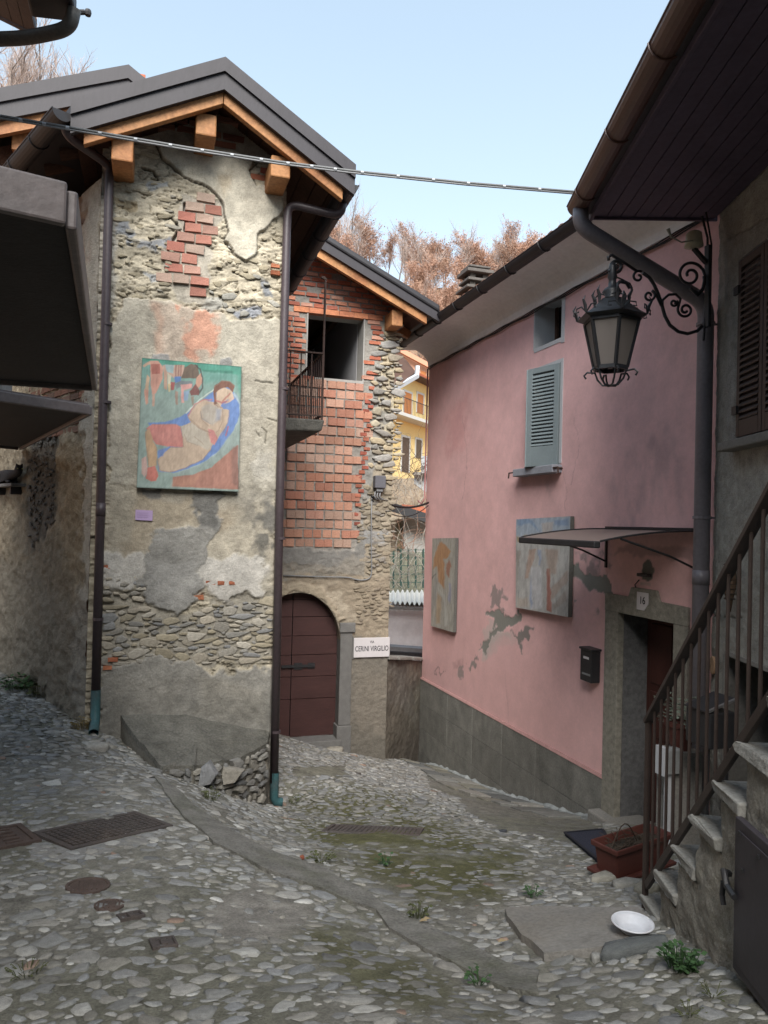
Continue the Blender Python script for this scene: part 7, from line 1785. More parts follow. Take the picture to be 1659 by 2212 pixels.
# things half hidden behind the railing
def behind(px, py, d): return atD(px, py, d)
pb = behind(1442, 1700, 5.6)
gz_ = lambda p: g1(p.x, p.y)
stand = empty('plant_stand', Vector((pb.x, pb.y, gz_(pb))), 'white post with a grey box on top behind the stair railing', 'stand')
wp = M('white_paint', (.50, .51, .53), rough=.5, var=.08, bump=.05)
t0, t1 = behind(1444, 1612, 5.6).z, behind(1444, 1672, 5.6).z
m = MB(); m.box(pb.x - .018, pb.x + .018, pb.y - .018, pb.y + .018, gz_(pb), t1); m.build('post', wp, stand)
m = MB(); m.box(pb.x - .075, pb.x - .035, pb.y - .05, pb.y + .05, t1, t0 + .0); m.build('side_board', wp, stand)
m = MB(); m.box(pb.x - .033, pb.x + .10, pb.y - .05, pb.y + .05, t1 + .01, t0 - .02); m.build('box', M('box_pale', (.24, .245, .24), rough=.6, var=.15, bump=.1), stand, bevel=.006)
pot = empty('flower_pot', behind(1475, 1605, 5.75), 'terracotta pot with a grey green plant behind the stair railing', 'flower pot')
p = behind(1470, 1612, 5.75); m = MB(); m.lathe([(.07, -.02), (.115, .16), (.13, .165), (.13, .20), (.11, .20), (.105, .17), (.001, .165)], p, 18); m.build('pot', terra, pot, smooth=False)
m = MB(); m.box(p.x - .12, p.x + .12, p.y - .10, p.y + .12, gz_(p) - .2, p.z - .022); m.build('pedestal', conc_l, None) 
o = bpy.data.objects['pedestal']; tag(o, 'rough grey block carrying the terracotta pot', 'block')
rr = random.Random(5); m = MB()
for k in range(220):
    t = rr.uniform(0, 6.28); h = rr.uniform(.0, .2); d = rr.uniform(.02, .17); c = p + Vector((d * math.cos(t) - .04, d * math.sin(t), .19 + h)); f = Vector((math.cos(t), math.sin(t), rr.uniform(-.6, .6))).normalized() * .035; w2 = Vector((-math.sin(t), math.cos(t), 0)) * .015
    m.add([c, c + f * .5 + w2, c + f, c + f * .5 - w2], [(0, 1, 2, 3)])
m.build('foliage', M('grey_leaf', (.13, .155, .12), rough=.7, var=.4, scale=30), pot)
bq = behind(1532, 1540, 5.2); bbq = empty('charcoal_box', Vector((bq.x, bq.y, gz_(bq))), 'dark metal box with a shiny lid edge behind the railing', 'metal box')
m = MB(); m.box(bq.x - .10, bq.x + .12, bq.y - .12, bq.y + .12, bq.z - .22, bq.z + .03); m.build('body', black_m, bbq, bevel=.012)
steel = M('steel', (.45, .45, .45), rough=.3, var=.1, bump=0, metal=.8)
m = MB(); m.prism([(bq.x - .12, bq.y - .13, bq.z + .035), (bq.x + .13, bq.y - .13, bq.z + .115), (bq.x + .13, bq.y - .13, bq.z + .13), (bq.x - .12, bq.y - .13, bq.z + .05)], (0, .02, 0)); m.build('lid_edge', steel, bbq)
m = MB(); m.prism([(bq.x - .12, bq.y - .11, bq.z + .032), (bq.x + .13, bq.y - .11, bq.z + .112), (bq.x + .13, bq.y - .11, bq.z + .122), (bq.x - .12, bq.y - .11, bq.z + .042)], (0, .22, 0)); m.build('lid', black_m, bbq)
m = MB()
for dx in (-.07, .09): m.box(bq.x + dx - .012, bq.x + dx + .012, bq.y - .08, bq.y - .055, gz_(bq), bq.z - .221)
m.build('legs', black_m, bbq)
s, z = RH.at(1541, 1437, .02); o_ = empty('wall_plate_disc', RH.w(s, z, .03), 'oval terracotta plaque on the corner of the right house', 'plaque')
m = MB(); m.fpoly(RH, [(s + .055 * math.cos(t), z + .075 * math.sin(t)) for t in np.linspace(0, 2 * math.pi, 17)[:-1]], .01, .035); m.build('disc', M('terracotta_pale', (.30, .19, .115), rough=.8, var=.2, bump=.2), o_, bevel=.008)
s, z = RH.at(1578, 1255, .05); o_ = empty('straw_bundle', RH.w(s, z, .05), 'ribbed straw bundle hanging on the right house behind the handrail', 'ornament')
m = MB(); pp_ = [RH.w(s - .02, z + .16, .05), RH.w(s, z + .08, .06), RH.w(s + .01, z - .02, .06), RH.w(s + .0, z - .14, .055), RH.w(s - .02, z - .24, .04)]
path = [pp_[0].lerp(pp_[1], t) for t in (0, .5)] + [pp_[1].lerp(pp_[2], t) for t in (0, .5)] + [pp_[2].lerp(pp_[3], t) for t in (0, .5)] + [pp_[3], pp_[4]]
m.tube(path, .03, 12, rad=[.012, .03, .045, .05, .048, .04, .028, .006]); m.build('bundle', M('straw', (.13, .085, .055), rough=.9, var=.4, scale=40, bump=.6), o_, smooth=True)
m = MB()
for k, t in enumerate(np.linspace(.12, .85, 9)):
    i = int(t * (len(path) - 1)); c = path[i].lerp(path[min(i + 1, len(path) - 1)], t * (len(path) - 1) - i); m.lathe([(.046 - .02 * abs(t - .45), -.006), (.053 - .02 * abs(t - .45), 0), (.046 - .02 * abs(t - .45), .006)], c, 12)
m.build('bindings', twig_m, o_)

# black cat resting on a ledge in the alley wall
s, z = S1.at(15, 1046, .06)
ledge = empty('wall_ledge', S1.w(s, z - .03, .06), 'thin dark ledge on the alley wall carrying the black cat', 'ledge')
m = MB(); m.fbox(S1, s - .45, s + .55, z - .035, z, -.02, .14); m.build('shelf', stone_post, ledge, bevel=.005)
m = MB(); m.fbox(S1, s - .3, s - .26, z - .12, z - .036, -.02, .10); m.build('bracket', black_m, ledge)
m = MB(); m.fbox(S1, s + .2, s + .24, z - .12, z - .036, -.02, .10); m.build('bracket', black_m, ledge)
def cat():
    sH, zH = S1.at(43, 1018, .07)
    root = empty('cat', S1.w(s, z, .07), 'black cat lying on a ledge of the alley wall', 'cat')
    me = bpy.data.meshes.new('body')
    sc_ = 1.0
    dirn = 1 if sH > s else -1
    L = abs(sH - s)
    def W(a, zz, o=0.0): return S1.w(s + dirn * a, z + zz, .07 + o)
    joints = [(-.30, .07, 0, .062), (-.18, .085, 0, .085), (-.02, .085, 0, .085), (.12, .09, 0, .068), (L - .07, .115, 0, .045), (L, .145, .01, .050), (L + .045, .135, .012, .028)]
    vs = [W(a, b, o) for a, b, o, r in joints]; rad = [r for *_, r in joints]; ed = [(k, k + 1) for k in range(6)]
    def chain(root_i, pts):
        prev = root_i
        for a, b, o, r in pts: vs.append(W(a, b, o)); rad.append(r); ed.append((prev, len(vs) - 1)); prev = len(vs) - 1
    chain(3, [(.14, .05, .03, .030), (.20, .024, .035, .020), (.27, .018, .035, .018)]); chain(3, [(.14, .05, -.03, .030), (.21, .024, -.035, .020), (.28, .018, -.035, .018)])
    chain(0, [(-.26, .05, .035, .045), (-.16, .022, .05, .022), (-.10, .018, .05, .018)]); chain(0, [(-.36, .05, .01, .022), (-.44, .022, .02, .016), (-.36, .016, .045, .015), (-.22, .014, .06, .012)])
    chain(5, [(L - .018, .195, .028, .014), (L - .020, .215, .032, .005)]); chain(5, [(L - .018, .195, -.022, .014), (L - .020, .215, -.026, .005)])
    off = root.location
    me.from_pydata([tuple(v - off) for v in vs], ed, []); o = bpy.data.objects.new('body', me); link(o, root)
    sk = o.modifiers.new('skin', 'SKIN'); sk.use_smooth_shade = True
    for i, r in enumerate(rad): me.skin_vertices[0].data[i].radius = (r, r)
    me.skin_vertices[0].data[2].use_root = True
    o.modifiers.new('sub', 'SUBSURF').render_levels = 2
    fur = M('black_fur', (.018, .018, .020), rough=.8, var=.3, scale=40, bump=.4, bscale=200); me.materials.append(fur)
    for sg in (-1, 1):
        m = MB(); c = W(L + .042, .158, .012 + sg * .024); m.lathe([(.001, -.007), (.006, -.003), (.006, .003), (.001, .007)], c, 8); m.build('eye', M('cat_eye', (.30, .33, .12), rough=.2, var=.1, bump=0), root)
cat()

# ------------------------------------------------------------------ house on the near left: only its eaves and two copper clad canopies reach into view
lh = empty('left_house', (-1.75, 2.5, 0), 'house at the left edge with a dark roof corner and copper clad canopies', 'house')
m = MB(); m.box(-5.0, -1.75, -3, 5.2, -.8, 5.6); m.build('wall', plain_m, lh)
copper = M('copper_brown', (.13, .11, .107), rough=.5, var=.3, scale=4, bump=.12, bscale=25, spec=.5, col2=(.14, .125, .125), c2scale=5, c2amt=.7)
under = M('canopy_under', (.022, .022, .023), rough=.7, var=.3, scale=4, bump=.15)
def canopy(pts, h, label, edge_w=.03):
    """pts: near-left, near-right, far-right, far-left corners of the underside"""
    c = sum(pts, Vector()) / 4; root = empty('canopy', c, label, 'canopy')
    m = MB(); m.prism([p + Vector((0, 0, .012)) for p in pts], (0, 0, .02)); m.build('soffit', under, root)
    names = ['fascia', 'side_fascia', 'far_fascia']
    for (a, b), n in zip(((0, 1), (1, 2), (2, 3)), names):
        A, B = pts[a], pts[b]; d = (B - A).normalized(); s_ = Vector((d.y, -d.x, 0)); hh = h if n == 'fascia' else h * .9
        if s_.dot((A + B) / 2 - c) < 0: s_ = -s_
        m = MB(); q = [A, B, B + s_ * edge_w, A + s_ * edge_w]
        m.hexa([p + Vector((0, 0, -.015)) for p in q] + [p + Vector((0, 0, hh)) for p in q]); m.build(n, copper, root, bevel=.008)
    m = MB(); m.prism([p + Vector((0, 0, h * .88)) for p in pts], (0, 0, .02)); m.build('top_sheet', copper, root)
    return root
zA = EYE + .78
n0, n1_, f1_, f0 = atZ(-60, 437, zA), atZ(140, 481, zA), atZ(199, 838, zA), atZ(-60, 822, zA)
n0.x = -1.74 if n0.x > -1.74 else n0.x
n0 = n1_ + (atZ(0, 450, zA) - n1_).normalized() * 1.6; f0 = f1_ + (atZ(0, 825, zA) - f1_).normalized() * 1.5
canopy([n0, n1_, f1_, f0], .10, 'large dark canopy with a copper edge at the left, nearer the camera')
zB = EYE + .73
nb0, nb1, fb1 = atZ(8, 865, zB), atZ(190, 892, zB), atZ(41, 969, zB)
nb0_ = nb1 + (nb0 - nb1).normalized() * 1.3; fb0 = fb1 + (nb0 - nb1).normalized() * .6
canopy([nb0_, nb1, fb1, fb0], .055, 'smaller copper edged canopy below the large one at the left')
m = MB(); p = atD(-14, 900, 5.0); m.box(p.x - .3, p.x + .058, p.y - .05, p.y + .3, zB + .02, zA + .4); m.build('canopy_post', M('post_pale', (.33, .33, .31), rough=.8, var=.2, bump=.3), lh)
# roof corner with gutter and bent pipe
zE = EYE + 3.5
ca = atZ(165, 52, zE); cb = atZ(78, 74, zE); cg = atZ(205, -60, zE)
gdir = (cg - ca).normalized(); gdir = Vector((0, -1, 0))
eave = empty('eave', ca, None, None); eave.parent = lh; eave.location = ca - lh.location
wb = M('eave_board_brown', (.075, .042, .03), rough=.7, var=.3, scale=3, bump=.2)
inn = Vector((-1, .0, 0))
tip = cb; far_in = atZ(0, 36, zE + .25); dirn = (far_in - tip); dirn = dirn.normalized()
for k in range(8):
    a, b = tip + dirn * (.16 * k), tip + dirn * (.16 * (k + 1) - .008)
    m = MB(); m.prism([a, b, b + gdir * 6, a + gdir * 6], (0, 0, .025)); m.build('eave_board', wb, eave)
m = MB(); m.prism([tip + Vector((0, .02, -.015)), tip + dirn * 1.4 + Vector((0, .02, -.015)), tip + dirn * 1.4 + Vector((0, .02, .12)), tip + Vector((0, .02, .12))], (0, -.03, 0)); m.build('end_board', wb, eave)
m = MB(); m.prism([tip + Vector((0, 0, .03)), tip + dirn * 3 + Vector((0, 0, .03)), tip + dirn * 3 + gdir * 7 + Vector((0, 0, .03)), tip + gdir * 7 + Vector((0, 0, .03))], (0, 0, .05)); m.build('roof', dark_metal, eave)
gc = (ca + cb) / 2 + Vector((.05, 0, .03)); gw = abs(ca.x - cb.x) / 2 + .02
m = MB(); m.hexa([p + o for o in (Vector((0, 0, 0)), Vector((0, 0, .16))) for p in (Vector((cb.x + .0, ca.y - .01, zE - .03)), Vector((ca.x + .0, ca.y - .01, zE - .0)), Vector((ca.x + .04, ca.y - 7, zE - .0)), Vector((cb.x, ca.y - 7, zE - .03)))]); m.build('box_gutter', dark_metal, eave, bevel=.02)
m = MB(); m.tube([Vector((ca.x + .02, ca.y - .06, zE + .05)), Vector((ca.x + .06, ca.y - .06, zE + .06))], .018, 8); m.lathe([(.02, -.02), (.024, 0), (.02, .02)], Vector((ca.x + .08, ca.y - .06, zE + .06)), 8); m.build('gutter_hook', dark_metal, eave)
pg = [atZ(160, 20, zE - .02), atZ(157, 50, zE - .10)]
P0_ = Vector((pg[1].x, ca.y - .10, zE)); 
d0 = (P0_ - EY).dot(fw)
pipe = [atD(160, 20, d0 * .985), atD(160, 45, d0 * .985), atD(140, 76, d0 * .985), atD(60, 82, d0), atD(-40, 86, d0 * 1.0), atD(-160, 92, d0 * 1.02)]
m = MB(); m.tube(smooth_path([pipe[0], pipe[2] + Vector((.03, 0, .05)), pipe[3], pipe[4], pipe[5]], 8), .047, 14); o = m.build('bent_pipe', M('pipe_olive', (.075, .07, .062), rough=.5, var=.3, scale=6, bump=.06), lh, smooth=True)
# village street continues behind the camera: plain houses close it
for (x0, x1, y0, y1, z1, lab) in ((-6, 6.5, -9.5, -7.5, 6.5, 'plain grey house closing the street behind the camera'),):
    hb = empty('house', ((x0 + x1) / 2, y0, 0), lab, 'house'); m = MB(); m.box(x0, x1, y0, y1, -1, z1); m.build('wall', plain_m, hb); m = MB(); m.prism([(x0 - .4, y0 - .4, z1), (x1 + .4, y0 - .4, z1), (x1 + .4, (y0 + y1) / 2, z1 + 1), (x0 - .4, (y0 + y1) / 2, z1 + 1)], (0, 0, .1)); m.build('roof', dark_metal, hb)

# ------------------------------------------------------------------ beyond: garden walls, sheds, yellow house, wooded hill
def terrain():
    # one sheet to the horizon: valley floor below the village, hill rising behind
    rs = np.concatenate([np.linspace(0, 20, 8), np.linspace(24, 160, 60), np.linspace(180, 900, 16)]); th = np.linspace(-math.pi, math.pi, 145)
    R, T = np.meshgrid(rs, th); R = R.ravel(); T = T.ravel()
    X = R * np.sin(T); Y = R * np.cos(T)
    Z = hill_z(X, Y)
    n, k = len(th), len(rs); idx = np.arange(n * k).reshape(n, k)
    q = np.stack([idx[:-1, :-1].ravel(), idx[1:, :-1].ravel(), idx[1:, 1:].ravel(), idx[:-1, 1:].ravel()], 1)
    P = np.stack([X, Y, Z], 1)
    o = npmesh('hillside', P, q[:, ::-1], M('leaf_litter', (.24, .145, .095), rough=.95, var=.4, scale=.25, bump=.6, bscale=2, col2=(.14, .11, .06), c2scale=.05), None, None, True, 'structure')
    o['label'] = 'wooded hillside of brown winter trees behind the village'
def hill_z(X, Y):
    R = np.hypot(X, Y); T = np.degrees(np.arctan2(X, Y))
    tan = np.interp(T, [-180, -50, -12, -4, 8, 14, 20, 30, 45, 70, 180], [.05, .36, .465, .43, .36, .335, .325, .31, .24, .12, .05])
    far = 1 - sstep(R, 95, 150); rise = sstep(R, 34, 88)
    z = -6 + tan * np.minimum(R, 95) * rise * 1.05 + 6 * rise + 1.5 * (fbm(X * .08, Y * .08, 3, 400) - .5)
    z = np.where(R > 95, z + (R - 95) * tan * .1, z)
    return np.where(R < 16, -5.2, z)
terrain()
bark = M('bark_pale', (.22, .19, .17), rough=.9, var=.3, bump=.2); bark2 = M('bark_brown', (.17, .10, .07), rough=.9, var=.3, bump=.2); rustl = M('rust_leaves', (.37, .225, .16), rough=.9, var=.35, scale=.6, bump=0, objvar=.2); twigm = M('twigs_pale', (.40, .32, .28), rough=.9, var=.2, bump=0, objvar=.15); twigr = M('twigs_rust', (.36, .23, .165), rough=.9, var=.25, bump=0, objvar=.2)
def tree_mesh(seed, H, spread, leaves, tm=None):
    r = random.Random(seed); trunk = MB(); crown = MB()
    def branch(p, d, L, rad, lev):
        pts = [p]; n = 4; q = p
        for k in range(n):
            d = (d + Vector((r.gauss(0, .12), r.gauss(0, .12), .06 if lev else .02))).normalized(); q = q + d * L / n; pts.append(q)
        (trunk if lev < 2 else crown).tube(pts, rad, 5 if lev == 0 else 3, cap=False, rad=[rad * (1 - .75 * k / n) for k in range(n + 1)])
        if lev >= 3:
            if leaves:
                for _ in range(leaves):
                    c = pts[r.randrange(1, n + 1)] + Vector((r.gauss(0, .16), r.gauss(0, .16), r.gauss(0, .16))); s = r.uniform(.07, .16); a = Vector((r.gauss(0, 1), r.gauss(0, 1), r.gauss(0, 1))).normalized() * s; b = Vector((r.gauss(0, 1), r.gauss(0, 1), r.gauss(0, 1))).normalized() * s
                    crown.add([c - a, c + b, c + a], [(0, 1, 2)])
            return
        nb = (9, 6, 5)[lev]
        for k in range(nb):
            t = (.28 + .7 * k / nb) if lev == 0 else (.2 + .8 * k / nb); i = min(n - 1, int(t * n)); b = pts[i].lerp(pts[i + 1], t * n - i)
            az = r.uniform(0, 6.283); tilt = r.uniform(.45, .95) * spread; sd = Vector((math.cos(az), math.sin(az), 0)); nd = (d * math.cos(tilt) + sd * math.sin(tilt)).normalized()
            branch(b, nd, L * (.46, .52, .55)[lev] * r.uniform(.8, 1.2) * (1.1 - .45 * t if lev == 0 else 1), rad * (.4, .5, .55)[lev], lev + 1)
    branch(Vector((0, 0, -.3)), Vector((0, 0, 1)), H, H * .016, 0)
    return trunk, crown
def proto(seed, H, spread, leaves, bm, cm):
    t, c = tree_mesh(seed, H, spread, leaves); res = []
    for b, n, mt in ((t, 'trunk', bm), (c, 'crown', cm)):
        me = bpy.data.meshes.new(n); me.from_pydata([tuple(v) for v in b.v], [], b.f); me.materials.append(mt); res.append(me)
    return res
PR = [proto(1, 9, .8, 0, bark, twigm), proto(2, 10, .7, 0, bark, twigm), proto(3, 7, 1.0, 11, bark2, rustl), proto(4, 8, .9, 12, bark2, rustl), proto(5, 7.5, 1.0, 6, bark2, twigr)]
r_ = random.Random(17)
tn = 0
def put_tree(az, R, pi, sc, label):
    global tn
    x, y = R * math.sin(math.radians(az)), R * math.cos(math.radians(az)); z = float(hill_z(np.array([x]), np.array([y]))[0])
    root = empty('bare_tree' if pi < 2 else 'brown_tree', (x, y, z - .2), label, 'tree', 'trees on the hillside'); root.rotation_euler.z = r_.uniform(0, 6.28); root.scale = (sc, sc, sc)
    for me in PR[pi]: link(bpy.data.objects.new(me.name, me), root)
LB = ['bare pale grey winter tree on the hillside', 'tall bare pale winter tree on the hillside', 'rust brown tree with clinging leaves on the hillside', 'rust brown bushy tree on the hillside', 'reddish brown twiggy tree on the hillside']
def az_of(px): return math.degrees(math.atan2(px - CX, FPX)) + math.degrees(YAW)
# sky line: middle gap
for k in range(170):
    px = r_.uniform(600, 1180); R = r_.uniform(56, 92); pi = r_.choice([2, 3, 3, 4, 4, 2, 0])
    put_tree(az_of(px), R, pi, r_.uniform(.5, .78) * R / 80, LB[pi])
for px, R, pi, s in ((738, 80, 0, 1.05), (770, 82, 1, .75), (712, 84, 0, .8), (1000, 86, 0, .7), (1040, 86, 1, .6), (905, 84, 1, .62)): put_tree(az_of(px), R, pi, s, LB[pi])
for k in range(40):
    px = r_.uniform(-160, 140); R = r_.uniform(60, 90); pi = r_.choice([0, 1, 1, 0, 4]); put_tree(az_of(px), R, pi, r_.uniform(.7, 1.0) * R / 80, LB[pi])
for px, R, pi, s in ((30, 76, 1, 1.25), (5, 80, 0, 1.25), (75, 80, 1, .95), (105, 80, 0, .8)): put_tree(az_of(px), R, pi, s, LB[pi])

# yellow house far down the lane
YU = Vector((math.sin(YAW + math.radians(27)), math.cos(YAW + math.radians(27)), 0)); YN = Vector((YU.y, -YU.x, 0))
yo = atD(862, 900, 46)
if YN.dot(-Vector((yo.x, yo.y, 0))) < 0: YN = -YN
YH = Fr((yo.x, yo.y), (YU.x, YU.y), (YN.x, YN.y))
yh = empty('yellow_house', YH.w(1, yo.z - 5, 0), 'yellow house with orange shutters and a balcony far down the lane', 'house')
yel = M('yellow_wall', (.80, .60, .27), rough=.9, var=.08, scale=1, bump=.1); owd = M('orange_shutter', (.50, .19, .06), rough=.6, var=.1, scale=4, bump=.1); wtrim = M('white_trim', (.55, .55, .52), rough=.8, var=.08, bump=.05)
def yp(a, b): return YH.at(a, b)
zt = yp(895, 822)[1]; zb = yp(890, 1040)[1] - 3
m = MB(); m.fbox(YH, -4, 9, zb, zt, -6, 0); m.build('wall', yel, yh)
m = MB(); m.prism([YH.w(-4.3, zt + .05, .9), YH.w(9.3, zt + .05, .9), YH.w(9.3, zt + 1.7, -3.2), YH.w(-4.3, zt + 1.7, -3.2)], (0, 0, .15)); m.build('roof', tile_m, yh)
m = MB(); m.fbox(YH, -4.3, 9.3, zt, zt + .06, 0, .9); m.build('roof_soffit', wood_dk, yh)
def ywin(x0, x1, y0, y1, mat, name, frame=True):
    a0, z1_ = yp(x0, y0); a1, z0_ = yp(x1, y1); z1_ = yp((x0 + x1) / 2, y0)[1]; z0_ = yp((x0 + x1) / 2, y1)[1]
    w = empty('window', YH.w((a0 + a1) / 2, z0_, 0), None, None); w.parent = yh; w.location = YH.w((a0 + a1) / 2, z0_, 0) - yh.location
    m = MB(); m.fbox(YH, a0, a1, z0_, z1_, -.1, .03); m.build(name, mat, w)
    m = MB(); t = .13
    for q in ((a0 - t, a0 - .001, z0_, z1_ + t), (a1 + .001, a1 + t, z0_, z1_ + t), (a0, a1, z1_ + .001, z1_ + t)): m.fbox(YH, *q, -.05, .05)
    m.build('frame', wtrim, w)
ywin(872, 887, 848, 907, owd, 'shutter'); ywin(901, 913, 852, 893, owd, 'shutter'); ywin(868, 882, 945, 1020, M('brown_door', (.10, .07, .05), rough=.6, var=.2), 'pane'); ywin(898, 909, 950, 990, M('brown_pane', (.12, .09, .06), rough=.5, var=.2), 'pane')
a, z = yp(893, 912); m = MB(); m.fbox(YH, -4, 9, z - .12, z + .08, 0, 1.0); m.build('balcony_slab', wtrim, yh)
m = MB()
for k in range(60): m.fbox(YH, -4 + .2 * k, -4 + .2 * k + .02, z + .08, z + .98, .94, .96)
m.build('railing_bars', black_m, yh, kind='stuff'); m = MB(); m.fbox(YH, -4, 9, z + .98, z + 1.02, .93, .97); m.build('balcony_rail', black_m, yh)
# upper part of a peach house behind it
ph = empty('peach_house', atD(905, 790, 60), 'peach coloured house showing above the yellow one', 'house')
p0 = atD(866, 765, 60); m = MB(); q = [atD(864, 762, 60), atD(925, 795, 60), atD(925, 860, 60), atD(864, 860, 60)]; m.prism(q, Vector((fw.x, fw.y, 0)) * 4); m.build('wall', M('peach_wall', (.62, .38, .27), rough=.9, var=.06, bump=.05), ph)
m = MB(); m.beam(atD(855, 752, 59.5), atD(930, 792, 59.5), .5, .35); m.build('verge', M('peach_edge', (.52, .26, .17), rough=.8, var=.1), ph)
m = MB(); q = [atD(909, 800, 59.9), atD(920, 804, 59.9), atD(920, 845, 59.9), atD(909, 842, 59.9)]; m.prism(q, Vector((fw.x, fw.y, 0)) * .2); m.build('window', owd, ph)
# dark eave with a white gutter, belonging to a nearer roof
dv = empty('barn_roof', atD(880, 800, 22), 'dark roof corner with a white gutter behind the brick house', 'roof')
m = MB(); m.prism([atD(845, 765, 22), atD(868, 770, 22), atD(898, 808, 21), atD(868, 832, 19), atD(845, 835, 19)], (0, 0, .06)); m.build('roof_underside', wood_dk, dv)
m = MB(); m.beam(atD(852, 840, 18.5), atD(901, 812, 20.5), .10, .11); m.build('white_gutter', M('white_gutter', (.5, .53, .55), rough=.4, var=.05), dv); m = MB(); m.beam(atD(900, 815, 20.5), atD(902, 790, 20.5), .10, .10, (1, 0, 0)); m.build('white_pipe', MATS['white_gutter'], dv)
m = MB(); m.box(atD(850, 800, 22).x - 3, atD(850, 800, 22).x - .0, atD(850, 800, 22).y, atD(850, 800, 22).y + 3, -5, atD(850, 832, 22).z); m.build('wall', plain_m, dv)
# garden terrace, stone wall with a ramp wall, small house with red roof, fence, white shed
def wall_strip(name, label, cat, pts, d, mat, th=.4, part='wall'):
    root = empty(name, atD(sum(p[0] for p in pts) / len(pts), max(p[1] for p in pts), d), label, cat)
    m = MB(); m.prism([atD(a, b, d) for a, b in pts], Vector((fw.x, fw.y, 0)) * th); m.build(part, mat, root); return root
gw = wall_strip('terrace_wall', 'stone terrace wall below the yellow house', 'wall', [(840, 1035), (960, 1030), (960, 1130), (840, 1130)], 33, M('terrace_stone', (.25, .20, .145), rough=.95, var=.6, scale=1.8, bump=1, bscale=6), .8)
g2 = wall_strip('garden_parapet', 'pale grey garden parapet beside the pink corner', 'wall', [(895, 1025), (960, 1022), (960, 1080), (915, 1060), (895, 1045)], 31, M('pale_render', (.33, .34, .34), rough=.9, var=.2, scale=1.5, bump=.3), .3)
m = MB(); m.beam(atD(893, 1024, 30.9), atD(960, 1021, 30.9), .5, .12); m.build('coping', conc_l, g2)
wall_strip('gate_post', 'grey gate post at the end of the garden parapet', 'post', [(910, 985), (925, 985), (925, 1022), (910, 1022)], 30.5, MATS['pale_render'], .3)
sm = wall_strip('small_house', 'small whitewashed house with red tiles and dark beams', 'house', [(872, 1112), (960, 1132), (960, 1200), (872, 1200)], 24, M('whitewash', (.50, .49, .46), rough=.9, var=.15, scale=2, bump=.2), 3)
m = MB(); m.beam(atD(846, 1095, 23.2), atD(975, 1136, 23.2), .4, .27); m.build('eave_beam', black_m, sm); m = MB(); m.prism([atD(868, 1097, 23.1), atD(975, 1120, 23.1), atD(975, 1106, 25.5), atD(868, 1094, 25.5)], (0, 0, .08)); m.build('roof', tile_m, sm)
m = MB(); m.prism([atD(845, 1118, 24.2), atD(871, 1122, 24.2), atD(871, 1205, 24.2), atD(845, 1205, 24.2)], Vector((fw.x, fw.y, 0)) * 2); m.build('stone_gable', MATS['terrace_stone'], sm)
m = MB(); m.prism([atD(858, 1130, 24), atD(866, 1130, 24), atD(866, 1185, 24), atD(858, 1185, 24)], Vector((fw.x, fw.y, 0)) * .2); m.build('window', M('window_dim', (.16, .14, .08), rough=.4, var=.2), sm)
gf = M('fence_green', (.035, .075, .06), rough=.6, var=.2, bump=0)
fence = empty('garden_fence', atD(885, 1260, 20), 'green mesh fence above the white shed', 'fence')
for a in (850, 866, 882, 898, 914): m = MB(); m.beam(atD(a, 1185, 20), atD(a, 1270, 20), .04, .04, (1, 0, 0)); m.build('post', gf, fence)
for b in (1188, 1205, 1222, 1240, 1258): m = MB(); m.beam(atD(846, b, 20), atD(925, b, 20), .02, .02); m.build('rail', gf, fence)
wall_strip('garden_bank', 'mossy stone bank behind the green fence', 'wall', [(842, 1196), (960, 1196), (960, 1290), (842, 1290)], 21.5, M('bank_green', (.17, .175, .13), rough=.95, var=.55, scale=2.2, bump=1, bscale=7), 1.5)
shed = wall_strip('white_shed', 'white shed with a corrugated roof behind the low wall', 'shed', [(838, 1308), (960, 1312), (960, 1440), (838, 1440)], 17, M('shed_white', (.84, .85, .86), rough=.9, var=.08, scale=1.5, bump=.15, col2=(.30, .30, .30), c2scale=1.2, c2amt=.25), 3)
m = MB(); vs = []; n = 60
A, B, Cc, D = atD(836, 1302, 16.7), atD(960, 1306, 16.7), atD(960, 1277, 18.6), atD(836, 1277, 18.6)
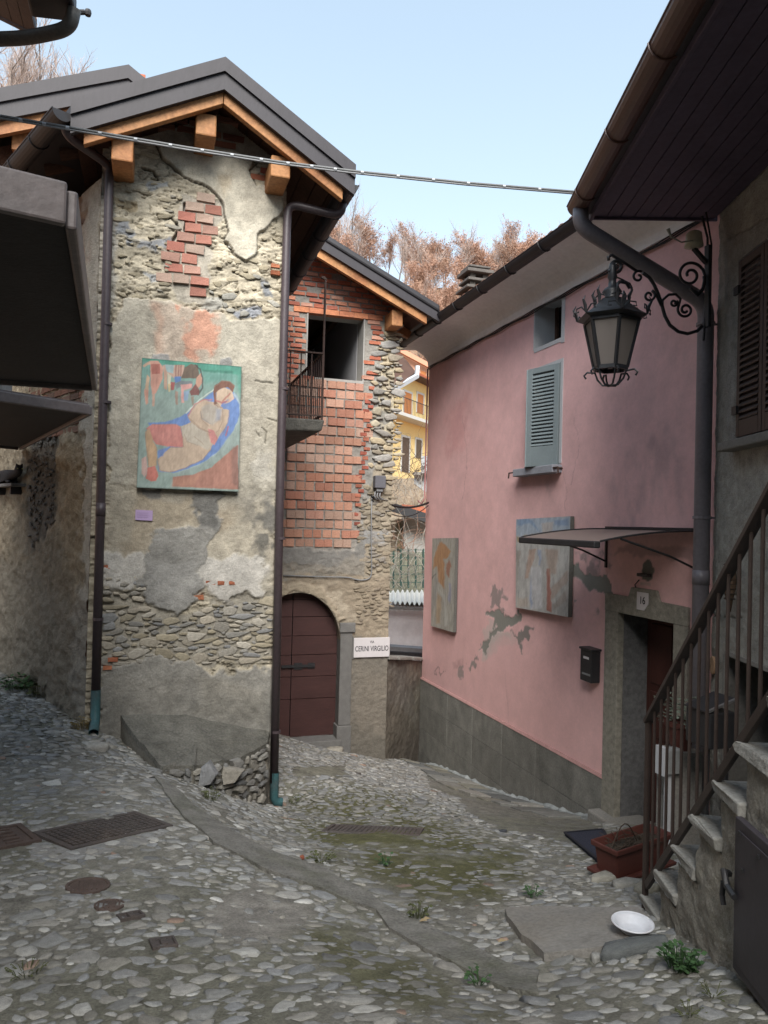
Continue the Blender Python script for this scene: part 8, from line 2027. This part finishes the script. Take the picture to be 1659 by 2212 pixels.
for k in range(n + 1):
    t = k / n * 1.0; h = .045 * math.sin(k * math.pi / 2.5); vs += [A.lerp(B, t) + Vector((0, 0, h)), D.lerp(Cc, t) + Vector((0, 0, h))]
m.add(vs, [(2 * k, 2 * k + 2, 2 * k + 3, 2 * k + 1) for k in range(n)]); m.build('corrugated_roof', M('corrugated', (.70, .69, .64), rough=.8, var=.15, scale=4, bump=.1), shed, smooth=True)
m = MB(); m.beam(A + Vector((0, 0, -.11)), B + Vector((0, 0, -.11)), .12, .06); m.build('eave_edge', M('eave_grey', (.2, .2, .19), rough=.8), shed)
m = MB(); m.beam(atD(842, 1399, 15.5), atD(925, 1405, 15.5), .3, .10); m.build('base_pipe', gal, shed); m = MB(); m.beam(atD(842, 1409, 15.4), atD(925, 1414, 15.4), .3, .08); m.build('base_dark', black_m, shed)
# bare shrubs in the garden gap
def shrub(px, py, d, n, L, seed, label, mat):
    r = random.Random(seed); c = atD(px, py, d); m = MB()
    for k in range(n):
        a = r.uniform(0, 6.28); q = c + Vector((r.uniform(-.8, .8), r.uniform(-.8, .8), r.uniform(-.3, .3))); dr = Vector((math.cos(a) * .5, math.sin(a) * .5, 1)).normalized(); pts = [q.copy()]
        for t in range(6):
            dr = (dr + Vector((r.gauss(0, .4), r.gauss(0, .4), -.16))).normalized(); q = q + dr * L / 6; pts.append(q.copy())
        m.tube(pts, .012, 4, cap=False, rad=[.009 * (1 - .13 * t) for t in range(7)])
    o = m.build('shrub', mat, None); tag(o, label, 'shrub')
shrub(905, 1030, 26, 46, 2.6, 1, 'bare arching shrub in front of the yellow house', M('shrub_dark', (.09, .07, .055), rough=.9, var=.2)); shrub(880, 1075, 24, 40, 1.6, 2, 'pale tangle of bare twigs on the terrace wall', M('shrub_pale', (.34, .31, .26), rough=.9, var=.2)); shrub(890, 1250, 19, 40, 2.4, 3, 'bare climber in front of the green fence', MATS['shrub_pale']); shrub(870, 1200, 22, 30, 2.4, 4, 'bare sapling against the whitewashed house', M('shrub_red', (.22, .13, .09), rough=.9, var=.2))
